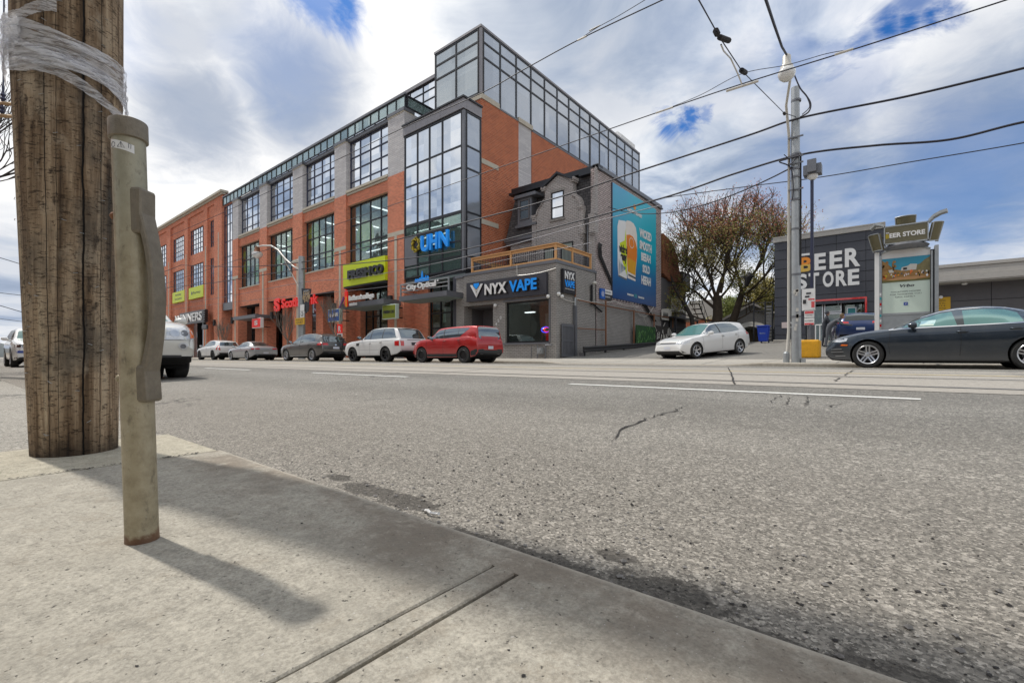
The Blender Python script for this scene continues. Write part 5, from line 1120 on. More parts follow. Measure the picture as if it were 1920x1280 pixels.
def PR_(h): return .1244+.036*min(1, h/1.5)
WP = thing('wooden_utility_pole', 'thick weathered wooden utility pole rising from its own concrete slab at the left', 'utility pole', (PX, PY_, SWZ))
b = MB(); n = 72; hs_ = [0, .01, .04, .1, .2, .35, .5, .7, .9, 1.1, 1.3, 1.5, 1.8, 2.4, 3.4, 5, 8, 11]
for h in hs_:
    r = PR_(h); lean = .018*h if h < 1.5 else .027
    for j in range(n):
        a = 2*math.pi*j/n; q = r*(1+.018*mnoise.noise((math.cos(a)*2.2, math.sin(a)*2.2, h*.5))+.007*mnoise.noise((math.cos(a)*14, math.sin(a)*14, h*1.2)))
        if h == 0: q *= 1.01
        b.v.append((PX+q*math.cos(a)-lean*.8, PY_+q*math.sin(a)-lean*.6, SWZ-.01+h))
for i in range(len(hs_)-1):
    for j in range(n): b.f.append((i*n+j, i*n+(j+1) % n, (i+1)*n+(j+1) % n, (i+1)*n+j)); b.mi.append(0)
b.f.append(tuple(range((len(hs_)-1)*n, len(hs_)*n))); b.mi.append(0); b.build('pole_shaft', 'pole_wood', WP, smooth=60)
b = MB()   # staples and splinters still stuck in the wood
random.seed(5)
for k in range(56):
    a = random.uniform(-2.6, .6); h = random.uniform(.1, 1.75); r = PR_(h)+.001; x = PX+(r+.0)*math.cos(a)-.0144*h; y = PY_+r*math.sin(a)-.0108*h; t = Vector((-math.sin(a), math.cos(a), random.uniform(-.7, .7)))*.006; o = Vector((math.cos(a), math.sin(a), 0))*.004
    p = Vector((x, y, h)); b.tube([tuple(p-t), tuple(p-t+o), tuple(p+t+o), tuple(p+t)], .0008, 4)
b.each('staple', 'galvanised', WP)
plain('spray_orange', (.62, .20, .04), .8, var=.5, scale=30); b = MB()
for (a, h, wd, hh) in ((-2.38, 1.22, .04, .06), (-2.1, 1.20, .03, .04)):
    r = PR_(h)+.0045; pts = []
    for i in range(7):
        for j in range(2): pass
    for i in range(6):
        a1 = a+(i/5-.5)*wd/r*1.0; k = math.sin(math.pi*(i+.5)/6); x = PX+r*math.cos(a1)-.0144*h; y = PY_+r*math.sin(a1)-.0108*h; pts.append(((x, y, h+.04-hh*k), (x, y, h+.04+hh*k)))
    for p, q in zip(pts, pts[1:]): b.quad(p[0], q[0], q[1], p[1])
b.build('spray_mark', 'spray_orange', WP, fix=False)
# torn plastic film wound round the pole
mt, T, bs, o_ = newmat('film'); tr = T.n('ShaderNodeBsdfTransparent'); tr.inputs[0].default_value = (.96, .97, 1, 1)
w1 = T.noise(T.vmul(T.pos, (1, 1, 7)), 13, 6, .7, .8); fold = T.smooth(w1, .40, .58)
setc(T, bs, 'Base Color', (.95, .95, .97)); bs.inputs['Roughness'].default_value = .25; bs.inputs['Subsurface Weight'].default_value = .0; bump(T, bs, w1, .8, .012)
tl = T.n('ShaderNodeBsdfTranslucent'); tl.inputs[0].default_value = (.95, .95, .97, 1); m2 = T.n('ShaderNodeMixShader'); m2.inputs[0].default_value = .45; T.l(bs.outputs[0], m2.inputs[1]); T.l(tl.outputs[0], m2.inputs[2])
ms = T.n('ShaderNodeMixShader'); T.l(T.m('ADD', .25, T.m('MULTIPLY', fold, .65)), ms.inputs[0]); T.l(tr.outputs[0], ms.inputs[1]); T.l(m2.outputs[0], ms.inputs[2]); T.l(ms.outputs[0], o_.inputs[0]); M['film'] = mt
FM = thing('plastic_film', 'torn clear plastic film wrapped in slanting bands round the wooden pole', 'plastic film', (PX, PY_, 1.3))
def film(a0, a1, h0, h1, wd, seed, off=.006, name='film_band', bulge=.0):
    b = MB(); n = 60; m_ = 10; random.seed(seed)
    for i in range(n+1):
        f = i/n; a = a0+(a1-a0)*f; h = h0+(h1-h0)*f+.012*math.sin(f*9+seed)
        w_ = wd*(1.05+.45*mnoise.noise((f*4, seed, 0)))
        for j in range(m_+1):
            g = j/m_-.5; hh = h+g*w_; r = PR_(hh)+off+.007*abs(mnoise.noise((a*5, hh*38, seed)))+.006*abs(mnoise.noise((a*16+hh*30, hh*12, seed)))+bulge*max(0, math.sin(math.pi*f))*.02
            b.v.append((PX+r*math.cos(a)-.0144*hh, PY_+r*math.sin(a)-.0108*hh, hh))
    for i in range(n):
        for j in range(m_): b.f.append((i*(m_+1)+j, (i+1)*(m_+1)+j, (i+1)*(m_+1)+j+1, i*(m_+1)+j+1)); b.mi.append(0)
    return b.build(name, 'film', FM, smooth=80, fix=False)
film(-1.95, 1.7, 1.545, 1.460, .075, 1); film(-1.95, 1.7, 1.505, 1.400, .055, 2, .009); film(-1.95, 1.7, 1.455, 1.430, .05, 3, .011); film(-1.95, -.9, 1.435, 1.540, .08, 4, .013); film(-1.3, 1.7, 1.440, 1.320, .04, 5, .008); film(-1.95, 1.7, 1.575, 1.510, .03, 6, .008); film(-1.95, -.9, 1.495, 1.540, .10, 8, .02); film(-1.2, 1.7, 1.515, 1.360, .025, 9, .014); film(-1.9, -.3, 1.555, 1.630, .04, 12, .012)
b = MB(); random.seed(3)
for (cx, cz, r) in ((-2.9, 1.46, .05), (-2.92, 1.24, .05), (-2.88, 1.6, .03)):
    a = -2.75; R_ = .175; x = PX+R_*math.cos(a); y = PY_+R_*math.sin(a); k0 = len(b.v); n = 9
    for i in range(n):
        for j in range(n): b.v.append((x-.06*i/n*1.0+.02*mnoise.noise((i*.6, j*.6, cz)), y-.01*i+.03*mnoise.noise((i*.5, j*.9, cz+3)), cz+(j/n-.5)*r*2.2*(1-.08*i)+.014*mnoise.noise((i, j*.3, cz))))
    for i in range(n-1):
        for j in range(n-1): b.f.append((k0+i*n+j, k0+(i+1)*n+j, k0+(i+1)*n+j+1, k0+i*n+j+1)); b.mi.append(0)
b.build('loose_end', 'film', FM, smooth=80, fix=False)
# ---------------------------------------------------------------- bike post
mt, T, bs, o_ = newmat('cast_post'); n1 = T.noise(T.pos, 22, 6, .7); n2 = T.noise(T.pos, 160, 3, .6); n3 = T.noise(T.vmul(T.pos, (1, 1, .5)), 55, 5, .75)
s = T.n('ShaderNodeSeparateXYZ'); T.l(T.pos, s.inputs[0])
c = T.ramp(n1, (.3, (.25, .21, .135)), (.5, (.37, .32, .215)), (.7, (.45, .395, .28)))
up_ = T.smooth(s.outputs[2], .55, .75); c = T.mix(T.m('MULTIPLY', up_, .5), c, (.30, .31, .25))
c = T.mix(T.m('MULTIPLY', T.smooth(n3, .54, .70), .55), c, (.12, .10, .07)); c = T.mix(T.m('MULTIPLY', T.smooth(n2, .66, .72), .35), c, (.45, .43, .36))
rust = T.m('SUBTRACT', 1.0, T.smooth(T.m('ADD', s.outputs[2], T.m('MULTIPLY', T.m('SUBTRACT', n1, .5), .05)), .048, .060)); c = T.mix(T.m('MULTIPLY', rust, .85), c, (.13, .05, .022))
setc(T, bs, 'Base Color', c); bs.inputs['Roughness'].default_value = .48; bs.inputs['Metallic'].default_value = .25; bump(T, bs, T.m('ADD', n2, T.m('MULTIPLY', n3, .6)), .35, .002); M['cast_post'] = mt
mt, T, bs, o_ = newmat('cast_handle'); n1 = T.noise(T.pos, 30, 6, .7); n2 = T.noise(T.pos, 300, 3, .7); c = T.ramp(n1, (.3, (.15, .125, .092)), (.7, (.25, .215, .16))); c = T.mix(T.m('MULTIPLY', T.smooth(n2, .6, .7), .5), c, (.13, .1, .07))
setc(T, bs, 'Base Color', c); bs.inputs['Roughness'].default_value = .5; bs.inputs['Metallic'].default_value = .2; bump(T, bs, n2, .5, .0015); M['cast_handle'] = mt
BX_, BY_ = -1.140, .246      # base centre
CR_ = Vector((math.cos(YAW), math.sin(YAW), 0)); CF_ = Vector((-math.sin(YAW), math.cos(YAW), 0))
BP = thing('bicycle_post', 'leaning cast metal bicycle post with curved side handle and sticker, rusty foot', 'bicycle post', (BX_, BY_, SWZ))
ax = (Vector((0, 0, 1))-CR_*.034+CF_*.0).normalized()
def pp(h, off=Vector((0, 0, 0))): return Vector((BX_, BY_, SWZ))+ax*h+off
def ring(b, prof, n=40, mi=0):
    k = len(b.v); a_ = ax.cross(CF_).normalized(); c_ = ax.cross(a_).normalized()
    for r, h in prof:
        for j in range(n): q = 2*math.pi*j/n; b.v.append(tuple(pp(h)+(a_*math.cos(q)+c_*math.sin(q))*r))
    for i in range(len(prof)-1):
        for j in range(n): b.f.append((k+i*n+j, k+i*n+(j+1) % n, k+(i+1)*n+(j+1) % n, k+(i+1)*n+j)); b.mi.append(mi)
    b.f.append(tuple(k+(len(prof)-1)*n+j for j in range(n))); b.mi.append(mi)
b = MB(); ring(b, [(.0282, -.01), (.0273, .01)]+[(.0271, .05+.1*i) for i in range(8)]+[(.0271, .79)]); b.build('post', 'cast_post', BP, smooth=50)
b = MB(); ring(b, [(.0278, .783), (.0315, .785), (.0315, .818), (.0306, .8205), (.020, .8255), (.006, .8265)]); b.build('cap', 'cast_handle', BP, smooth=40)
hd = (CR_*.995-CF_*.06).normalized(); side = hd.cross(Vector((0, 0, 1))).normalized()
b = MB(); n = 36; H0, H1 = .305, .668; k = 0; rows = []
for i in range(n+1):
    t = i/n; h = H0+(H1-H0)*t; bow = .017+.033*math.sin(math.pi*min(1, max(0, t)))**.75
    w_ = .0165+.004*abs(2*t-1)**3
    c0 = pp(h)+hd*bow; th = .0045+.004*abs(2*t-1)**4
    rows.append([c0+side*sx*w_+hd*dx for sx, dx in ((-1, -th), (-1, th*.5), (-.85, th), (.85, th), (1, th*.5), (1, -th))])
for r in rows: b.v += [tuple(p) for p in r]
for i in range(n):
    for j in range(6): b.f.append((i*6+j, i*6+(j+1) % 6, (i+1)*6+(j+1) % 6, (i+1)*6+j)); b.mi.append(0)
b.f += [tuple(range(6)), tuple(range(n*6, n*6+6))]; b.mi += [0, 0]; b.build('handle', 'cast_handle', BP, smooth=40)
b = MB()
for i in range(2, 34, 1):
    if i % 2: continue
    t = (i+.5)/n; h = H0+(H1-H0)*t; bow = .017+.033*math.sin(math.pi*t)**.75; c0 = pp(h)+hd*(bow-.006)
    q = [c0-side*.0160+Vector((0, 0, dz)) for dz in (-.005, .005)]; b.add([tuple(q[0]), tuple(q[1]), tuple(c0-side*.0160-hd*.010), tuple(q[0]+side*.006), tuple(q[1]+side*.006)], [(0, 1, 2), (3, 2, 4), (0, 2, 3), (1, 4, 2)])
b.build('teeth', 'cast_post', BP)
for h0, h1, dh in ((.598, .688, 1), (.272, .345, -1)):
    b = MB(); v = []
    for h, o_ in ((h0, 0), (h1, 0)):
        for sx in (-1, 1):
            for dx in (.006, .034 if (h == h0) == (dh > 0) else .037): v.append(tuple(pp(h)+side*sx*.0205+hd*dx))
    b.add(v, [(0, 1, 3, 2), (4, 6, 7, 5), (0, 4, 5, 1), (2, 3, 7, 6), (0, 2, 6, 4), (1, 5, 7, 3)]); b.build('bracket', 'cast_handle', BP, bevel=.006)
for h in (.635, .318):
    b = MB(); p = pp(h)-CR_*.027+(-CF_)*.006; b.lathe([(.001, -.008), (.006, -.006), (.009, 0), (.006, .006), (.001, .008)], 12, tuple(p)); b.build('rivet', 'rusty' if h > .5 else 'cast_post', BP, smooth=80)
b = MB(); sz = .0338; st_ = MB()
def onpost(u, h, r=.0275): q = u; d_ = (-CF_*math.cos(q)+CR_*math.sin(q)); return tuple(pp(h)+d_*r)
us = [-.62+.20*i for i in range(9)]
for u0, u1 in zip(us, us[1:]): b.quad(onpost(u0, .758-.006*u0), onpost(u1, .758-.006*u1), onpost(u1, .774-.006*u1), onpost(u0, .774-.006*u0))
so = b.build('sticker', 'white_paint', BP, fix=False)
for pts in ([(.01, .761), (.23, .771), (.45, .760), (.01, .761)], [(.23, .771), (.25, .7605)], [(-.32+.16*math.cos(a), .766+.005*math.sin(a)) for a in [i*.6 for i in range(11)]], [(.66, .761), (.68, .770), (.8, .768), (.78, .760)]): st_.tube([onpost(u, h, .0278) for u, h in pts], .0004, 4)
st_.build('drawing', 'navy_frame', so)
# ---------------------------------------------------------------- loose gravel, small weeds
random.seed(11)
def stones(name, mat, n, fx, fy, smin, smax):
    b = MB()
    for k in range(n):
        x = fx(); y = fy(x); s_ = random.uniform(smin, smax)*random.choice((.5, .7, 1)); z = (rz(max(y, .68)) if y > .69 else SWZ); k0 = len(b.v)
        for p in ((1, 0, 0), (-1, 0, 0), (0, 1, 0), (0, -1, 0), (0, 0, 1), (0, 0, -.4), (.7, .7, .5), (-.7, -.6, .6)): b.v.append((x+p[0]*s_*random.uniform(.6, 1.2), y+p[1]*s_*random.uniform(.5, 1.1), z+s_*.3+p[2]*s_*random.uniform(.4, .8)))
        for f in ((0, 2, 6), (2, 4, 6), (0, 6, 4), (2, 1, 4), (1, 7, 4), (1, 3, 7), (3, 4, 7), (3, 0, 4), (2, 0, 5), (1, 2, 5), (3, 1, 5), (0, 3, 5)): b.f.append(tuple(k0+i for i in f)); b.mi.append(0)
    return tag(b.build(name, mat), None, None, None, 'stuff')
plain('dark_gravel', (.035, .032, .03), .8, var=.5, scale=60); plain('grey_gravel', (.20, .19, .18), .8, var=.4, scale=60); plain('pale_gravel', (.5, .47, .42), .8, var=.3, scale=60)
gx = lambda: random.choice((random.uniform(-1.8, 1.0), random.uniform(-1.2, .5)))
stones('dark_gravel', 'dark_gravel', 900, gx, lambda x: .70+abs(random.gauss(0, .40)), .0012, .0052)
stones('grey_gravel', 'grey_gravel', 380, gx, lambda x: .70+abs(random.gauss(0, .25)), .002, .0075)
stones('pale_gravel', 'pale_gravel', 330, gx, lambda x: .70+abs(random.gauss(0, .5)), .0012, .004)
stones('sidewalk_grit', 'dark_gravel', 34, lambda: random.uniform(-1.9, -.2), lambda x: random.uniform(.05, .59), .0012, .0035)
plain('weed', (.07, .13, .025), .7, var=.3); b = MB(); random.seed(2)
for k in range(60):
    x = -2.13+random.gauss(0, .035); y = .09+random.gauss(0, .025); a = random.uniform(0, 6.3); l_ = random.uniform(.008, .022); b.add([(x, y, SWZ-.01), (x+.004, y, SWZ-.01), (x+l_*math.cos(a), y+l_*math.sin(a), SWZ+l_*.6)], [(0, 1, 2)])
tag(b.build('weeds', 'weed', fix=False), kind='stuff')
b = MB(); random.seed(4)
for k in range(200): x = -2.004+random.gauss(0, .006)-.13*0; y = random.uniform(-.3, .6); s_ = random.uniform(.002, .006); b.add([(x-s_, y, SWZ+.002), (x, y-s_, SWZ+.002), (x+s_, y, SWZ+.002), (x, y+s_, SWZ+.004)], [(0, 1, 2, 3)])
tag(b.build('joint_moss', 'soot', fix=False), kind='stuff')
S = thing('litter', 'tiny crumpled white wrapper lying in the gutter by the kerb', 'litter', (*GR(808, 966), 0)); gxx, gyy = GR(808, 966); b = MB(); random.seed(9)
b.tube([(gxx+.012*i-.02, gyy+random.uniform(-.006, .006), .008+random.uniform(0, .008)) for i in range(5)], .004, 5); b.build('wrapper', 'white_paint', S)
# ---------------------------------------------------------------- concrete utility poles with street lamps
UX, UY = -2.24, 16.62
UP = thing('utility_pole', 'tall grey metal utility pole with clamps, conduit and many cables, before the parking lot', 'utility pole', (UX, UY, .21))
b = MB(); b.tube([(UX, UY, .2), (UX-.02, UY, 4), (UX-.03, UY, 8.7)], [.135, .125, .115], 20); b.build('shaft', 'galvanised', UP, smooth=50)
b = MB()
for z in (8.25, 6.6, 5.9, 5.2, 4.3, 6.15, 2.9, 1.6): b.lathe([(.138, z), (.138, z+.06)], 20, (UX-.01, UY, 0))
for z in (7.1, 6.5, 6.3, 5.5): b.box(UX-.2, UX+.2, UY-.16, UY-.12, z, z+.04)
b.each('band', 'mid_metal', UP)
b = MB(); b.tube([(UX-.26, UY-.02, .2), (UX-.24, UY-.02, .5), (UX-.2, UY-.03, 1.2), (UX-.19, UY-.05, 7.2), (UX-.17, UY-.7, 7.9), (-2.19, 15.2, 8.35)], [.06, .05, .045, .04, .035, .035], 10); b.build('conduit', 'porcelain', UP, smooth=60)
b = MB(); b.lathe([(.09, .2), (.09, .5), (.06, .56)], 12, (UX-.27, UY-.02, 0)); b.box(UX+.13, UX+.24, UY-.1, UY+.05, .2, .34); b.build('conduit_boot', 'galvanised', UP)
b = MB(); b.tube([(UX+.12, UY-.06, 6.6), (UX+.12, UY-.06, 3.2)], .025, 6); b.build('black_conduit', 'soot', UP)
b = MB(); random.seed(6)
for k in range(10): a = random.uniform(-1.9, -1.1); z = random.uniform(1.2, 2.6); b.box(UX+.13*math.cos(a)-.03, UX+.13*math.cos(a)+.04, UY-.139, UY-.134, z, z+random.uniform(.05, .15))
b.build('torn_posters', 'porcelain', UP)
LH = UP
b = MB(); lx, ly, lz = -2.168, 14.4, 8.13
b.tube([(-2.19, 15.2, 8.35), (lx, ly, lz+.28)], .035, 8); b.lathe([(.07, .42), (.10, .38), (.11, .16), (.15, .12), (.16, .05)], 18, (lx, ly, lz)); b.build('lamp_housing', 'porcelain', UP, smooth=50)
b = MB(); b.lathe([(.16, .05), (.21, -.03), (.215, -.1), (.18, -.2), (.10, -.27), (.02, -.29)], 20, (lx, ly, lz)); b.build('lamp_globe', 'lamp_glass', UP, smooth=60)
# pole-mounted parking lot light with yellow base
S = thing('lot_light', 'square-headed parking lot light on a slim dark pole set in a yellow base', 'lamp post', (-2.24, 20.3, .4))
b = MB(); b.tube([(-2.24, 20.3, .4), (-2.24, 20.3, 7.1)], .055, 10); b.build('pole', 'navy_frame', S, smooth=50)
b = MB(); b.box(-2.5, -1.94, 20.1, 20.5, 7.1, 7.45); b.box(-2.36, -2.08, 19.98, 20.1, 7.15, 7.6); b.build('lamp_head', 'mid_metal', S); b = MB(); b.lathe([(.18, 7.1), (.16, 7.0), (.08, 6.93), (.0, 6.92)], 14, (-2.22, 20.3, 0)); b.build('lens', 'lamp_glass', S)
b = MB(); b.box(-2.6, -1.98, 20.0, 20.6, .35, 1.02); b.build('yellow_base', 'block_yellow', S, bevel=.07)
S = thing('parking_sign', 'stack of white and red parking notice boards fixed to the dark lamp post', 'sign', (-2.3, 20.1, 1.5))
for x0, x1, z0, z1, m1 in ((-2.54, -2.12, 2.1, 2.9, 'white_paint'), (-2.46, -2.15, 1.84, 2.09, 'white_paint'), (-2.46, -2.15, 1.56, 1.82, 'white_paint')): b = MB(); b.box(x0, x1, 20.1, 20.13, z0, z1); b.build('board', m1, S)
b = MB(); b.box(-2.33, -2.14, 20.09, 20.1, 2.48, 2.53); b.box(-2.24, -2.14, 20.09, 20.1, 2.2, 2.42); b.box(-2.44, -2.17, 20.09, 20.1, 1.98, 2.07); b.box(-2.45, -2.16, 20.09, 20.1, 1.57, 1.64); b.build('red_print', 'lamp_red', S)
b = MB(); b.box(-2.5, -2.4, 20.09, 20.1, 2.35, 2.5); b.box(-2.44, -2.3, 20.09, 20.1, 2.58, 2.64); b.box(-2.4, -2.25, 20.09, 20.1, 2.7, 2.76); b.box(-2.47, -2.14, 20.1, 20.12, 2.09, 2.11); b.box(-2.47, -2.14, 20.1, 20.12, 1.82, 1.84); b.build('black_print', 'sign_black', S)
for t_, x, z, wd in (('PARKING', -2.42, 2.0, .22), ('2 HR MAX', -2.42, 1.9, .22), ('NO STOPPING', -2.44, 1.7, .26)): ftxt(t_, 'sign_black', S, x, z, 20.098, wd, .04, .002)
b = MB(); b.tube([(-2.26, 20.2, .9), (-2.26, 20.2, 1.6)], .12, 8); b.build('sticker_wrap', 'cloth_grey', S)
# left pole with arm
QX, QY = -33.5, 16.6
S = thing('street_lamp_pole', 'metal street lamp pole with long curved arm, in front of the red letters', 'street lamp', (QX, QY, .2))
b = MB(); b.tube([(QX, QY, .2), (QX, QY, 7.75)], [.26, .22], 14); b.build('shaft', 'galvanised', S, smooth=50)
b = MB(); b.tube([(QX, QY, 6.7), (QX-1.2, QY, 7.15), (QX-2.4, QY-.1, 7.9), (QX-3.6, QY-.1, 8.75), (QX-4.8, QY-.1, 9.25), (QX-6.4, QY-.1, 9.5), (QX-7.3, QY-.1, 9.55)], .07, 8); b.tube([(QX, QY, 7.6), (QX-2.6, QY-.05, 7.45), (QX-3.1, QY-.1, 7.6)], .03, 6); b.tube([(QX, QY, 5.1), (QX-2.9, QY-.1, 8.2)], .04, 6); b.build('curved_arm', 'porcelain', S, smooth=60)
b = MB(); b.lathe([(.12, .55), (.2, .4), (.22, .15), (.36, .05)], 14, (QX-7.4, QY-.1, 9.05)); b.build('lamp_housing', 'rusty', S, smooth=50); b = MB(); b.lathe([(.36, .05), (.42, -.1), (.34, -.32), (.1, -.45)], 16, (QX-7.4, QY-.1, 9.05)); b.build('lamp_globe', 'lamp_glass', S, smooth=60)
S = thing('neighbourhood_banner', 'dark flared neighbourhood banner with cream pattern on the left lamp pole', 'banner', (-32.5, 16.4, 3.6)); b = MB(); b.prism([(-33.1, 5.35), (-31.7, 5.2), (-31.95, 4.3), (-32.1, 3.65), (-32.5, 3.5), (-32.9, 4.2)], 'y', 16.38, 16.41); b.build('cloth', 'cloth_dark', S)
b = MB()
for k in range(14): x = -32.9+.07*k; z = 4.75+.25*math.sin(k*1.7); b.prism([(x, z-.2), (x+.1, z-.25), (x+.14, z+.05), (x+.04, z+.1)], 'y', 16.365, 16.379)
b.build('pattern', 'light_wood', S); 
for i_, t_ in enumerate(('BATHURST', 'COLLEGE')): ftxt(t_, 'white_paint', S, -32.75, 5.05-.2*i_, 16.38, .7, .11, .004)
S = thing('parking_sign', 'white no-parking plates stacked above a yellow plate on the left lamp pole', 'sign', (-32.8, 16.3, 2.8)); b = MB(); b.box(-33.1, -32.5, 16.28, 16.3, 3.7, 4.15); b.build('plate', 'white_paint', S); b = MB(); b.box(-33.1, -32.5, 16.28, 16.3, 3.22, 3.67); b.build('plate', 'white_paint', S)
b = MB(); b.lathe([(.16, 0), (.16, .01)], 16, (-32.8, 16.265, 3.47), 'y'); b.build('symbol', 'sign_black', S); b = MB(); b.lathe([(.10, 0), (.10, .012)], 16, (-32.8, 16.26, 3.47), 'y'); b.build('symbol_centre', 'white_paint', S)
b = MB(); b.box(-33.8, -32.45, 16.25, 16.3, 2.72, 3.2); b.build('yellow_plate', 'yellow_sign', S); ftxt('PLEASE', 'sign_black', S, -33.65, 3.02, 16.25, 1.0, .11, .004); ftxt('QUIET', 'sign_black', S, -33.55, 2.78, 16.25, .95, .18, .004)
S = thing('real_estate_sign', 'red and white upright sign with an R on a thin post behind the grey car', 'sign', (-30, 17.6, 1.2)); b = MB(); b.box(-30.35, -29.7, 17.58, 17.62, 2.05, 2.68); b.build('red_board', 'red_sign', S); b = MB(); b.box(-30.35, -29.7, 17.58, 17.62, 1.78, 2.04); b.build('white_board', 'white_paint', S); b = MB(); b.box(-30.25, -29.8, 17.57, 17.58, 1.85, 1.97); b.build('black_strip', 'sign_black', S); b = MB(); b.tube([(-30.4, 17.6, .25), (-30.4, 17.6, 2.7)], .03); b.build('post', 'dark_metal', S); ftxt('R', 'white_paint', S, -30.18, 2.14, 17.58, .34, .42, .01, .02)
# wall lamps on piers
lp = None
for x in (-55.0, -48.9+.2, -45.4, -35.9+1.6, -26.95, -63.4, -60.2):
    if lp is None:
        lp = thing('wall_lantern', 'small black wall lantern on the brick piers above the parked cars', 'wall lamp', (x, 19.72, 4.3), group='wall lanterns on the brick piers'); b = MB(); b.box(-.16, .16, -.2, -.02, -.35, .35); b.build('housing', 'soot', lp, world=False); b = MB(); b.box(-.06, .06, -.02, .06, -.1, .1); b.build('bracket', 'soot', lp, world=False)
    else: dup(lp, (x, 19.72, 4.3))
# ---------------------------------------------------------------- overhead wires
def wire(name, label, pts, r, mat='wire', extra=()):
    if name in ('trolley_wire', 'overhead_cable') and abs(pts[0][0]-pts[-1][0]) > 14 and pts[0][1] > 5.5 and pts[0][0] > -40:      # the line runs on along the street
        a_, z_ = pts[0], pts[-1]; pts = [(a_[0]+70, a_[1], a_[2]+.1)]+list(pts) if a_[0] > -2 else list(pts)
        pts = pts+[(z_[0]-60, z_[1], z_[2])] if (z_[0] < -30) else pts
    elif name in ('twisted_cable', 'span_wire') and len(pts) > 4: e_ = Vector(pts[-1]); d_ = e_-Vector(pts[-2]); pts = list(pts)+[tuple(e_+d_*(max(0, e_.y+1)/max(.1, -d_.y)))]
    o = thing(name, label, 'cable', pts[0]); b = MB()
    b.tube(pts, r, 6, cap=False); b.build('cable', mat, o)
    for kind, p, q, rr in extra:
        b = MB(); b.tube([p, q], rr, 8); b.build(kind, 'porcelain' if kind != 'insulator' else 'soot', o)
    return o
def PYp(px, py, Y):     # point on the vertical plane at distance Y under a photo pixel
    d = pxdir(px, py); t = Y/d.y; return Vector((d.x*t, Y, CAMH+d.z*t))
def span(pp_, Y, n=10):
    """cable above the line Y through measured points, sagging between them"""
    q = [PYp(px, py, Y if not isinstance(Y, (list, tuple)) else Y[i]) for i, (px, py) in enumerate(pp_)]; out = []
    for i in range(len(q)-1):
        p0 = q[max(i-1, 0)]; p1 = q[i]; p2 = q[i+1]; p3 = q[min(i+2, len(q)-1)]
        for k in range(n):
            t = k/n; out.append(tuple(.5*((2*p1)+(p2-p0)*t+(2*p0-5*p1+4*p2-p3)*t*t+(3*p1-p0-3*p2+p3)*t**3)))
    out.append(tuple(q[-1])); return out
def hanger(px0, py0, px1, py1, Y): return (tuple(PYp(px0, py0, Y)), tuple(PYp(px1, py1, Y)))
Yt = 10.08
wire('trolley_wire', 'far trolley wire running high over the far track, with pale splice clamps', span([(2050, -52), (1888, 0), (1600, 93), (1390, 158), (1230, 212), (1000, 292), (800, 362), (600, 432), (460, 482), (340, 522)], Yt), .011,
     extra=[('splice', *hanger(1565, 103, 1600, 92, Yt), .022), ('splice', *hanger(1362, 171, 1422, 152, Yt), .025), ('splice', *hanger(1230, 212, 1262, 201, Yt), .02)])
wire('feeder_strand', 'thin strand bridging the far trolley wire under the crossing span wire', span([(1600, 93), (1550, 101), (1476, 122), (1390, 139), (1310, 180), (1232, 211)], Yt), .006)
Yn = 6.66
wire('trolley_wire', 'near trolley wire crossing the top of the glass penthouse', span([(1420, -82), (1243, 0), (1085, 75), (980, 132), (900, 176), (760, 238), (640, 296), (520, 352), (420, 398), (320, 442)], Yn), .009, extra=[('splice', *hanger(1083, 76, 1100, 68, Yn), .014), ('splice', *hanger(1105, 58, 1125, 48, Yn), .010)])
wire('feeder_strand', 'short thin strand joining the near trolley wire at the upper edge', span([(1210, 0), (1160, 30), (1120, 52), (1085, 75)], Yn), .005)
Yp = 16.5
wire('overhead_cable', 'thick black cable on the utility poles, upper of the long spans', span([(2100, 82), (1920, 128), (1700, 181), (1502, 221), (1400, 255), (1200, 320), (1040, 372), (860, 420), (700, 460), (563, 492), (440, 500), (340, 497)], Yp), .030)
wire('overhead_cable', 'second black cable below the upper span, bulging at the pole', span([(2100, 200), (1920, 229), (1780, 262), (1640, 273), (1502, 290), (1380, 325), (1240, 372), (1000, 436), (800, 480), (563, 505), (400, 530), (320, 538)], Yp), .030)
wire('overhead_cable', 'pale cable sagging low across the shop sign and brick piers', span([(1240, 385), (1100, 420), (900, 475), (760, 505), (660, 522), (563, 530), (430, 555), (320, 572)], 16.3), .016, 'wire_pale')
wire('overhead_cable', 'lowest pale cable crossing the bay window base', span([(1110, 455), (980, 480), (860, 507), (740, 535), (600, 550), (450, 565), (320, 580)], 16.1), .013, 'wire_pale')
wire('overhead_cable', 'thin cable behind the utility pole running low to the right', span([(2050, 240), (1920, 268), (1700, 305), (1540, 332), (1400, 350), (1240, 372), (1190, 385)], 24), .02)
e0 = PYp(1485, 314, 16.5); e1 = Vector((-12.98, 24.95, 9.3)); pts = sag(e0, e1, .85, 20)
wire('service_drop', 'sagging black service cable from the utility pole to the house side wall', pts, .022)
s0 = Vector((UX, UY-.1, 7.75)); 
sp = [tuple(s0), tuple(PYp(1470, 212, 15.6)), tuple(PYp(1390, 132, 10.1)), tuple(PYp(1349, 70, 8.2)), tuple(PYp(1310, 0, 6.6)), tuple(PYp(1250, -110, 4.8))]
wire('span_wire', 'span wire with insulators crossing over the road from the utility pole', sp, .010, extra=[('insulator', sp[2], tuple(Vector(sp[2])+Vector((.02, .25, .06))), .05), ('insulator', sp[3], tuple(Vector(sp[3])+Vector((.06, .35, .1))), .045), ('insulator', tuple(PYp(1342, 58, 7.9)), tuple(PYp(1345, 64, 8.0)), .05), ('insulator', sp[1], tuple(Vector(sp[1])+Vector((0, .1, 0))), .04)])
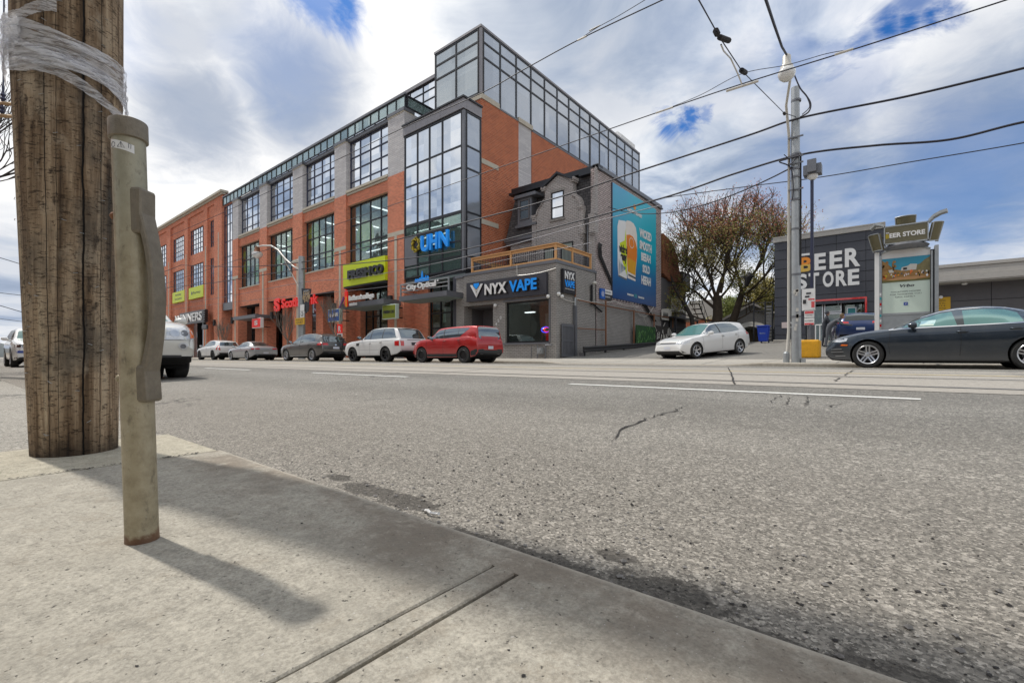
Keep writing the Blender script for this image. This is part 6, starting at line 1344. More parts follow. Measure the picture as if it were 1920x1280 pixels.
h0 = PYp(1352, 84, 8.3); wire('hanger_rod', 'short bent rod hanging from the span wire down to the far trolley wire', [tuple(h0), tuple(PYp(1357, 96, 8.6)), tuple(PYp(1370, 110, 9.3)), tuple(PYp(1384, 140, 10.0)), tuple(PYp(1391, 158, Yt))], .014, 'porcelain')
wire('twisted_cable', 'thick twisted cable running from the street lamp over the road', [(lx, ly, lz+.42)]+[tuple(PYp(px, py, Y)) for px, py, Y in ((1466, 88, 13.4), (1452, 48, 11.6), (1436, 0, 9.6), (1400, -90, 7))], .028)
b = MB(); S = thing('pole_cable_loops', 'loose black cable loops at the top of the utility pole', 'cable', (UX, UY, 8)); 
b.tube(span([(1489, 140), (1500, 165), (1512, 180), (1520, 195), (1516, 210), (1500, 220)], 16.3), .022, 6); b.tube(span([(1512, 180), (1518, 200), (1504, 215)], 16.35), .014, 6)
b.tube(span([(1500, 292), (1470, 300), (1462, 304), (1482, 314), (1487, 345), (1486, 375)], 16.4), .02, 6); b.tube(span([(1470, 290), (1480, 300), (1478, 312), (1490, 300), (1500, 290)], 16.4), .014, 6); b.each('cable_loop', 'wire', S)
# far wires at the left edge and a crossarm pole down the street
wire('overhead_cable', 'thin cable at the far left edge behind the wooden pole', [tuple(PYp(-30, 474, 2.1)), tuple(PYp(45, 497, 4.3)), tuple(PYp(140, 520, 7))], .03); wire('overhead_cable', 'thin upper left cable above the parked white car', [tuple(PYp(-30, 564, 2.1)), tuple(PYp(45, 586, 4.3)), tuple(PYp(140, 612, 7))], .03)
wire('overhead_cable', 'low left cable just above the white car roof', [tuple(PYp(-30, 594, 3)), tuple(PYp(45, 603, 6)), tuple(PYp(140, 612, 9))], .03); wire('span_wire', 'far span wire across the street end', [(-70, -2, 7.2), (-70, 8, 6.6), (-70, 17, 7.2)], .03)
# ---------------------------------------------------------------- trees
def branches(b, p, d, L, r, depth, rnd, ends, spread=.55, up=.12, n=3, minr=.006, ratio=.76):
    segs = 4; pts = [p.copy()]; q = p.copy(); dd = d.normalized()
    for i in range(segs):
        dd = (dd+Vector((rnd.uniform(-1, 1), rnd.uniform(-1, 1), rnd.uniform(-.6, 1)))*.13+Vector((0, 0, up*.35))).normalized(); q = q+dd*L/segs; pts.append(q.copy())
    rs = [max(minr, r*(1-.38*i/segs)) for i in range(segs+1)]; b.tube([tuple(x) for x in pts], rs, 7 if r > .06 else (4 if r > .02 else 3), cap=False)
    if depth <= 1:
        for x in pts[1:]: ends.append((x, dd, depth))
    if depth == 0: return
    k = n if depth > 2 else n
    for i in range(k):
        t = rnd.uniform(.45, 1) if i else 1; base = pts[min(segs, max(1, int(t*segs+.5)))]
        ax_ = Vector((rnd.uniform(-1, 1), rnd.uniform(-1, 1), rnd.uniform(-.5, .9))).normalized(); nd = (dd+ax_*spread*rnd.uniform(.6, 1.35)+Vector((0, 0, up))).normalized()
        branches(b, base, nd, L*rnd.uniform(.62, .9)*ratio/.76, r*.62 if i else r*.72, depth-1, rnd, ends, spread, up, n, minr, ratio)
def leaves(ends, n, size, rnd, spreadr, cond=None):
    b = MB()
    for k in range(n):
        p, d, _ = rnd.choice(ends)
        if cond and not cond(p, rnd): continue
        q = p+Vector((rnd.gauss(0, 1), rnd.gauss(0, 1), rnd.gauss(0, 1)))*spreadr; a = Vector((rnd.uniform(-1, 1), rnd.uniform(-1, 1), rnd.uniform(-1, 1))).normalized(); c = a.orthogonal().normalized(); s_ = size*rnd.uniform(.5, 1.4)
        b.v += [tuple(q-a*s_), tuple(q+c*s_*.5), tuple(q+a*s_), tuple(q-c*s_*.5)]; k0 = len(b.v)-4; b.f.append((k0, k0+1, k0+2, k0+3)); b.mi.append(0)
    return b
plain('bark', (.085, .062, .042), .9, var=.5, scale=5); plain('bark_pale', (.20, .175, .15), .9, var=.4, scale=9); plain('bark_dark', (.04, .033, .028), .9, var=.4, scale=6)
plain('leaf_olive', (.26, .22, .05), .7, var=.6, scale=.8); plain('leaf_green', (.17, .20, .045), .7, var=.6, scale=.8); plain('bud_red', (.34, .125, .075), .7, var=.6, scale=.9); plain('leaf_dark', (.03, .05, .015), .7, var=.5, scale=1)
rnd = random.Random(21)
TR = thing('budding_tree', 'large spreading tree with reddish buds and thin olive leaves behind the parked white hatchback', 'tree', (-9.9, 37, 1.4))
b = MB(); ends = []; base = Vector((-10.1, 37, 1.2))
b.tube([(-10.3, 37, 1.0), (-10.25, 37, 2.4), (-10.1, 37, 3.6), (-10.15, 37, 5.0)], [.50, .42, .36, .30], 12); b.tube([(-9.6, 37.2, 1.0), (-9.2, 37.1, 2.6), (-8.7, 37.1, 4.2), (-8.4, 37, 5.2)], [.36, .30, .24, .20], 10)
def P3(x, z): return Vector((x, 37, z))
for o_, d, L, r in ((P3(-10.2, 4.8), Vector((-.25, 0, 1)), 2.3, .16), (P3(-10.15, 5.0), Vector((.25, .2, 1)), 2.5, .17), (P3(-10.15, 3.9), Vector((-1.0, .1, .75)), 2.5, .15), (P3(-10.2, 4.4), Vector((-.6, -.4, .8)), 2.3, .12), (P3(-10.15, 4.6), Vector((.6, .4, .8)), 2.2, .12), (P3(-10.25, 3.0), Vector((-1.2, -.2, .35)), 1.7, .09),
                   (P3(-8.4, 5.2), Vector((.5, .1, 1)), 2.3, .15), (P3(-8.5, 4.8), Vector((1.0, -.1, .7)), 2.1, .12), (P3(-8.45, 5.1), Vector((-.1, -.3, 1)), 2.4, .14), (P3(-8.8, 4.0), Vector((1.1, .3, .35)), 1.8, .09), (P3(-9.1, 3.0), Vector((1.0, -.3, .3)), 1.5, .07), (P3(-9.9, 5.2), Vector((.1, .3, 1.2)), 2.6, .14)):
    branches(b, o_, d, L, r*.85, 5, rnd, ends, .85, .04, 3, .008, .76)
b.build('trunk_and_branches', 'bark', TR, smooth=60)
top = lambda p, r: p.z > 7.2+2.2*r.random() or (p.x < -12.5 and p.z > 5.5)
low = lambda p, r: p.z < 8.8+2*r.random()
cr = leaves(ends, 21000, .06, rnd, .16, top); cr.build('bud_clusters', 'bud_red', TR, fix=False)
cr = leaves(ends, 21000, .062, rnd, .22, low); cr.build('olive_leaves', 'leaf_olive', TR, fix=False)
cr = leaves(ends, 9000, .07, rnd, .26, low); cr.build('green_leaves', 'leaf_green', TR, fix=False)
S = None
S = thing('plastic_bag', 'dark torn bag caught high in the branches on the right side of the tree', 'bag', (-7.6, 36.2, 5.5)); b = MB(); p = PYp(1403, 520, 34.5); b.tube([tuple(p+Vector((.05, 0, .35))), tuple(p+Vector((.15, 0, .1))), tuple(p), tuple(p+Vector((-.1, 0, -.5))), tuple(p+Vector((-.15, 0, -.7)))], [.03, .22, .25, .12, .02], 7); b.tube([tuple(p), tuple(p+Vector((-.45, 0, .1)))], [.1, .02], 5); b.build('bag', 'soot', S)
S = thing('leaning_tree', 'dark leaning tree with a bent trunk growing beside the rear extension', 'tree', (-11.6, 36, 1.5)); b = MB(); ends2 = []; rnd = random.Random(8)
b.tube([tuple(PYp(px, py, 35.5)) for px, py in ((1305, 650), (1300, 620), (1297, 596), (1285, 572), (1268, 545), (1258, 520))], [.20, .18, .16, .14, .12, .09], 9)
for px, py, dx, dz in ((1258, 520, -.8, 1), (1268, 545, .9, 1.0), (1285, 572, .5, 1.1), (1262, 530, -.2, 1.2), (1280, 560, .9, .5)): branches(b, PYp(px, py, 35.5), Vector((dx, rnd.uniform(-.3, .3), dz)), 1.7, .06, 4, rnd, ends2, .6, .06, 3, .006, .74)
b.build('trunk_and_branches', 'bark_dark', S, smooth=60); leaves(ends2, 3500, .05, rnd, .15).build('olive_leaves', 'leaf_olive', S, fix=False)
# shrubs and far trees behind the lot
def bush(name, label, cx, cy, z0, rx, ry, rz_, n, mat, seed, size=.12, trunk=True):
    rnd = random.Random(seed); S = thing(name, label, 'tree' if rz_ > 1.4 else 'bush', (cx, cy, z0)); b = MB()
    for k in range(n):
        a = Vector((rnd.gauss(0, 1), rnd.gauss(0, 1), rnd.gauss(0, 1))).normalized(); r = rnd.random()**.4; r *= .75+.4*mnoise.noise(a*2.3+Vector((seed, 0, 0))); q = Vector((cx+a.x*rx*r, cy+a.y*ry*r, z0+rz_*1.05+a.z*rz_*r)); u = Vector((rnd.uniform(-1, 1), rnd.uniform(-1, 1), rnd.uniform(-1, 1))).normalized(); c = u.orthogonal().normalized(); s_ = size*rnd.uniform(.5, 1.3)
        b.v += [tuple(q-u*s_), tuple(q+c*s_*.6), tuple(q+u*s_), tuple(q-c*s_*.6)]; k0 = len(b.v)-4; b.f.append((k0, k0+1, k0+2, k0+3)); b.mi.append(0)
    b.build('foliage', mat, S, fix=False); b = MB(); b.tube([(cx, cy, z0-.3), (cx+.1, cy, z0+rz_)], [.12, .05], 6); b.build('stem', 'bark', S); return S
bush('far_tree', 'olive tree mass beyond the garage roof, left of the charcoal building', -8.0, 60, 1, 3.2, 2.5, 4.3, 9000, 'leaf_olive', 31, .10)
bush('far_tree', 'tall olive tree beyond the wooden fence behind the big tree trunk', -14.5, 62, 1, 4.2, 2.5, 3.4, 8000, 'leaf_olive', 32, .10)
p_ = PYp(1428, 600, 47); bush('far_tree', 'olive leafy tree filling the gap between the tree trunk and the charcoal building', p_.x, 47, 3.2, 2.0, 1.5, 2.6, 7000, 'leaf_olive', 35, .09)
p_ = PYp(1400, 600, 52); bush('far_tree', 'yellow-green tree just left of the garage roof', p_.x-1.5, 52, 3.0, 1.8, 1.5, 2.2, 4500, 'leaf_green', 36, .09)
bush('shrub', 'small bright green shrub at the foot of the leaning tree', -11.6, 38, 1.3, .9, .8, .85, 2600, 'leaf_green', 33, .06)
bush('shrub', 'dark green shrub against the board fence near the tree trunk', -8.9, 39, 1.3, 1.4, .8, .8, 2600, 'leaf_dark', 34, .07)
# small bare street trees
def bare(name, label, x, y, z, H, seed, r=.05, n=3, spread=.7, up=.2, mat='bark_pale', depth=4, trunk=.42):
    rnd = random.Random(seed); S = thing(name, label, 'tree', (x, y, z)); b = MB(); e = []; b.tube([(x, y, z), (x+.05, y, z+H*trunk*.5), (x+.02, y, z+H*trunk)], [r, r*.9, r*.8], 7)
    for k in range(5): a = k*1.26+rnd.random(); branches(b, Vector((x, y, z+H*trunk*rnd.uniform(.85, 1))), Vector((math.cos(a)*spread, math.sin(a)*spread, 1)), H*.24, r*.5, depth-1, rnd, e, .5, up, n, .008, .8)
    b.build('trunk_and_branches', mat, S, smooth=60); return S
def gpt(px, Y): d = pxdir(px, 600); t = Y/d.y; return d.x*t
bare('bare_street_tree', 'small bare street tree in front of the long red lettering', gpt(539, 17.6), 17.6, .25, 3.7, 3, .08)
bare('bare_street_tree', 'small bare street tree beside the far parked silver coupe', gpt(418, 17.6), 17.6, .25, 3.4, 4, .07)
bare('bare_street_tree', 'slim bare street tree beside the square blue projecting sign', gpt(627, 17.6), 17.6, .25, 4.2, 15, .06)
bare('bare_tree', 'large bare tree at the far left edge behind the wooden pole', -25, -2.3, 0, 9.6, 6, .18, 3, .8, .05, 'bark_dark', 6, .3)
# ---------------------------------------------------------------- back of the lot
S = thing('garage', 'small pale stucco garage with shallow gable behind the lot', 'garage', (-9.6, 46, 1.3)); b = MB(); b.prism([(-12.2, 1.2), (-7.0, 1.2), (-7.0, 3.7), (-9.56, 5.05), (-12.2, 3.7)], 'y', 46, 52); b.build('wall', 'white_block', S)
b = MB()
for s_ in (-1, 1): b.prism([(-9.56, 5.05), (-9.56, 5.25), (-9.56+s_*2.95, 3.7), (-9.56+s_*2.95, 3.5)], 'y', 45.6, 52.3)
b.build('roof', 'pale_eave', S)
S = thing('brick_house', 'far orange brick house with pale roof glimpsed through the branches', 'house', (-22, 70, 1)); b = MB(); b.box(-24, -15.5, 70, 78, 0, 5.8); b.build('wall', 'red_brick', S); b = MB(); b.prism([(-24.5, 5.8), (-15, 5.8), (-16.5, 8.6), (-23, 8.6)], 'y', 69.6, 78); b.build('roof', 'pale_eave', S)
for x in (-22.5, -20, -17.5): window(S, 'y', x, x+1, 3.4, 4.9, 69.95, 1, 1, 'white_paint', 'dark_glass', bar=.14)
S = thing('board_fence', 'dark board fence across the back of the parking lot', 'fence', (-9, 36, 1.3)); b = MB(); x = -12.9
while x < -6.3: b.box(x, x+.14, 39.8, 39.84, 1.2, 2.55+.05*random.random()); x += .155
b.build('boards', 'dark_fence', S); b = MB(); b.box(-12.9, -6.3, 39.85, 39.9, 2.2, 2.3); b.build('rail', 'dark_fence', S)
S = thing('tarp_shelter', 'sagging grey tarp shelter on poles beside the board fence', 'shelter', (-7.8, 34, 1.3)); b = MB(); n = 8
for i in range(n+1):
    for j in range(n+1): u, v = i/n, j/n; b.v.append((-8.4+2.3*u, 33.6+2*v, 2.35+.40*math.sin(math.pi*u)*math.sin(math.pi*v)+.07*math.sin(u*14)*math.cos(v*11)))
for i in range(n):
    for j in range(n): b.f.append((i*(n+1)+j, (i+1)*(n+1)+j, (i+1)*(n+1)+j+1, i*(n+1)+j+1)); b.mi.append(0)
b.build('tarp', 'tarp', S, smooth=60, fix=False); b = MB()
for x, y in ((-8.4, 33.6), (-6.1, 33.6), (-8.4, 35.6), (-6.1, 35.6)): b.tube([(x, y, 1.3), (x, y, 2.4)], .03)
b.build('poles', 'dark_metal', S)
b = MB(); b.box(-8.3, -6.2, 35.6, 35.65, 1.3, 2.3); b.build('back_sheet', 'earth', S)
S = thing('mesh_gate', 'tall dark metal gate frame beside the blue bin', 'gate', (-6.6, 32.6, 1.3)); b = MB()
for x in (-6.75, -6.1, -5.7): b.tube([(x, 32.7, 1.3), (x, 32.7, 3.9)], .04)
for z in (3.8, 3.3, 2.2): b.tube([(-6.75, 32.7, z), (-5.7, 32.7, z)], .025)
b.build('frame', 'dark_metal', S); b = MB()
for k in range(12): b.box(-6.08, -5.7, 32.9, 32.92, 1.3+k*.2, 1.44+k*.2)
b.build('slats', 'white_block', S)
S = thing('recycling_bin', 'upright blue wheeled recycling bin against the charcoal wall', 'bin', (-5.9, 31.3, 1.2)); b = MB(); z0 = lotz(31); b.add([(-6.13+dx*(.03 if z == z0+.1 else 0)*1, y_, z) for dx, y_, z in ()], []) if 0 else None
v = [(-6.12, 30.9, z0+.1), (-5.68, 30.9, z0+.1), (-5.68, 31.4, z0+.1), (-6.12, 31.4, z0+.1), (-6.2, 30.82, z0+.98), (-5.6, 30.82, z0+.98), (-5.6, 31.5, z0+.98), (-6.2, 31.5, z0+.98)]
b.add(v, [(0, 3, 2, 1), (4, 5, 6, 7), (0, 1, 5, 4), (1, 2, 6, 5), (2, 3, 7, 6), (3, 0, 4, 7)]); b.build('tub', 'bin_blue', S, bevel=.03); b = MB(); b.box(-6.24, -5.56, 30.76, 31.55, z0+.985, z0+1.05); b.build('lid', 'bin_blue', S, bevel=.02)
for x in (-6.1, -5.7): b = MB(); b.lathe([(.1, 0), (.1, .05)], 14, (x, 31.45, z0+.1), 'x'); b.build('wheel', 'rubber', S)
ftxt('RECYCLE', 'poster_pale', S, -6.05, z0+.55, 30.84, .3, .06, .003)
for k, (x, y, mt_, l_) in enumerate(((-8.0, 30.6, 'bin_blue', 'small blue box among the rubbish under the tarp'), (-7.5, 30.4, 'soot', 'black bin stuffed with pale bags beside the small blue box'), (-7.0, 30.5, 'soot', 'black bin nearest the tall blue recycling bin'))):
    z0 = lotz(y); S = thing('rubbish_bin', l_, 'bin', (x, y, z0)); b = MB(); b.add([(x-.17, y-.17, z0), (x+.17, y-.17, z0), (x+.17, y+.17, z0), (x-.17, y+.17, z0), (x-.22, y-.22, z0+.55), (x+.22, y-.22, z0+.55), (x+.22, y+.22, z0+.55), (x-.22, y+.22, z0+.55)], [(0, 3, 2, 1), (0, 1, 5, 4), (1, 2, 6, 5), (2, 3, 7, 6), (3, 0, 4, 7), (4, 5, 6, 7)]); b.build('tub', mt_, S, bevel=.02)
    g = thing('rubbish_bag', 'pale bag heaped on the %s rubbish bin' % ('left', 'middle', 'right')[k], 'bag', (x, y, z0+.55)); b = MB(); b.lathe([(.05, .56), (.2, .6), (.24, .7), (.14, .82), (.03, .86)], 9, (x, y, z0)); b.build('bag', 'porcelain' if k < 2 else 'card', g, smooth=60)
S = thing('bollard_rail', 'white metal rail frame beside the shop entrance', 'railing', (-3.1, 30.8, 1.2)); b = MB()
for x in (-3.2, -3.0, -2.75, -2.5): b.tube([(x, 30.5, lotz(30.5)), (x, 30.5, 2.15)], .028)
b.tube([(-3.2, 30.5, 2.15), (-2.5, 30.5, 2.15)], .028); b.build('rail', 'white_paint', S)
S = thing('parking_kerb_stop', 'low concrete wheel stop along the charcoal wall', 'wheel stop', (-4.8, 31.9, 1.25)); b = MB(); b.box(-5.5, -3.9, 31.8, 32.0, 1.2, 1.42); b.build('block', 'far_concrete', S, bevel=.03)

# crossarms of a pole just outside the left edge
def pt(px, py, z): d = pxdir(px, py); f = Vector((-math.sin(YAW), math.cos(YAW), 0)); return Vector((0, 0, CAMH))+d*(z/d.dot(f))
S = thing('crossarm_pole', 'weathered crossarms of a utility pole poking in at the far left edge', 'utility pole', tuple(pt(-80, 700, 12))); b = MB(); b.tube([tuple(pt(-80, 690, 12)), tuple(pt(-80, 60, 12))], .14, 10); b.build('shaft', 'light_wood', S)
for y0, y1 in ((186, 196), (212, 219)): b = MB(); b.tube([tuple(pt(-130, y0-6, 12)), tuple(pt(27, y1, 12))], .05, 4); b.build('crossarm', 'light_wood', S)
b = MB(); b.tube([tuple(pt(8, -40, 12)), tuple(pt(6, 185, 12)), tuple(pt(3, 210, 12))], .018, 5); b.lathe([(.03, -.1), (.06, -.05), (.03, 0), (.06, .05), (.03, .1)], 8, tuple(pt(6, 182, 12))); b.lathe([(.03, -.1), (.06, -.05), (.03, 0), (.06, .05), (.03, .1)], 8, tuple(pt(4, 206, 12))); b.build('insulator', 'navy_frame', S)
# the opposite side of the street: low shop rows and two taller blocks, mirrored in the office windows and the car paint
for x0, x1, h, mt_ in ((-120, -96, 9, 'painted_brick'), (-94, -72, 8, 'red_brick'), (-70, -52, 10, 'house_side_brick'), (-51, -33, 8, 'painted_brick'), (-32, -14, 9, 'red_brick'), (-2.3, 11, 7, 'painted_brick'), (11.5, 27, 9, 'red_brick'), (28, 50, 8, 'house_side_brick')):
    S = thing('row_building', 'low brick shop building on the near side of the street, outside the view', 'building', (x0, -5, 0), group='shop row behind the viewer'); b = MB(); b.box(x0, x1, -16, -5, -.3, h); b.build('wall', mt_, S)
    b = MB(); b.box(x0+.4, x1-.4, -5.02, -4.98, .5, 2.9); b.build('shopfront', 'dark_glass', S)
for x0, x1, y0, h in ((-118, -92, -40, 36), (-76, -58, -46, 27)):
    S = thing('apartment_block', 'taller apartment block beyond the near row, outside the view', 'building', (x0, y0, 0), group='tall blocks behind the viewer'); b = MB(); b.box(x0, x1, y0-14, y0, -.3, h); b.build('wall', 'grey_wall', S)
    b = MB()
    for k in range(int(h/3)): b.box(x0+1, x1-1, y0, y0+.05, 1+3*k, 2.6+3*k)
    b.build('window_band', 'dark_glass', S)
# ---------------------------------------------------------------- vehicles: lofted shells with projected glass, lamps and seams
def interp(tab, x):
    if x <= tab[0][0]: return tab[0][1]
    for (a, va), (b_, vb) in zip(tab, tab[1:]):
        if x <= b_:
            t = (x-a)/(b_-a) if b_ > a else 0; return va+(vb-va)*t
    return tab[-1][1]
def smoothpath(pts, n):
    out = []; P = [Vector((p[0], p[1], 0)) for p in pts]
    for i in range(len(P)-1):
        p0 = P[i-1] if i else P[0]*2-P[1]; p1 = P[i]; p2 = P[i+1]; p3 = P[i+2] if i+2 < len(P) else P[-1]*2-P[-2]
        d = (p2-p1).length; m1 = (p2-p0)*(d/max(1e-6, (p2-p0).length))*.9; m2 = (p3-p1)*(d/max(1e-6, (p3-p1).length))*.9
        k = max(2, int(d/n))
        for j in range(k):
            t = j/k; h = 2*t**3-3*t*t+1; out.append(p1*h+m1*(t**3-2*t*t+t)+p2*(1-h)+m2*(t**3-t*t))
    out.append(P[-1]); return [(p.x, p.y) for p in out]
def car_shell(c):
    """x forward (front = +), y left, z up. c: top (x,z) nose->tail; bot; belt; half width tables"""
    top = smoothpath(c['top'], .055); secs = []
    W = c['w']/2; L0 = c['top'][0][0]; L1 = c['top'][-1][0]
    for (x, zt) in top:
        wf = W
        fr = max(0, (x-c.get('ft', L0-.75))/(L0-c.get('ft', L0-.75))); bk = max(0, (c.get('bt', L1+.6)-x)/(c.get('bt', L1+.6)-L1))
        wf *= 1-c.get('fk', .22)*fr**2.3-c.get('bk', .13)*bk**2.3
        zb = interp(c['bot'], x); zbelt = min(interp(c['belt'], x), zt-.012); wr = interp(c['roofw'], x)*(wf/W if fr or bk else 1)
        wr = min(wr, wf-.03); gh = zt-zbelt; cr = min(.055, gh*.35+.008)
        zs = zb+min(.10, (zbelt-zb)*.25); mid = zb+(zbelt-zb)*.52; hi = zb+(zbelt-zb)*.86
        lip = c.get('tuck', .035)
        keys = [(0, zb), (wf*.55, zb), (wf*.86, zb), (wf-.045, zb+.03), (wf-lip*.7, zs), (wf-.004, mid), (wf, zb+(zbelt-zb)*.68), (wf-.014, hi), (wf-.045, zbelt)]
        g1 = (wf-.045+(wr-(wf-.045))*.5+.014*min(1, gh*3), zbelt+(zt-cr-zbelt)*.5); keys += [(wf-.062, zbelt+.012*min(1, gh*5)), g1, (wr+.004, zt-cr-.03*min(1, gh*2)), (wr-.035, zt-cr*.72), (wr*.6, zt-cr*.24), (0, zt)]
        row = []
        for i in range(len(keys)-1):
            p0 = Vector(keys[max(i-1, 0)]); p1 = Vector(keys[i]); p2 = Vector(keys[i+1]); p3 = Vector(keys[min(i+2, len(keys)-1)]); d = (p2-p1).length; k = (2, 2, 2, 2, 5, 3, 3, 3, 1, 4, 4, 2, 3, 3)[i]
            m1 = (p2-p0)*(d/max(1e-6, (p2-p0).length))*.75; m2 = (p3-p1)*(d/max(1e-6, (p3-p1).length))*.75
            if i == 8: m1 = m2 = (p2-p1)
            for j in range(k): t = j/k; h = 2*t**3-3*t*t+1; q = p1*h+m1*(t**3-2*t*t+t)+p2*(1-h)+m2*(t**3-t*t); row.append((max(0, q.x), q.y))
        row.append(keys[-1]); secs.append((x, row))
    b = MB(); m_ = len(secs[0][1]); V = []; 
    for x, row in secs:
        V.append([len(b.v)+j for j in range(m_)]); b.v += [(x, y, z) for y, z in row]
    R = []
    for x, row in secs:
        r_ = []
        for j, (y, z) in enumerate(row):
            if j in (0, m_-1): r_.append(V[len(R)][j])
            else: r_.append(len(b.v)); b.v.append((x, -y, z))
        R.append(r_)
    for i in range(len(secs)-1):
        for j in range(m_-1):
            for A in (V, R): b.f.append((A[i][j], A[i+1][j], A[i+1][j+1], A[i][j+1]))
    for e in (0, len(secs)-1):
        for j in range(1, m_-2): b.f.append((V[e][j], V[e][j+1], R[e][j+1], R[e][j]))
        b.f.append((V[e][0], V[e][1], R[e][1])); b.f.append((V[e][m_-2], V[e][m_-1], R[e][m_-2]))
    # wheel arches: drop faces inside the circle, snap the rim of the hole on to it
    ra = c['arch']; ins = {}
    for wx in (c['fx'], c['rx']):
        cz = c['wr']+.01
        for i, p in enumerate(b.v):
            d = math.hypot(p[0]-wx, p[2]-cz)
            if d < ra and abs(p[1]) > W-.42: ins[i] = (wx, cz, d)
    nf = []
    for f in b.f:
        k = [i for i in f if i in ins]
        if len(k) == len(f) or (k and all(abs(b.v[i][1]) < W-.33 for i in k)): 
            if len(k) == len(f): continue
        nf.append(f)
    b.f = nf; under = []
    for f in nf:
        cx_ = sum(b.v[i][0] for i in f)/len(f); cz_ = sum(b.v[i][2] for i in f)/len(f); cy_ = abs(sum(b.v[i][1] for i in f)/len(f))
        under.append(1 if cz_ < interp(c['bot'], cx_)+.035 and cy_ < W-.06 else 0)
    for i, (wx, cz, d) in ins.items():
        p = b.v[i]; s_ = ra/max(d, 1e-4); b.v[i] = (wx+(p[0]-wx)*s_, p[1], max(.02, cz+(p[2]-cz)*s_))
    b.mi = under; return b, top
def make_wheel(r, wd, rimr, style, rimmat):
    t = MB(); t.lathe([(rimr, -wd*.42), (rimr+.015, -wd/2), (r-.035, -wd/2), (r-.008, -wd*.40), (r, -wd*.25), (r, wd*.25), (r-.008, wd*.40), (r-.035, wd/2), (rimr+.015, wd/2), (rimr, wd*.42)], 44, axis='y')
    t.f = t.f[:-2]; t.mi = t.mi[:-2]
    m_ = MB(); y = wd/2
    m_.lathe([(rimr-.025, y-.16), (rimr-.02, y-.01), (rimr, y+.004), (rimr+.012, y-.008), (rimr+.012, y-.03), (rimr-.0, y-.16)], 40, axis='y'); m_.f = m_.f[:-2]; m_.mi = m_.mi[:-2]
    def spoke(a, w0, w1, r0, r1, y0=.0):
        ca, sa = math.cos(a), math.sin(a)
        def P(rr, o, yy): return (ca*rr-sa*o, yy, sa*rr+ca*o)
        v = [P(r0, -w0, y-.045+y0), P(r0, w0, y-.045+y0), P(r1, w1, y-.012), P(r1, -w1, y-.012), P(r0, -w0, y-.085), P(r0, w0, y-.085), P(r1, w1, y-.06), P(r1, -w1, y-.06)]
        m_.add(v, [(0, 1, 2, 3), (4, 7, 6, 5), (0, 4, 5, 1), (2, 6, 7, 3), (1, 5, 6, 2), (0, 3, 7, 4)])
    if style == 'twin5':
        for k in range(5):
            a = k*2*math.pi/5+math.pi/2
            for s_ in (-1, 1):
                ca, sa = math.cos(a), math.sin(a); o = .030*s_
                ox, oz = -sa*o, ca*o; k0 = len(m_.v); spoke(a+s_*.012, .014, .0165, .045, rimr-.01)
                for i in range(k0, len(m_.v)): p = m_.v[i]; m_.v[i] = (p[0]+ox, p[1], p[2]+oz)
    elif style == 'steel':
        m_.lathe([(.0, y-.05), (.07, y-.04), (.09, y-.075), (rimr*.62, y-.055), (rimr*.75, y-.075), (rimr-.02, y-.04)], 30, axis='y')
        for k in range(10): a = k*math.pi/5; m_.lathe([(.012, y-.052), (.012, y-.048)], 8, (math.cos(a)*rimr*.55, 0, math.sin(a)*rimr*.55), 'y', 1)
    else:
        n = {'ten': 10, 'five': 5, 'seven': 7}[style]
        for k in range(n): spoke(k*2*math.pi/n+.3, .028 if n < 8 else .016, .022 if n < 8 else .014, .05, rimr-.01)
    m_.lathe([(.0, y-.03), (.028, y-.03), (.03, y-.045), (.062, y-.05), (.07, y-.09)], 20, axis='y')
    dk = MB(); dk.lathe([(.0, y-.12), (rimr*.62, y-.11), (rimr*.62, y-.13)], 24, axis='y'); dk.lathe([(rimr-.03, y-.17), (.0, y-.171)], 20, axis='y', mi=1)
    return t, m_, dk
def project(bvh, outline, mode, off=.004, grid=.06, thick=0.0, ysign=1, xmax=None):
    """outline in side (x,z), front/rear (y,z) or top (x,y) view -> sheet lying on the shell"""
    bm = bmesh.new(); vs = [bm.verts.new((p[0], p[1], 0)) for p in outline]
    try: bm.faces.new(vs)
    except Exception: return None
    xs = [p[0] for p in outline]; ys = [p[1] for p in outline]
    for ax_, lo, hi in ((0, min(xs), max(xs)), (1, min(ys), max(ys))):
        n = int((hi-lo)/grid)
        for i in range(1, n+1):
            co = [0, 0, 0]; co[ax_] = lo+(hi-lo)*i/(n+1); no = [0, 0, 0]; no[ax_] = 1
            bmesh.ops.bisect_plane(bm, geom=bm.verts[:]+bm.edges[:]+bm.faces[:], plane_co=co, plane_no=no)
    bmesh.ops.triangulate(bm, faces=[f for f in bm.faces if len(f.verts) > 4])
    bm.verts.index_update(); out = MB(); ok = {}
    for v in bm.verts:
        a, c_ = v.co.x, v.co.y
        if mode == 'side': o, d = Vector((a, 3*ysign, c_)), Vector((0, -ysign, 0))
        elif mode == 'front': o, d = Vector((5, a, c_)), Vector((-1, 0, 0))
        elif mode == 'rear': o, d = Vector((-5, a, c_)), Vector((1, 0, 0))
        else: o, d = Vector((a, c_, 4)), Vector((0, 0, -1))
        hit, nrm, idx, _ = bvh.ray_cast(o, d)
        if hit is None: continue
        if nrm.dot(d) > 0: nrm = -nrm
        ok[v.index] = len(out.v); out.v.append(tuple(hit+nrm*off))
    for f in bm.faces:
        if all(v.index in ok for v in f.verts): out.f.append(tuple(ok[v.index] for v in f.verts)); out.mi.append(0)
    bm.free(); return out
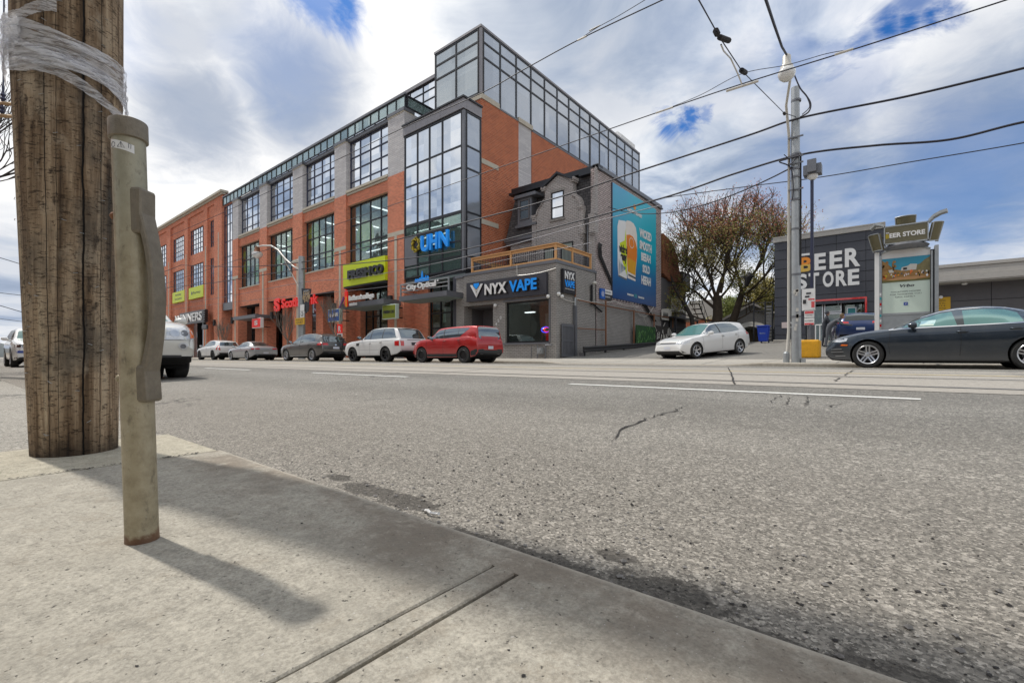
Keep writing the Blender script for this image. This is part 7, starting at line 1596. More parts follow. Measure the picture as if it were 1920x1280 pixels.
def stripe(pts, w_):
    """thin closed outline following a 2D line"""
    L_, R_ = [], []
    for i, p in enumerate(pts):
        a = Vector(pts[max(0, i-1)]); c_ = Vector(pts[min(len(pts)-1, i+1)]); d = (c_-a).normalized(); n = Vector((-d.y, d.x))*w_/2
        L_.append((p[0]+n.x, p[1]+n.y)); R_.append((p[0]-n.x, p[1]-n.y))
    return L_, R_
def build_car(c, name, label, cat, loc, heading, group=None):
    root = thing(name, label, cat, loc, heading, group)
    b, top = car_shell(c); k = c.get('xs', 1.0)
    body = b.build('body', [c['paint'], 'underbody'], root, smooth=32, world=False)
    bvh = BVHTree.FromPolygons([Vector(v) for v in b.v], b.f)
    def put(outline, mode, mat, nm, off=.004, ys=(1, -1), par=None, grid=.07):
        r = None
        if mode == 'side':
            for s_ in ys:
                o = project(bvh, outline, mode, off, grid, ysign=s_)
                if o and o.f: r = o.build(nm, mat, par or root, smooth=60, world=False, fix=False)
        else:
            o = project(bvh, outline, mode, off, grid)
            if o and o.f: r = o.build(nm, mat, par or root, smooth=60, world=False, fix=False)
        return r
    def seam(pts, mode='side', w_=.011, mat='black', nm='seam', off=.003, ys=(1, -1)):
        for s_ in (ys if mode == 'side' else (1,)):
            acc = MB()
            for p, q in zip(pts, pts[1:]):
                L_, R_ = stripe([p, q], w_); o = project(bvh, [L_[0], L_[1], R_[1], R_[0]], mode, off, .06, ysign=s_)
                if o: acc.add(o.v, o.f)
            if acc.f: acc.build(nm, mat, root, world=False, fix=False)
    for nm, mode, mat, outl in c['patches']: put(outl, mode, mat, nm, {'side_window': .003, 'window_pane': .005, 'far_window_glow': .007, 'paper_slip': .009, 'turn_signal': .008, 'headlight_reflector': .0075, 'fog_lamp_lens': .008, 'headlight_lens': .008, 'licence_plate': .009, 'tailgate_panel': .008}.get(nm, .005))
    for nm, mode, mat, w_, pts in c['lines']: seam(pts, mode, w_, mat, nm, .0065 if nm == 'chrome_strip' else .004)
    # wheels, wells, underbody
    t, m_, dk = make_wheel(c['wr'], c.get('tw', .215), c['rim'], c['style'], c['rimmat']); W = c['w']/2
    first = None
    for wx in (c['fx'], c['rx']):
        for s_ in (1, -1):
            if first is None:
                wo = bpy.data.objects.new('wheel', None); COL.objects.link(wo); wo.parent = root; wo.empty_display_size = .1
                t.build('tyre', 'rubber', wo, smooth=35, world=False); m_.build('rim', [c['rimmat'], 'black'], wo, smooth=30, world=False); dk.build('brake_disc', ['mid_metal', 'black'], wo, smooth=30, world=False); first = wo
            else:
                wo = first.copy(); COL.objects.link(wo)
                for ch in list(first.children): q = ch.copy(); COL.objects.link(q); q.parent = wo
            wo.parent = root; wo.location = (wx, s_*(W-.115-c.get('inset', .0)), c['wr']); wo.rotation_euler = (0, 0, 0 if s_ > 0 else math.pi)
    u = MB()
    for wx in (c['fx'], c['rx']):
        for s_ in (1, -1):
            ra = c['arch']+.004; k0 = len(u.v); n = 20
            for i in range(n+1):
                a = -.35+(math.pi+.7)*i/n
                for yy in (W-.05, W-.42): u.v.append((wx+ra*math.cos(a), s_*yy, max(.12, c['wr']+.01+ra*math.sin(a))))
            u.v.append((wx, s_*(W-.42), c['wr']))
            for i in range(n): u.f.append((k0+2*i, k0+2*i+2, k0+2*i+3, k0+2*i+1)); u.f.append((k0+2*i+1, k0+2*i+3, k0+2*n+2))
            u.mi += [0]*(2*n)
    zb = min(p[1] for p in c['bot']); u.box(c['rx']-.35, c['fx']+.35, -W+.42, W-.42, zb-.03, zb+.12); u.build('underbody', 'underbody', root, world=False)
    if c.get('clad'):
        for wx in (c['fx'], c['rx']):
            ra = c['arch']
            for s_ in (1, -1):
                acc = MB(); n = 22
                for i in range(n):
                    a0, a1 = -.2+(math.pi+.4)*i/n, -.2+(math.pi+.4)*(i+1)/n
                    q = [(wx+r*math.cos(a), c['wr']+.01+r*math.sin(a)) for r, a in ((ra+.002, a0), (ra+c['clad'], a0), (ra+c['clad'], a1), (ra+.002, a1))]
                    if min(p[1] for p in q) < .2: continue
                    o = project(bvh, q, 'side', .012, .2, ysign=s_)
                    if o: acc.add(o.v, o.f)
                if acc.f: acc.build('arch_trim', c.get('cladmat', 'plastic_black'), root, world=False, fix=False, smooth=60)
    mx, mz = c['mirror']; my = W-.02
    for s_ in (1, -1):
        b = MB(); b.lathe([(.01, -.09), (.07, -.075), (.095, -.02), (.10, .03), (.085, .075), (.05, .085)], 14, (0, 0, 0), 'x')
        b.v = [(mx-p[0]*.95, s_*(my+.13+p[1]*1.15), mz+p[2]*.78) for p in b.v]; b.tube([(mx-.02, s_*(my-.06), mz-.09), (mx, s_*(my+.09), mz-.05)], [.035, .025], 8)
        mo = b.build('mirror', c.get('mirmat', c['paint']), root, smooth=50, world=False)
        b = MB(); b.lathe([(.075, 0), (.075, .004)], 14, (0, 0, 0), 'x'); b.v = [(mx-.083-p[0], s_*(my+.13+p[1]*1.1), mz+p[2]*.75) for p in b.v]; b.build('mirror_glass', 'sky_glass', mo, world=False)
    for hx, hz in c.get('handles', ()):
        for s_ in (1, -1):
            hit, nrm, _, _ = bvh.ray_cast(Vector((hx, 3*s_, hz)), Vector((0, -s_, 0)))
            if hit is None: continue
            b = MB(); y = hit.y; b.tube([(hx-.10, y, hz), (hx-.085, y+s_*.03, hz+.002), (hx, y+s_*.04, hz+.004), (hx+.085, y+s_*.03, hz+.002), (hx+.10, y, hz)], [.010, .014, .014, .014, .010], 8); h_ = b.build('door_handle', c.get('handmat', c['paint']), root, smooth=60, world=False)
            put([(hx-.07, hz-.03), (hx+.07, hz-.03), (hx+.06, hz+.03), (hx-.06, hz+.03)], 'side', 'plastic_black', 'handle_recess', .002, (s_,), par=root)
    if k != 1.0: root.scale = (k, 1, 1)
    return root
def spec(**k): return k
def mir(outl): return [(-p[0], p[1]) for p in outl]
def rect(y0, y1, z0, z1): return [(y0, z0), (y1, z0), (y1, z1), (y0, z1)]
def sedanlines(c): return c
# --- dark sedan
audi = spec(paint='paint_audi', w=1.84, wr=.328, rim=.225, style='twin5', rimmat='rim_silver', arch=.368, fx=1.415, rx=-1.41, tuck=.05,
  top=[(2.33, .50), (2.31, .62), (2.25, .70), (2.05, .785), (1.6, .885), (1.15, .955), (.86, .995), (.55, 1.15), (.2, 1.315), (-.1, 1.39), (-.5, 1.425), (-.9, 1.41), (-1.3, 1.33), (-1.7, 1.185), (-2.0, 1.075), (-2.2, 1.045), (-2.36, 1.02), (-2.39, .90), (-2.41, .70), (-2.40, .5)],
  bot=[(-2.41, .42), (-2.2, .27), (-1.9, .19), (-1.0, .155), (1.0, .155), (1.85, .16), (2.2, .19), (2.33, .33)],
  belt=[(-2.4, .98), (-1.8, 1.0), (-1.2, .975), (0, .93), (.9, .90), (1.5, .83), (2.1, .70), (2.33, .48)],
  roofw=[(-2.4, .76), (-2.0, .72), (-1.7, .62), (-1.2, .56), (-.4, .555), (.15, .57), (.55, .66), (.9, .76), (1.4, .78), (2.1, .74), (2.33, .66)], fk=.26, bk=.14, mirror=(.56, 1.0), handles=((-.32, .83), (-1.18, .875)))
audi['patches'] = [('side_window', 'side', 'car_glass', [(.93, .94), (.80, .985), (.42, 1.165), (.05, 1.29), (-.25, 1.335), (-.7, 1.352), (-1.05, 1.325), (-1.38, 1.22), (-1.62, 1.06), (-1.6, 1.0), (-1.0, .975), (.0, .945)]),
  ('window_pane', 'side', 'teal_glass', [(.74, .965), (.42, 1.14), (.06, 1.262), (-.16, 1.30), (-.24, .965), (.0, .962)]), ('window_pane', 'side', 'teal_glass', [(-.36, .97), (-.34, 1.315), (-.7, 1.33), (-1.03, 1.303), (-1.22, 1.22), (-1.30, 1.02), (-1.0, .99)]),
  ('far_window_glow', 'side', 'teal_bright', [(.42, .985), (.38, 1.10), (.12, 1.115), (.16, .985)]), ('paper_slip', 'side', 'poster_pale', [(.40, .985), (.40, 1.02), (.16, 1.02), (.17, .985)]),
  ('windshield', 'top', 'car_glass', [(.86, -.68), (.96, 0), (.86, .68), (.12, .50), (.08, 0), (.12, -.50)]), ('rear_window', 'top', 'car_glass', [(-1.35, -.5), (-1.3, 0), (-1.35, .5), (-1.88, .6), (-1.95, 0), (-1.88, -.6)]),
  ('headlight', 'side', 'lamp_clear', [(2.18, .655), (2.0, .635), (1.86, .66), (1.83, .735), (1.96, .74), (2.12, .70)]), ('side_marker', 'side', 'lamp_amber', [(1.99, .55), (1.84, .545), (1.83, .575), (1.96, .585)]),
  ('grille', 'front', 'plastic_black', [(-.42, .30), (.42, .30), (.50, .55), (.40, .68), (-.40, .68), (-.50, .55)]),
  ('licence_plate', 'front', 'plate', rect(-.16, .16, .40, .52)),
  ('sill', 'side', 'plastic_black', [(1.0, .165), (-1.0, .165), (-1.0, .20), (1.0, .20)]), ('taillight', 'side', 'lamp_red', [(-2.1, .80), (-2.33, .80), (-2.33, .93), (-2.05, .92)])]
audi['lines'] = [('seam', 'side', 'black', .009, [(.98, .34), (1.0, .55), (.97, .88)]), ('seam', 'side', 'black', .010, [(-.28, .30), (-.30, .6), (-.29, .94)]), ('seam', 'side', 'black', .009, [(-1.02, .34), (-1.10, .45), (-1.33, .72), (-1.38, .98)]),
  ('chrome_strip', 'side', 'chrome', .022, [(1.0, .905), (.6, .937), (0, .955), (-.6, .972), (-1.2, .99), (-1.62, 1.01)]), ('chrome_strip', 'side', 'chrome', .018, [(1.0, .905), (.8, .995), (.42, 1.18), (.05, 1.305), (-.25, 1.35), (-.7, 1.367), (-1.05, 1.34), (-1.40, 1.23), (-1.64, 1.05)]),
  ('crease', 'side', 'paint_audi', .02, [(.9, .325), (-.9, .36)]), ('air_intake', 'side', 'plastic_black', .035, [(2.18, .42), (1.95, .43)]), ('air_intake', 'side', 'plastic_black', .03, [(2.16, .35), (1.93, .365)]), ('air_intake_blade', 'side', 'rim_silver', .010, [(2.2, .395), (1.92, .40)]), ('air_intake_blade', 'side', 'rim_silver', .010, [(2.2, .46), (1.96, .465)]), ('air_intake_blade', 'side', 'rim_silver', .012, [(2.1, .29), (1.88, .30)]),
  ('seam', 'top', 'black', .008, [(2.15, .42), (1.6, .62), (1.0, .72)]), ('seam', 'top', 'black', .008, [(2.15, -.42), (1.6, -.62), (1.0, -.72)]), ('lamp_strip', 'side', 'chrome', .008, [(2.16, .675), (1.98, .665), (1.86, .72)])]
# --- small white hatchback
golf = spec(paint='paint_white', w=1.80, wr=.325, rim=.215, style='five', rimmat='rim_silver', arch=.362, fx=1.33, rx=-1.30,
  top=[(2.10, .46), (2.09, .60), (2.03, .70), (1.9, .775), (1.5, .88), (1.1, .945), (.92, .98), (.6, 1.16), (.25, 1.355), (0, 1.43), (-.5, 1.475), (-1.1, 1.465), (-1.62, 1.43), (-1.80, 1.38), (-1.95, 1.16), (-2.04, .98), (-2.09, .80), (-2.10, .6), (-2.08, .45)],
  bot=[(-2.1, .40), (-1.9, .25), (-1.6, .2), (1.7, .17), (1.95, .19), (2.1, .30)], belt=[(-2.08, .93), (-1.4, 1.0), (0, .95), (.9, .91), (1.5, .84), (1.95, .72), (2.1, .45)],
  roofw=[(-2.1, .74), (-1.85, .64), (-1.6, .585), (-.8, .59), (.1, .59), (.6, .68), (.95, .76), (1.5, .78), (2.0, .74), (2.1, .66)], mirror=(.62, 1.02), handles=((-.25, .86), (-1.1, .89)))
golf['patches'] = [('side_window', 'side', 'car_glass', [(.86, .975), (.5, 1.18), (.2, 1.335), (-.1, 1.385), (-.7, 1.40), (-1.1, 1.375), (-1.30, 1.25), (-1.42, 1.07), (-.8, 1.01), (0, .985)]), ('windshield', 'top', 'teal_glass', [(.92, -.70), (1.04, 0), (.92, .70), (.18, .54), (.12, 0), (.18, -.54)]), ('rear_window', 'rear', 'car_glass', [(-.58, 1.05), (.58, 1.05), (.5, 1.38), (-.5, 1.38)]),
  ('headlight', 'front', 'lamp_clear', [(.44, .64), (.84, .66), (.83, .755), (.5, .72)]), ('headlight', 'front', 'lamp_clear', [(-.44, .64), (-.5, .72), (-.83, .755), (-.84, .66)]), ('headlight', 'side', 'lamp_clear', [(1.98, .645), (1.70, .66), (1.66, .755), (1.85, .755)]), ('grille', 'front', 'plastic_black', rect(-.44, .44, .635, .70)), ('lower_grille', 'front', 'plastic_black', [(-.8, .26), (.8, .26), (.72, .36), (-.72, .36)]), ('licence_plate', 'front', 'plate', rect(-.17, .17, .43, .54)), ('taillight', 'side', 'lamp_red', [(-1.80, .86), (-2.0, .86), (-1.98, 1.0), (-1.78, .98)]), ('sunroof', 'top', 'car_glass', [(-.05, -.45), (-.9, -.45), (-.9, .45), (-.05, .45)])]
golf['lines'] = [('seam', 'side', 'mid_metal', .010, [(.93, .34), (.95, .9)]), ('seam', 'side', 'mid_metal', .010, [(-.2, .32), (-.22, .97)]), ('seam', 'side', 'mid_metal', .010, [(-.9, .34), (-1.2, .75), (-1.25, 1.0)]), ('pillar', 'side', 'plastic_black', .06, [(-.17, .99), (-.14, 1.385)]), ('chrome_strip', 'front', 'chrome', .012, [(-.8, .635), (.8, .635)]), ('number', 'front', 'plate_blue', .03, [(-.12, .485), (.12, .485)])]
# --- boxy red hatchback
soul = spec(paint='paint_red', w=1.80, wr=.345, rim=.205, style='steel', rimmat='rim_dark', arch=.39, fx=1.30, rx=-1.30, clad=0,
  top=[(2.05, .48), (2.07, .70), (2.02, .88), (1.86, .975), (1.5, 1.05), (1.12, 1.09), (.9, 1.13), (.62, 1.33), (.42, 1.50), (.2, 1.57), (-.5, 1.61), (-1.3, 1.62), (-1.74, 1.605), (-1.88, 1.565), (-1.95, 1.32), (-1.98, 1.08), (-2.01, .95), (-2.04, .75), (-2.03, .50)],
  bot=[(-2.04, .42), (-1.9, .28), (-1.7, .23), (1.7, .2), (1.95, .24), (2.05, .36)], belt=[(-2.1, .98), (-1.5, 1.12), (-.8, 1.08), (0, 1.05), (.8, 1.04), (1.4, 1.0), (1.85, .90), (2.05, .6)],
  roofw=[(-2.12, .82), (-1.95, .76), (-1.8, .71), (-.8, .69), (.2, .68), (.6, .71), (.9, .78), (1.5, .79), (2.0, .74)], fk=.2, bk=.08, mirror=(.62, 1.12), handles=((-.2, .97), (-1.02, 1.0)), mirmat='plastic_black')
soul['patches'] = [('side_window', 'side', 'car_glass', [(.78, 1.07), (.5, 1.30), (.26, 1.46), (-.3, 1.51), (-1.0, 1.51), (-1.55, 1.50), (-1.45, 1.40), (-1.15, 1.20), (-1.05, 1.12), (-.4, 1.09)]), ('windshield', 'top', 'car_glass', [(.84, -.70), (.95, 0), (.84, .70), (.28, .60), (.22, 0), (.28, -.60)]), ('rear_window', 'rear', 'car_glass', [(-.68, 1.12), (-.58, 1.02), (.58, 1.02), (.68, 1.12), (.66, 1.48), (.56, 1.54), (-.56, 1.54), (-.66, 1.48)]), ('tailgate_panel', 'rear', 'paint_red', [(-.50, .98), (.50, .98), (.56, 1.14), (-.56, 1.14)]),
  ('rear_bumper', 'rear', 'plastic_black', [(-.84, .36), (.84, .36), (.84, .58), (.5, .60), (.36, .56), (-.36, .56), (-.5, .60), (-.84, .58)]), ('rear_bumper', 'side', 'plastic_black', [(-1.72, .32), (-2.06, .36), (-2.08, .58), (-1.95, .60), (-1.70, .50)]), ('licence_plate', 'rear', 'plate', rect(-.16, .16, .60, .73)), ('taillight', 'rear', 'lamp_red', [(.52, .94), (.84, 1.02), (.82, 1.08), (.52, 1.0)]), ('taillight', 'rear', 'lamp_red', [(-.52, .94), (-.52, 1.0), (-.82, 1.08), (-.84, 1.02)]), ('taillight', 'side', 'lamp_red', [(-1.72, 1.08), (-1.98, .98), (-2.0, 1.04), (-1.76, 1.16)]), ('sill', 'side', 'plastic_black', [(.90, .22), (-.90, .22), (-.90, .40), (.90, .40)]), ('headlight', 'side', 'lamp_clear', [(1.98, .80), (1.72, .84), (1.70, .90), (1.88, .88)]), ('front_bumper', 'side', 'plastic_black', [(2.05, .26), (1.75, .24), (1.72, .34), (2.04, .42)])]
soul['lines'] = [('seam', 'side', 'black', .010, [(.96, .38), (.94, .98)]), ('seam', 'side', 'black', .010, [(-.10, .36), (-.12, 1.02)]), ('seam', 'side', 'black', .010, [(-.88, .4), (-1.1, .72), (-1.05, 1.05)]), ('pillar', 'side', 'plastic_black', .05, [(-.1, 1.09), (-.06, 1.50)]), ('pillar', 'side', 'plastic_black', .02, [(-.95, 1.12), (-.93, 1.50)]), ('skid_plate', 'rear', 'rim_silver', .055, [(-.62, .42), (.62, .42)]), ('wiper', 'rear', 'black', .02, [(0, 1.14), (.35, 1.2)]), ('badge', 'rear', 'chrome', .06, [(-.05, 1.09), (.05, 1.09)]), ('number', 'rear', 'plate_blue', .03, [(-.11, .665), (.11, .665)])]
# --- white boxy suv
rrs = spec(paint='paint_white', w=1.93, wr=.375, rim=.255, style='five', rimmat='rim_dark', arch=.425, fx=1.40, rx=-1.345,
  top=[(2.30, .62), (2.28, .86), (2.2, .96), (1.9, 1.06), (1.4, 1.12), (.95, 1.16), (.75, 1.22), (.4, 1.5), (.12, 1.68), (-.2, 1.745), (-.8, 1.775), (-1.5, 1.755), (-1.85, 1.71), (-2.0, 1.62), (-2.2, 1.35), (-2.34, 1.12), (-2.40, .95), (-2.42, .75), (-2.40, .58)],
  bot=[(-2.42, .52), (-2.2, .40), (-1.8, .32), (1.8, .29), (2.1, .32), (2.3, .45)], belt=[(-2.4, 1.12), (-1.5, 1.15), (0, 1.12), (.9, 1.10), (1.6, 1.05), (2.1, .94), (2.3, .6)],
  roofw=[(-2.42, .86), (-2.2, .80), (-1.9, .70), (-1, .68), (.1, .68), (.5, .76), (.9, .83), (1.6, .85), (2.2, .80)], fk=.14, bk=.07, mirror=(.62, 1.26), mirmat='plastic_black', handles=((-.15, .96), (-1.0, 1.0)))
rrs['patches'] = [('side_window', 'side', 'car_glass', [(.82, 1.17), (.48, 1.46), (.22, 1.62), (-.2, 1.68), (-1.0, 1.705), (-1.72, 1.68), (-1.95, 1.42), (-2.12, 1.2), (-1.2, 1.18), (0, 1.165)]), ('rear_window', 'rear', 'car_glass', [(-.74, 1.18), (.74, 1.18), (.66, 1.62), (-.66, 1.62)]), ('windshield', 'top', 'car_glass', [(.80, -.75), (.92, 0), (.80, .75), (.14, .62), (.06, 0), (.14, -.62)]),
  ('taillight', 'side', 'lamp_red', [(-2.08, .80), (-2.36, .80), (-2.34, 1.05), (-2.06, 1.04)]), ('taillight', 'rear', 'lamp_red', [(.66, .80), (.86, .80), (.86, 1.05), (.64, 1.05)]), ('taillight', 'rear', 'lamp_red', [(-.66, .80), (-.64, 1.05), (-.86, 1.05), (-.86, .80)]), ('licence_plate', 'rear', 'sign_black', rect(-.2, .2, .84, .98)), ('lower_bumper', 'rear', 'mid_metal', rect(-.8, .8, .50, .60)), ('air_vent', 'side', 'plastic_black', [(1.02, .84), (.80, .84), (.76, .98), (1.04, .98)]), ('headlight', 'side', 'lamp_clear', [(2.26, .84), (2.0, .86), (1.98, .98), (2.18, .95)])]
rrs['lines'] = [('seam', 'side', 'mid_metal', .010, [(.78, .42), (.76, 1.1)]), ('seam', 'side', 'mid_metal', .010, [(-.12, .42), (-.14, 1.12)]), ('seam', 'side', 'mid_metal', .010, [(-.82, .46), (-1.05, .8), (-1.1, 1.12)]), ('pillar', 'side', 'plastic_black', .05, [(-.1, 1.17), (-.06, 1.68)]), ('pillar', 'side', 'plastic_black', .05, [(-1.05, 1.18), (-1.02, 1.7)]), ('seam', 'side', 'mid_metal', .008, [(1.3, 1.0), (-2.0, 1.07)]), ('seam', 'side', 'mid_metal', .008, [(.9, .62), (-.85, .62)]), ('seam', 'rear', 'mid_metal', .01, [(-.8, .66), (.8, .66)]), ('spoiler', 'rear', 'black', .09, [(-.64, 1.66), (.64, 1.66)]), ('tailgate_letters', 'rear', 'mid_metal', .03, [(-.42, 1.105), (.42, 1.105)])]
# --- dark grey suv
tou = spec(paint='paint_grey', w=1.94, wr=.37, rim=.24, style='ten', rimmat='rim_silver', arch=.415, fx=1.45, rx=-1.44,
  top=[(2.38, .60), (2.36, .80), (2.25, .92), (1.9, 1.03), (1.4, 1.10), (1.05, 1.14), (.7, 1.36), (.35, 1.57), (.0, 1.67), (-.6, 1.71), (-1.3, 1.68), (-1.8, 1.60), (-1.98, 1.54), (-2.15, 1.30), (-2.28, 1.12), (-2.36, .95), (-2.40, .72), (-2.38, .55)],
  bot=[(-2.4, .48), (-2.1, .33), (-1.8, .27), (1.8, .23), (2.15, .26), (2.38, .40)], belt=[(-2.4, 1.06), (-1.4, 1.14), (0, 1.08), (1.0, 1.05), (1.7, .98), (2.2, .86), (2.38, .6)],
  roofw=[(-2.4, .82), (-2.1, .74), (-1.8, .65), (-1, .64), (.1, .65), (.6, .74), (1.05, .83), (1.7, .85), (2.3, .78)], fk=.18, bk=.1, mirror=(.72, 1.18), mirmat='plastic_black', handles=((-.15, .98), (-1.05, 1.01)))
tou['patches'] = [('side_window', 'side', 'car_glass', [(.95, 1.12), (.6, 1.34), (.3, 1.52), (-.1, 1.60), (-.8, 1.62), (-1.35, 1.58), (-1.55, 1.45), (-1.6, 1.20), (-.9, 1.16), (0, 1.12)]), ('rear_window', 'rear', 'car_glass', [(-.70, 1.16), (.70, 1.16), (.60, 1.52), (-.60, 1.52)]), ('windshield', 'top', 'car_glass', [(1.03, -.74), (1.15, 0), (1.03, .74), (.28, .60), (.2, 0), (.28, -.60)]),
  ('taillight', 'side', 'lamp_red', [(-1.95, .96), (-2.32, .94), (-2.28, 1.07), (-2.05, 1.10)]), ('taillight', 'rear', 'lamp_red', [(.46, .95), (.84, .95), (.82, 1.08), (.5, 1.07)]), ('taillight', 'rear', 'lamp_red', [(-.46, .95), (-.5, 1.07), (-.82, 1.08), (-.84, .95)]), ('licence_plate', 'rear', 'plate', rect(-.2, .2, .74, .86)), ('lower_bumper', 'rear', 'plastic_black', rect(-.8, .8, .42, .60)), ('sill', 'side', 'rim_silver', [(.95, .30), (-.95, .33), (-.95, .36), (.95, .33)]), ('sill', 'side', 'plastic_black', [(.95, .23), (-.95, .24), (-.95, .32), (.95, .29)])]
tou['lines'] = [('seam', 'side', 'black', .010, [(.88, .36), (.86, 1.05)]), ('seam', 'side', 'black', .010, [(-.12, .36), (-.14, 1.08)]), ('seam', 'side', 'black', .010, [(-.92, .4), (-1.15, .8), (-1.2, 1.1)]), ('pillar', 'side', 'plastic_black', .045, [(-.1, 1.12), (-.07, 1.6)]), ('pillar', 'side', 'plastic_black', .02, [(-1.08, 1.16), (-1.06, 1.6)]), ('chrome_strip', 'rear', 'chrome', .02, [(-.8, .64), (.8, .64)]), ('badge', 'rear', 'chrome', .10, [(-.05, .98), (.05, .98)])]
# --- silver coupe
cpe = spec(paint='paint_silver', w=1.86, wr=.335, rim=.235, style='ten', rimmat='rim_silver', arch=.375, fx=1.45, rx=-1.42,
  top=[(2.40, .48), (2.38, .62), (2.25, .74), (1.8, .88), (1.3, .96), (.95, 1.0), (.6, 1.17), (.25, 1.33), (-.1, 1.40), (-.5, 1.42), (-.9, 1.38), (-1.3, 1.27), (-1.7, 1.12), (-2.0, 1.02), (-2.2, .98), (-2.36, .93), (-2.40, .75), (-2.38, .5)],
  bot=[(-2.4, .40), (-2.1, .26), (-1.8, .19), (1.8, .17), (2.2, .2), (2.4, .32)], belt=[(-2.4, .90), (-1.8, .97), (-.8, .95), (.9, .90), (1.6, .84), (2.2, .70), (2.4, .48)], roofw=[(-2.4, .74), (-2, .74), (-1.6, .60), (-1, .54), (-.1, .54), (.4, .62), (.95, .76), (1.6, .78), (2.3, .70)], mirror=(.6, 1.0), handles=((-.35, .85),))
cpe['patches'] = [('side_window', 'side', 'car_glass', [(.85, .97), (.5, 1.15), (.2, 1.27), (-.2, 1.335), (-.7, 1.33), (-1.1, 1.22), (-1.5, 1.03), (-.8, .98), (0, .96)]), ('rear_window', 'top', 'car_glass', [(-1.0, -.46), (-.95, 0), (-1.0, .46), (-1.85, .60), (-1.92, 0), (-1.85, -.60)]), ('windshield', 'top', 'car_glass', [(.95, -.68), (1.05, 0), (.95, .68), (.2, .50), (.15, 0), (.2, -.50)]), ('taillight', 'side', 'lamp_red', [(-2.05, .80), (-2.36, .78), (-2.34, .88), (-2.1, .88)]), ('taillight', 'rear', 'lamp_red', [(.42, .80), (.84, .80), (.82, .88), (.46, .88)]), ('taillight', 'rear', 'lamp_red', [(-.42, .80), (-.46, .88), (-.82, .88), (-.84, .80)]), ('licence_plate', 'rear', 'plate', rect(-.18, .18, .50, .61)), ('diffuser', 'rear', 'plastic_black', rect(-.7, .7, .34, .46))]
cpe['lines'] = [('seam', 'side', 'mid_metal', .010, [(.9, .36), (.92, .9)]), ('seam', 'side', 'mid_metal', .010, [(-.55, .34), (-.66, .94)]), ('chrome_strip', 'rear', 'chrome', .015, [(-.7, .40), (.7, .40)])]
# --- white crossover seen from behind
xt = spec(paint='paint_white', w=1.90, wr=.365, rim=.25, style='seven', rimmat='rim_dark', arch=.405, fx=1.43, rx=-1.43, clad=.05,
  top=[(2.38, .58), (2.36, .80), (2.2, .92), (1.8, 1.02), (1.2, 1.10), (.95, 1.13), (.6, 1.36), (.3, 1.53), (0, 1.62), (-.6, 1.66), (-1.3, 1.62), (-1.85, 1.53), (-2.0, 1.46), (-2.2, 1.2), (-2.32, 1.06), (-2.40, .85), (-2.38, .55)],
  bot=[(-2.4, .46), (-2.1, .32), (-1.8, .25), (1.8, .22), (2.15, .26), (2.38, .40)], belt=[(-2.4, 1.04), (-1.4, 1.12), (0, 1.05), (1.0, 1.02), (1.7, .96), (2.2, .84), (2.38, .58)], roofw=[(-2.4, .80), (-2.1, .72), (-1.8, .63), (-1, .62), (.1, .63), (.6, .72), (1.0, .80), (1.7, .82), (2.3, .76)], mirror=(.7, 1.16), handles=((-.15, .96), (-1.05, .99)))
xt['patches'] = [('side_window', 'side', 'car_glass', [(.9, 1.09), (.55, 1.32), (.25, 1.48), (-.1, 1.55), (-.8, 1.57), (-1.3, 1.50), (-1.62, 1.28), (-1.6, 1.2), (-.9, 1.13), (0, 1.1)]), ('rear_window', 'rear', 'car_glass', [(-.68, 1.14), (.68, 1.14), (.58, 1.46), (-.58, 1.46)]), ('windshield', 'top', 'car_glass', [(.93, -.72), (1.05, 0), (.93, .72), (.2, .58), (.15, 0), (.2, -.58)]), ('taillight', 'side', 'lamp_red', [(-2.08, .84), (-2.2, .82), (-2.24, 1.12), (-2.14, 1.16)]), ('taillight', 'rear', 'lamp_red', [(.70, .78), (.84, .78), (.84, 1.12), (.74, 1.12)]), ('taillight', 'rear', 'lamp_red', [(-.70, .78), (-.74, 1.12), (-.84, 1.12), (-.84, .78)]), ('licence_plate', 'rear', 'plate', rect(-.18, .18, .78, .90)), ('rear_bumper', 'rear', 'plastic_black', rect(-.85, .85, .38, .60)), ('sill', 'side', 'plastic_black', [(.95, .23), (-.95, .24), (-.95, .36), (.95, .34)])]
xt['lines'] = [('seam', 'side', 'mid_metal', .010, [(.9, .38), (.88, 1.0)]), ('seam', 'side', 'mid_metal', .010, [(-.12, .38), (-.14, 1.05)]), ('seam', 'side', 'mid_metal', .010, [(-.95, .42), (-1.2, .8)]), ('pillar', 'side', 'plastic_black', .04, [(-.1, 1.1), (-.07, 1.56)])]
# --- pearl older suv seen from the front
hl = spec(paint='paint_pearl', w=1.83, wr=.365, rim=.225, style='five', rimmat='rim_silver', arch=.42, fx=1.36, rx=-1.36, tw=.235,
  top=[(2.36, .50), (2.38, .66), (2.37, .84), (2.30, .95), (2.0, 1.05), (1.5, 1.12), (1.15, 1.16), (.8, 1.36), (.4, 1.60), (.1, 1.69), (-.6, 1.73), (-1.5, 1.70), (-2.0, 1.62), (-2.15, 1.4), (-2.28, 1.1), (-2.34, .8), (-2.32, .55)],
  bot=[(-2.34, .45), (-2.1, .34), (1.7, .30), (2.1, .32), (2.36, .42)], belt=[(-2.34, 1.08), (0, 1.08), (1.1, 1.06), (1.7, 1.01), (2.2, .90), (2.37, .60)], roofw=[(-2.34, .80), (-2, .70), (-1, .65), (.1, .65), (.6, .73), (1.1, .80), (1.7, .82), (2.3, .76)], fk=.14, mirror=(.80, 1.16), handles=((-.15, .95), (-1.05, .97)))
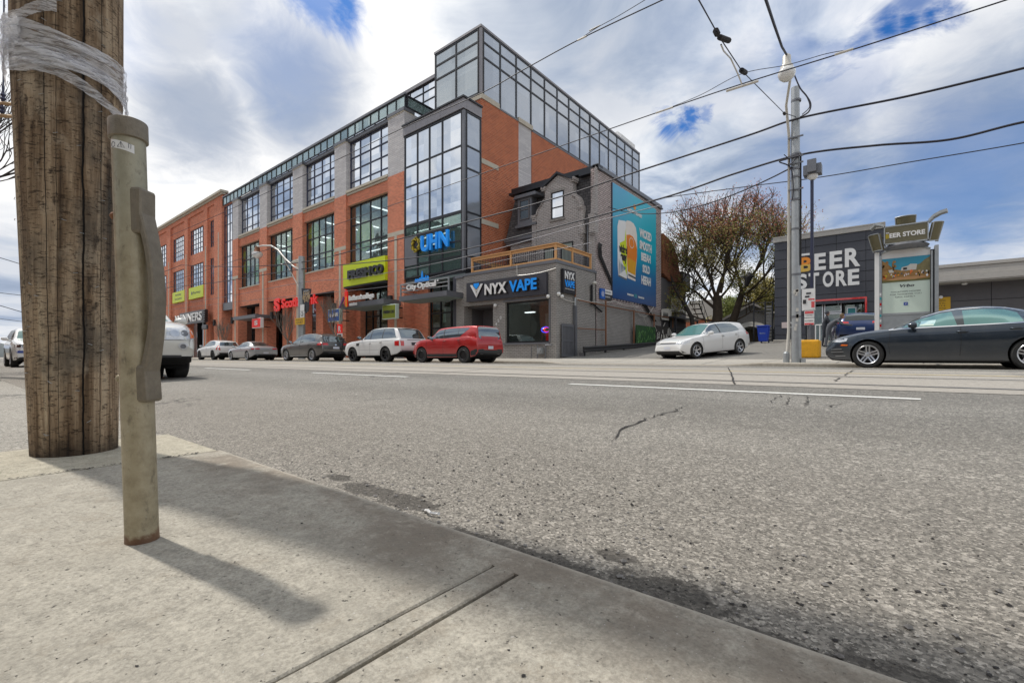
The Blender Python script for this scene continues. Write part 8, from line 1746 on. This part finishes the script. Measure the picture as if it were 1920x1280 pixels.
hl['patches'] = [('side_window', 'side', 'car_glass', [(1.0, 1.13), (.6, 1.38), (.3, 1.56), (-.8, 1.63), (-1.7, 1.6), (-1.9, 1.2), (0, 1.13)]), ('windshield', 'top', 'teal_glass', [(1.14, -.72), (1.25, 0), (1.14, .72), (.3, .58), (.22, 0), (.3, -.58)]),
  ('headlight', 'front', 'lamp_clear', [(.36, .74), (.80, .76), (.82, .93), (.74, .985), (.40, .95)]), ('headlight', 'front', 'lamp_clear', [(-.36, .74), (-.40, .95), (-.74, .985), (-.82, .93), (-.80, .76)]), ('headlight', 'side', 'lamp_clear', [(2.28, .76), (2.03, .80), (2.02, .95), (2.18, .96)]), ('turn_signal', 'side', 'lamp_amber', [(2.16, .78), (2.03, .80), (2.02, .94), (2.12, .95)]), ('turn_signal', 'front', 'lamp_amber', [(.745, .77), (.82, .78), (.825, .92), (.765, .95)]), ('grille', 'front', 'mid_metal', rect(-.33, .33, .74, .92)), ('lower_grille', 'front', 'plastic_black', rect(-.6, .6, .44, .475)), ('fog_lamp', 'front', 'rim_silver', [(.62+.075*math.cos(a), .63+.07*math.sin(a)) for a in [i*math.pi/7 for i in range(14)]]), ('headlight_reflector', 'front', 'rim_silver', [(.50+.07*math.cos(a), .85+.06*math.sin(a)) for a in [i*math.pi/6 for i in range(12)]]), ('headlight_reflector', 'front', 'mid_metal', [(.66+.06*math.cos(a), .86+.055*math.sin(a)) for a in [i*math.pi/6 for i in range(12)]]), ('licence_plate', 'front', 'plate', rect(-.16, .16, .56, .68)), ('fog_lamp_lens', 'front', 'mid_metal', [(.62+.045*math.cos(a), .63+.04*math.sin(a)) for a in [i*math.pi/6 for i in range(12)]])]
hl['lines'] = [('seam', 'side', 'mid_metal', .010, [(.88, .4), (.9, 1.06)]), ('seam', 'side', 'mid_metal', .010, [(-.12, .4), (-.14, 1.08)]), ('seam', 'front', 'mid_metal', .008, [(.3, .735), (.86, .735)])]
# --- white compact suv seen from the front
glb = spec(paint='paint_white', w=1.83, wr=.36, rim=.24, style='five', rimmat='rim_silver', arch=.41, fx=1.41, rx=-1.41, clad=.05, tw=.235,
  top=[(2.30, .50), (2.31, .72), (2.28, .92), (2.15, 1.0), (1.6, 1.08), (1.15, 1.12), (.8, 1.38), (.55, 1.57), (.3, 1.64), (-.6, 1.67), (-1.6, 1.64), (-2.1, 1.56), (-2.2, 1.3), (-2.3, 1.0), (-2.32, .55)],
  bot=[(-2.3, .45), (-2.1, .32), (1.7, .24), (2.1, .26), (2.3, .36)], belt=[(-2.3, 1.05), (0, 1.06), (1.1, 1.04), (1.7, 1.0), (2.2, .88), (2.3, .55)], roofw=[(-2.3, .80), (-2, .72), (-1, .68), (.3, .68), (.7, .74), (1.1, .80), (1.7, .82), (2.3, .76)], fk=.15, mirror=(.85, 1.16), handles=((-.15, .95), (-1.05, .97)))
glb['patches'] = [('side_window', 'side', 'car_glass', [(1.0, 1.12), (.6, 1.45), (.3, 1.55), (-1.5, 1.57), (-1.9, 1.2), (0, 1.1)]), ('windshield', 'top', 'teal_glass', [(1.12, -.72), (1.22, 0), (1.12, .72), (.55, .62), (.5, 0), (.55, -.62)]), ('headlight', 'front', 'dark_glass', [(-.50, .78), (-.52, .90), (-.84, .92), (-.84, .80)]), ('headlight', 'front', 'dark_glass', [(.50, .78), (.84, .80), (.84, .92), (.52, .90)]), ('headlight_lens', 'front', 'lamp_clear', [(-.54, .80), (-.56, .87), (-.66, .87), (-.66, .80)]), ('grille', 'front', 'plastic_black', [(-.42, .70), (.42, .70), (.38, .92), (-.38, .92)]), ('fog_lamp', 'front', 'plate_blue', [(-.58, .57), (-.62, .67), (-.82, .66), (-.78, .57)]), ('front_bumper', 'front', 'plastic_black', [(-.84, .30), (.84, .30), (.84, .40), (.4, .44), (.3, .54), (-.3, .54), (-.4, .44), (-.84, .40)]), ('skid_plate', 'front', 'rim_silver', rect(-.5, .5, .32, .37)), ('licence_plate', 'front', 'plate', rect(-.16, .16, .56, .67))]
glb['lines'] = [('grille_bar', 'front', 'chrome', .02, [(-.38, .84), (.38, .84)]), ('grille_bar', 'front', 'chrome', .02, [(-.4, .77), (.4, .77)]), ('seam', 'side', 'mid_metal', .01, [(.88, .4), (.9, 1.04)])]
# --- blue hatch parked at the shop, seen from behind
bl = dict(golf); bl['paint'] = 'paint_blue'; bl['patches'] = [p for p in golf['patches'] if p[0] not in ('taillight',)]+[('taillight', 'rear', 'lamp_red', [(.42, .92), (.86, .94), (.84, 1.03), (.44, 1.0)]), ('taillight', 'rear', 'lamp_red', [(-.42, .92), (-.44, 1.0), (-.84, 1.03), (-.86, .94)]), ('licence_plate', 'rear', 'plate', rect(-.16, .16, .62, .73))]
W_ = math.pi; NS = 13.85
def park(c, name, label, cat, pxf, pxr, near=NS, **k):
    xf = PYp(pxf, 680, near).x; xr = PYp(pxr, 680, near).x; wb = c['fx']-c['rx']; s_ = (xr-xf)/wb; c = dict(c); c['xs'] = s_
    mid = (xf+xr)/2; cx_ = mid+(c['fx']+c['rx'])/2*s_; yc = near+c['w']/2
    return build_car(c, name, label, cat, (cx_, yc, rz(near+.1)-.002), W_)
park(audi, 'parked_sedan', 'glossy dark blue-grey sedan with chrome window trim parked at the right edge', 'car', 1627, 1936, 14.2)
park(soul, 'parked_hatchback', 'bright red boxy hatchback with black steel wheels parked by the grey shop', 'car', 789.3, 867.9, 13.9)
park(rrs, 'parked_suv', 'white boxy SUV with black wheels parked between the grey SUV and the red hatchback', 'car', 660, 721.3, 13.85)
TO = park(tou, 'parked_suv', 'dark grey SUV with silver wheels and a rear bike rack', 'car', 535.5, 583.8, 13.8)
park(cpe, 'parked_coupe', 'low silver coupe parked between the far white crossover and the grey SUV', 'car', 432.3, 462.3, 13.8)
park(xt, 'parked_crossover', 'farthest parked car, a white crossover with black lower trim', 'car', 373.5, 398, 13.8)
b = MB(); b.tube([(-2.45, -.35, .5), (-2.55, -.35, 1.35), (-2.45, -.35, 1.4)], .035, 6); b.tube([(-2.35, -.5, 1.1), (-2.5, -.35, 1.2), (-2.35, -.2, 1.1)], .025, 6); b.tube([(-2.4, -.35, .5), (-2.2, -.35, .45)], .04, 6); b.tube([(-2.5, -.5, 1.35), (-2.5, -.2, 1.35)], .03, 6); b.build('bike_rack', 'soot', TO, world=False)
build_car(hl, 'pearl_suv', 'pearl white older SUV facing the viewer, half hidden behind the bicycle post', 'car', (-10.6-1.36, 2.02, -.048), 0)
build_car(glb, 'white_suv', 'white compact SUV facing the viewer at the far left edge, behind the wooden pole', 'car', (-27.4-1.41, 2.58, -.03), 0)
# golf leaves the lot, nose down the ramp
fw = Vector((-6.12, 19.62, .33)); rw = Vector((-5.06, 22.0, .51)); d = (fw-rw); hd_ = math.atan2(d.y, d.x); pit = -math.asin(d.z/d.length)
side_ = Vector((-math.sin(hd_), math.cos(hd_), 0)); mid = (fw+rw)/2-side_*(.9-.0)
G = build_car(golf, 'white_hatchback', 'white hatchback pulling out of the sloping parking lot entrance', 'car', tuple(mid), hd_); G.rotation_mode = 'XYZ'
G.rotation_euler = (Matrix.Rotation(hd_, 3, 'Z') @ Matrix.Rotation(pit, 3, 'Y')).to_euler()
B_ = build_car(bl, 'blue_hatchback', 'dark blue hatchback parked nose-in before the shop entrance with two people behind it', 'car', (-1.35, 28.2, lotz(28.2)), math.pi/2+.15)
# ---------------------------------------------------------------- people at the blue car
def person(name, label, loc, rz_, joints, radii, top, mats, head):
    root = thing(name, label, 'person', loc, rz_)
    me = bpy.data.meshes.new('body'); names = list(joints); idx = {n: i for i, n in enumerate(names)}
    E = [('pelvis', 'belly'), ('belly', 'chest'), ('chest', 'neck'), ('neck', 'headlow'), ('headlow', 'headtop')]
    for s_ in 'lr': E += [('pelvis', 'hip'+s_), ('hip'+s_, 'knee'+s_), ('knee'+s_, 'ankle'+s_), ('ankle'+s_, 'toe'+s_), ('chest', 'sh'+s_), ('sh'+s_, 'elbow'+s_), ('elbow'+s_, 'wrist'+s_), ('wrist'+s_, 'palm'+s_)]
    for s_ in 'lr':
        p = Vector(joints['palm'+s_]); w_ = Vector(joints['wrist'+s_]); dd = (p-w_).normalized(); o_ = dd.orthogonal().normalized()
        for k in range(5):
            n_ = 'f%s%d' % (s_, k); off = (k-2)*.017 if k else -.045; ln = (.04, .07, .08, .075, .06)[k]
            names.append(n_); idx[n_] = len(names)-1; joints[n_] = tuple(p+o_*off+dd*ln*(1 if k else .4)); radii[n_] = .009; E.append(('palm'+s_, n_))
    me.from_pydata([joints[n] for n in names], [(idx[a], idx[b_]) for a, b_ in E], [])
    for m_ in mats: me.materials.append(M[m_])
    o = bpy.data.objects.new('body', me); COL.objects.link(o); o.parent = root
    md = o.modifiers.new('skin', 'SKIN'); sv = me.skin_vertices[0].data
    for n_, i in idx.items(): r = radii.get(n_, .05); sv[i].radius = (r, r) if not isinstance(r, tuple) else r; sv[i].use_root = (n_ == 'pelvis')
    md.use_smooth_shade = True; s2 = o.modifiers.new('sub', 'SUBSURF'); s2.levels = 1; s2.render_levels = 1
    hp = Vector(joints['headlow']).lerp(Vector(joints['headtop']), .5); hx_ = Vector(head)
    b = MB(); b.lathe([(.02, -.125), (.055, -.10), (.072, -.05), (.078, 0), (.076, .05), (.055, .095), (.02, .115)], 14, tuple(hp)); b.tube([tuple(hp+hx_*.07+Vector((0, 0, .0))), tuple(hp+hx_*.098-Vector((0, 0, .02)))], [.014, .01], 6)
    for s_ in (-1, 1): b.lathe([(.008, -.012), (.022, 0), (.008, .012)], 8, tuple(hp+hx_.cross(Vector((0, 0, 1)))*.078*s_))
    fo = b.build('face', 'skin', root, smooth=60, world=False)
    b = MB()
    for s_ in (-1, 1): b.lathe([(.002, -.01), (.009, 0), (.002, .01)], 8, tuple(hp+hx_*.07+hx_.cross(Vector((0, 0, 1)))*.028*s_+Vector((0, 0, .01))))
    b.tube([tuple(hp+hx_*.074+hx_.cross(Vector((0, 0, 1)))*q-Vector((0, 0, .05))) for q in (-.02, .02)], .005, 5); b.build('features', 'hair_dark', fo, world=False)
    b = MB(); b.lathe([(.083, -.04), (.092, .03), (.085, .08), (.05, .118), (.01, .128)], 14, tuple(hp-hx_*.018)); b.build('hair', top, root, smooth=60, world=False); return root
def stand(bend=0.0, arm=.3, lean=0.0, s=1.0):
    j = dict(pelvis=(0, 0, .93), belly=(bend*.25, 0, 1.10), chest=(bend*.75, 0, 1.36-bend*.25), neck=(bend*1.05, 0, 1.50-bend*.42), headlow=(bend*1.15+.02, 0, 1.57-bend*.48), headtop=(bend*1.3+.03, 0, 1.72-bend*.55))
    for q, y in (('l', .09), ('r', -.09)):
        f = .08 if q == 'l' else -.06
        j.update({'hip'+q: (0, y, .88), 'knee'+q: (.03+f, y*1.1, .48), 'ankle'+q: (-.02+f, y*1.15, .08), 'toe'+q: (.13+f, y*1.3, .04), 'sh'+q: (bend*.85, y*2.0, 1.42-bend*.33), 'elbow'+q: (bend*.9+arm*.45, y*2.4, 1.15-bend*.2), 'wrist'+q: (bend*.9+arm*1.1, y*1.7, 1.05-bend*.05), 'palm'+q: (bend*.9+arm*1.25, y*1.6, 1.04-bend*.05)})
    return j
RD = dict(pelvis=.14, belly=.13, chest=.15, neck=.055, headlow=.06, headtop=.07, hipl=.095, hipr=.095, kneel=.06, kneer=.06, anklel=.045, ankler=.045, toel=.035, toer=.035, shl=.065, shr=.065, elbowl=.045, elbowr=.045, wristl=.035, wristr=.035, palml=.03, palmr=.03)
pa = PYp(1545, 640, 26.3); pb = PYp(1561, 640, 25.8)
person('person', 'standing person in a black jacket and dark cap beside the blue hatchback', (pa.x, 26.3, lotz(26.3)), .2, stand(.1, .25), dict(RD), 'cloth_dark', ['cloth_dark'], (1, 0, 0))
person('person', 'fair-haired person in a grey jacket bending towards the blue hatchback', (pb.x-.15, 25.7, lotz(25.7)), -.1, stand(.42, .35), dict(RD), 'hair', ['cloth_grey'], (.94, 0, -.34))
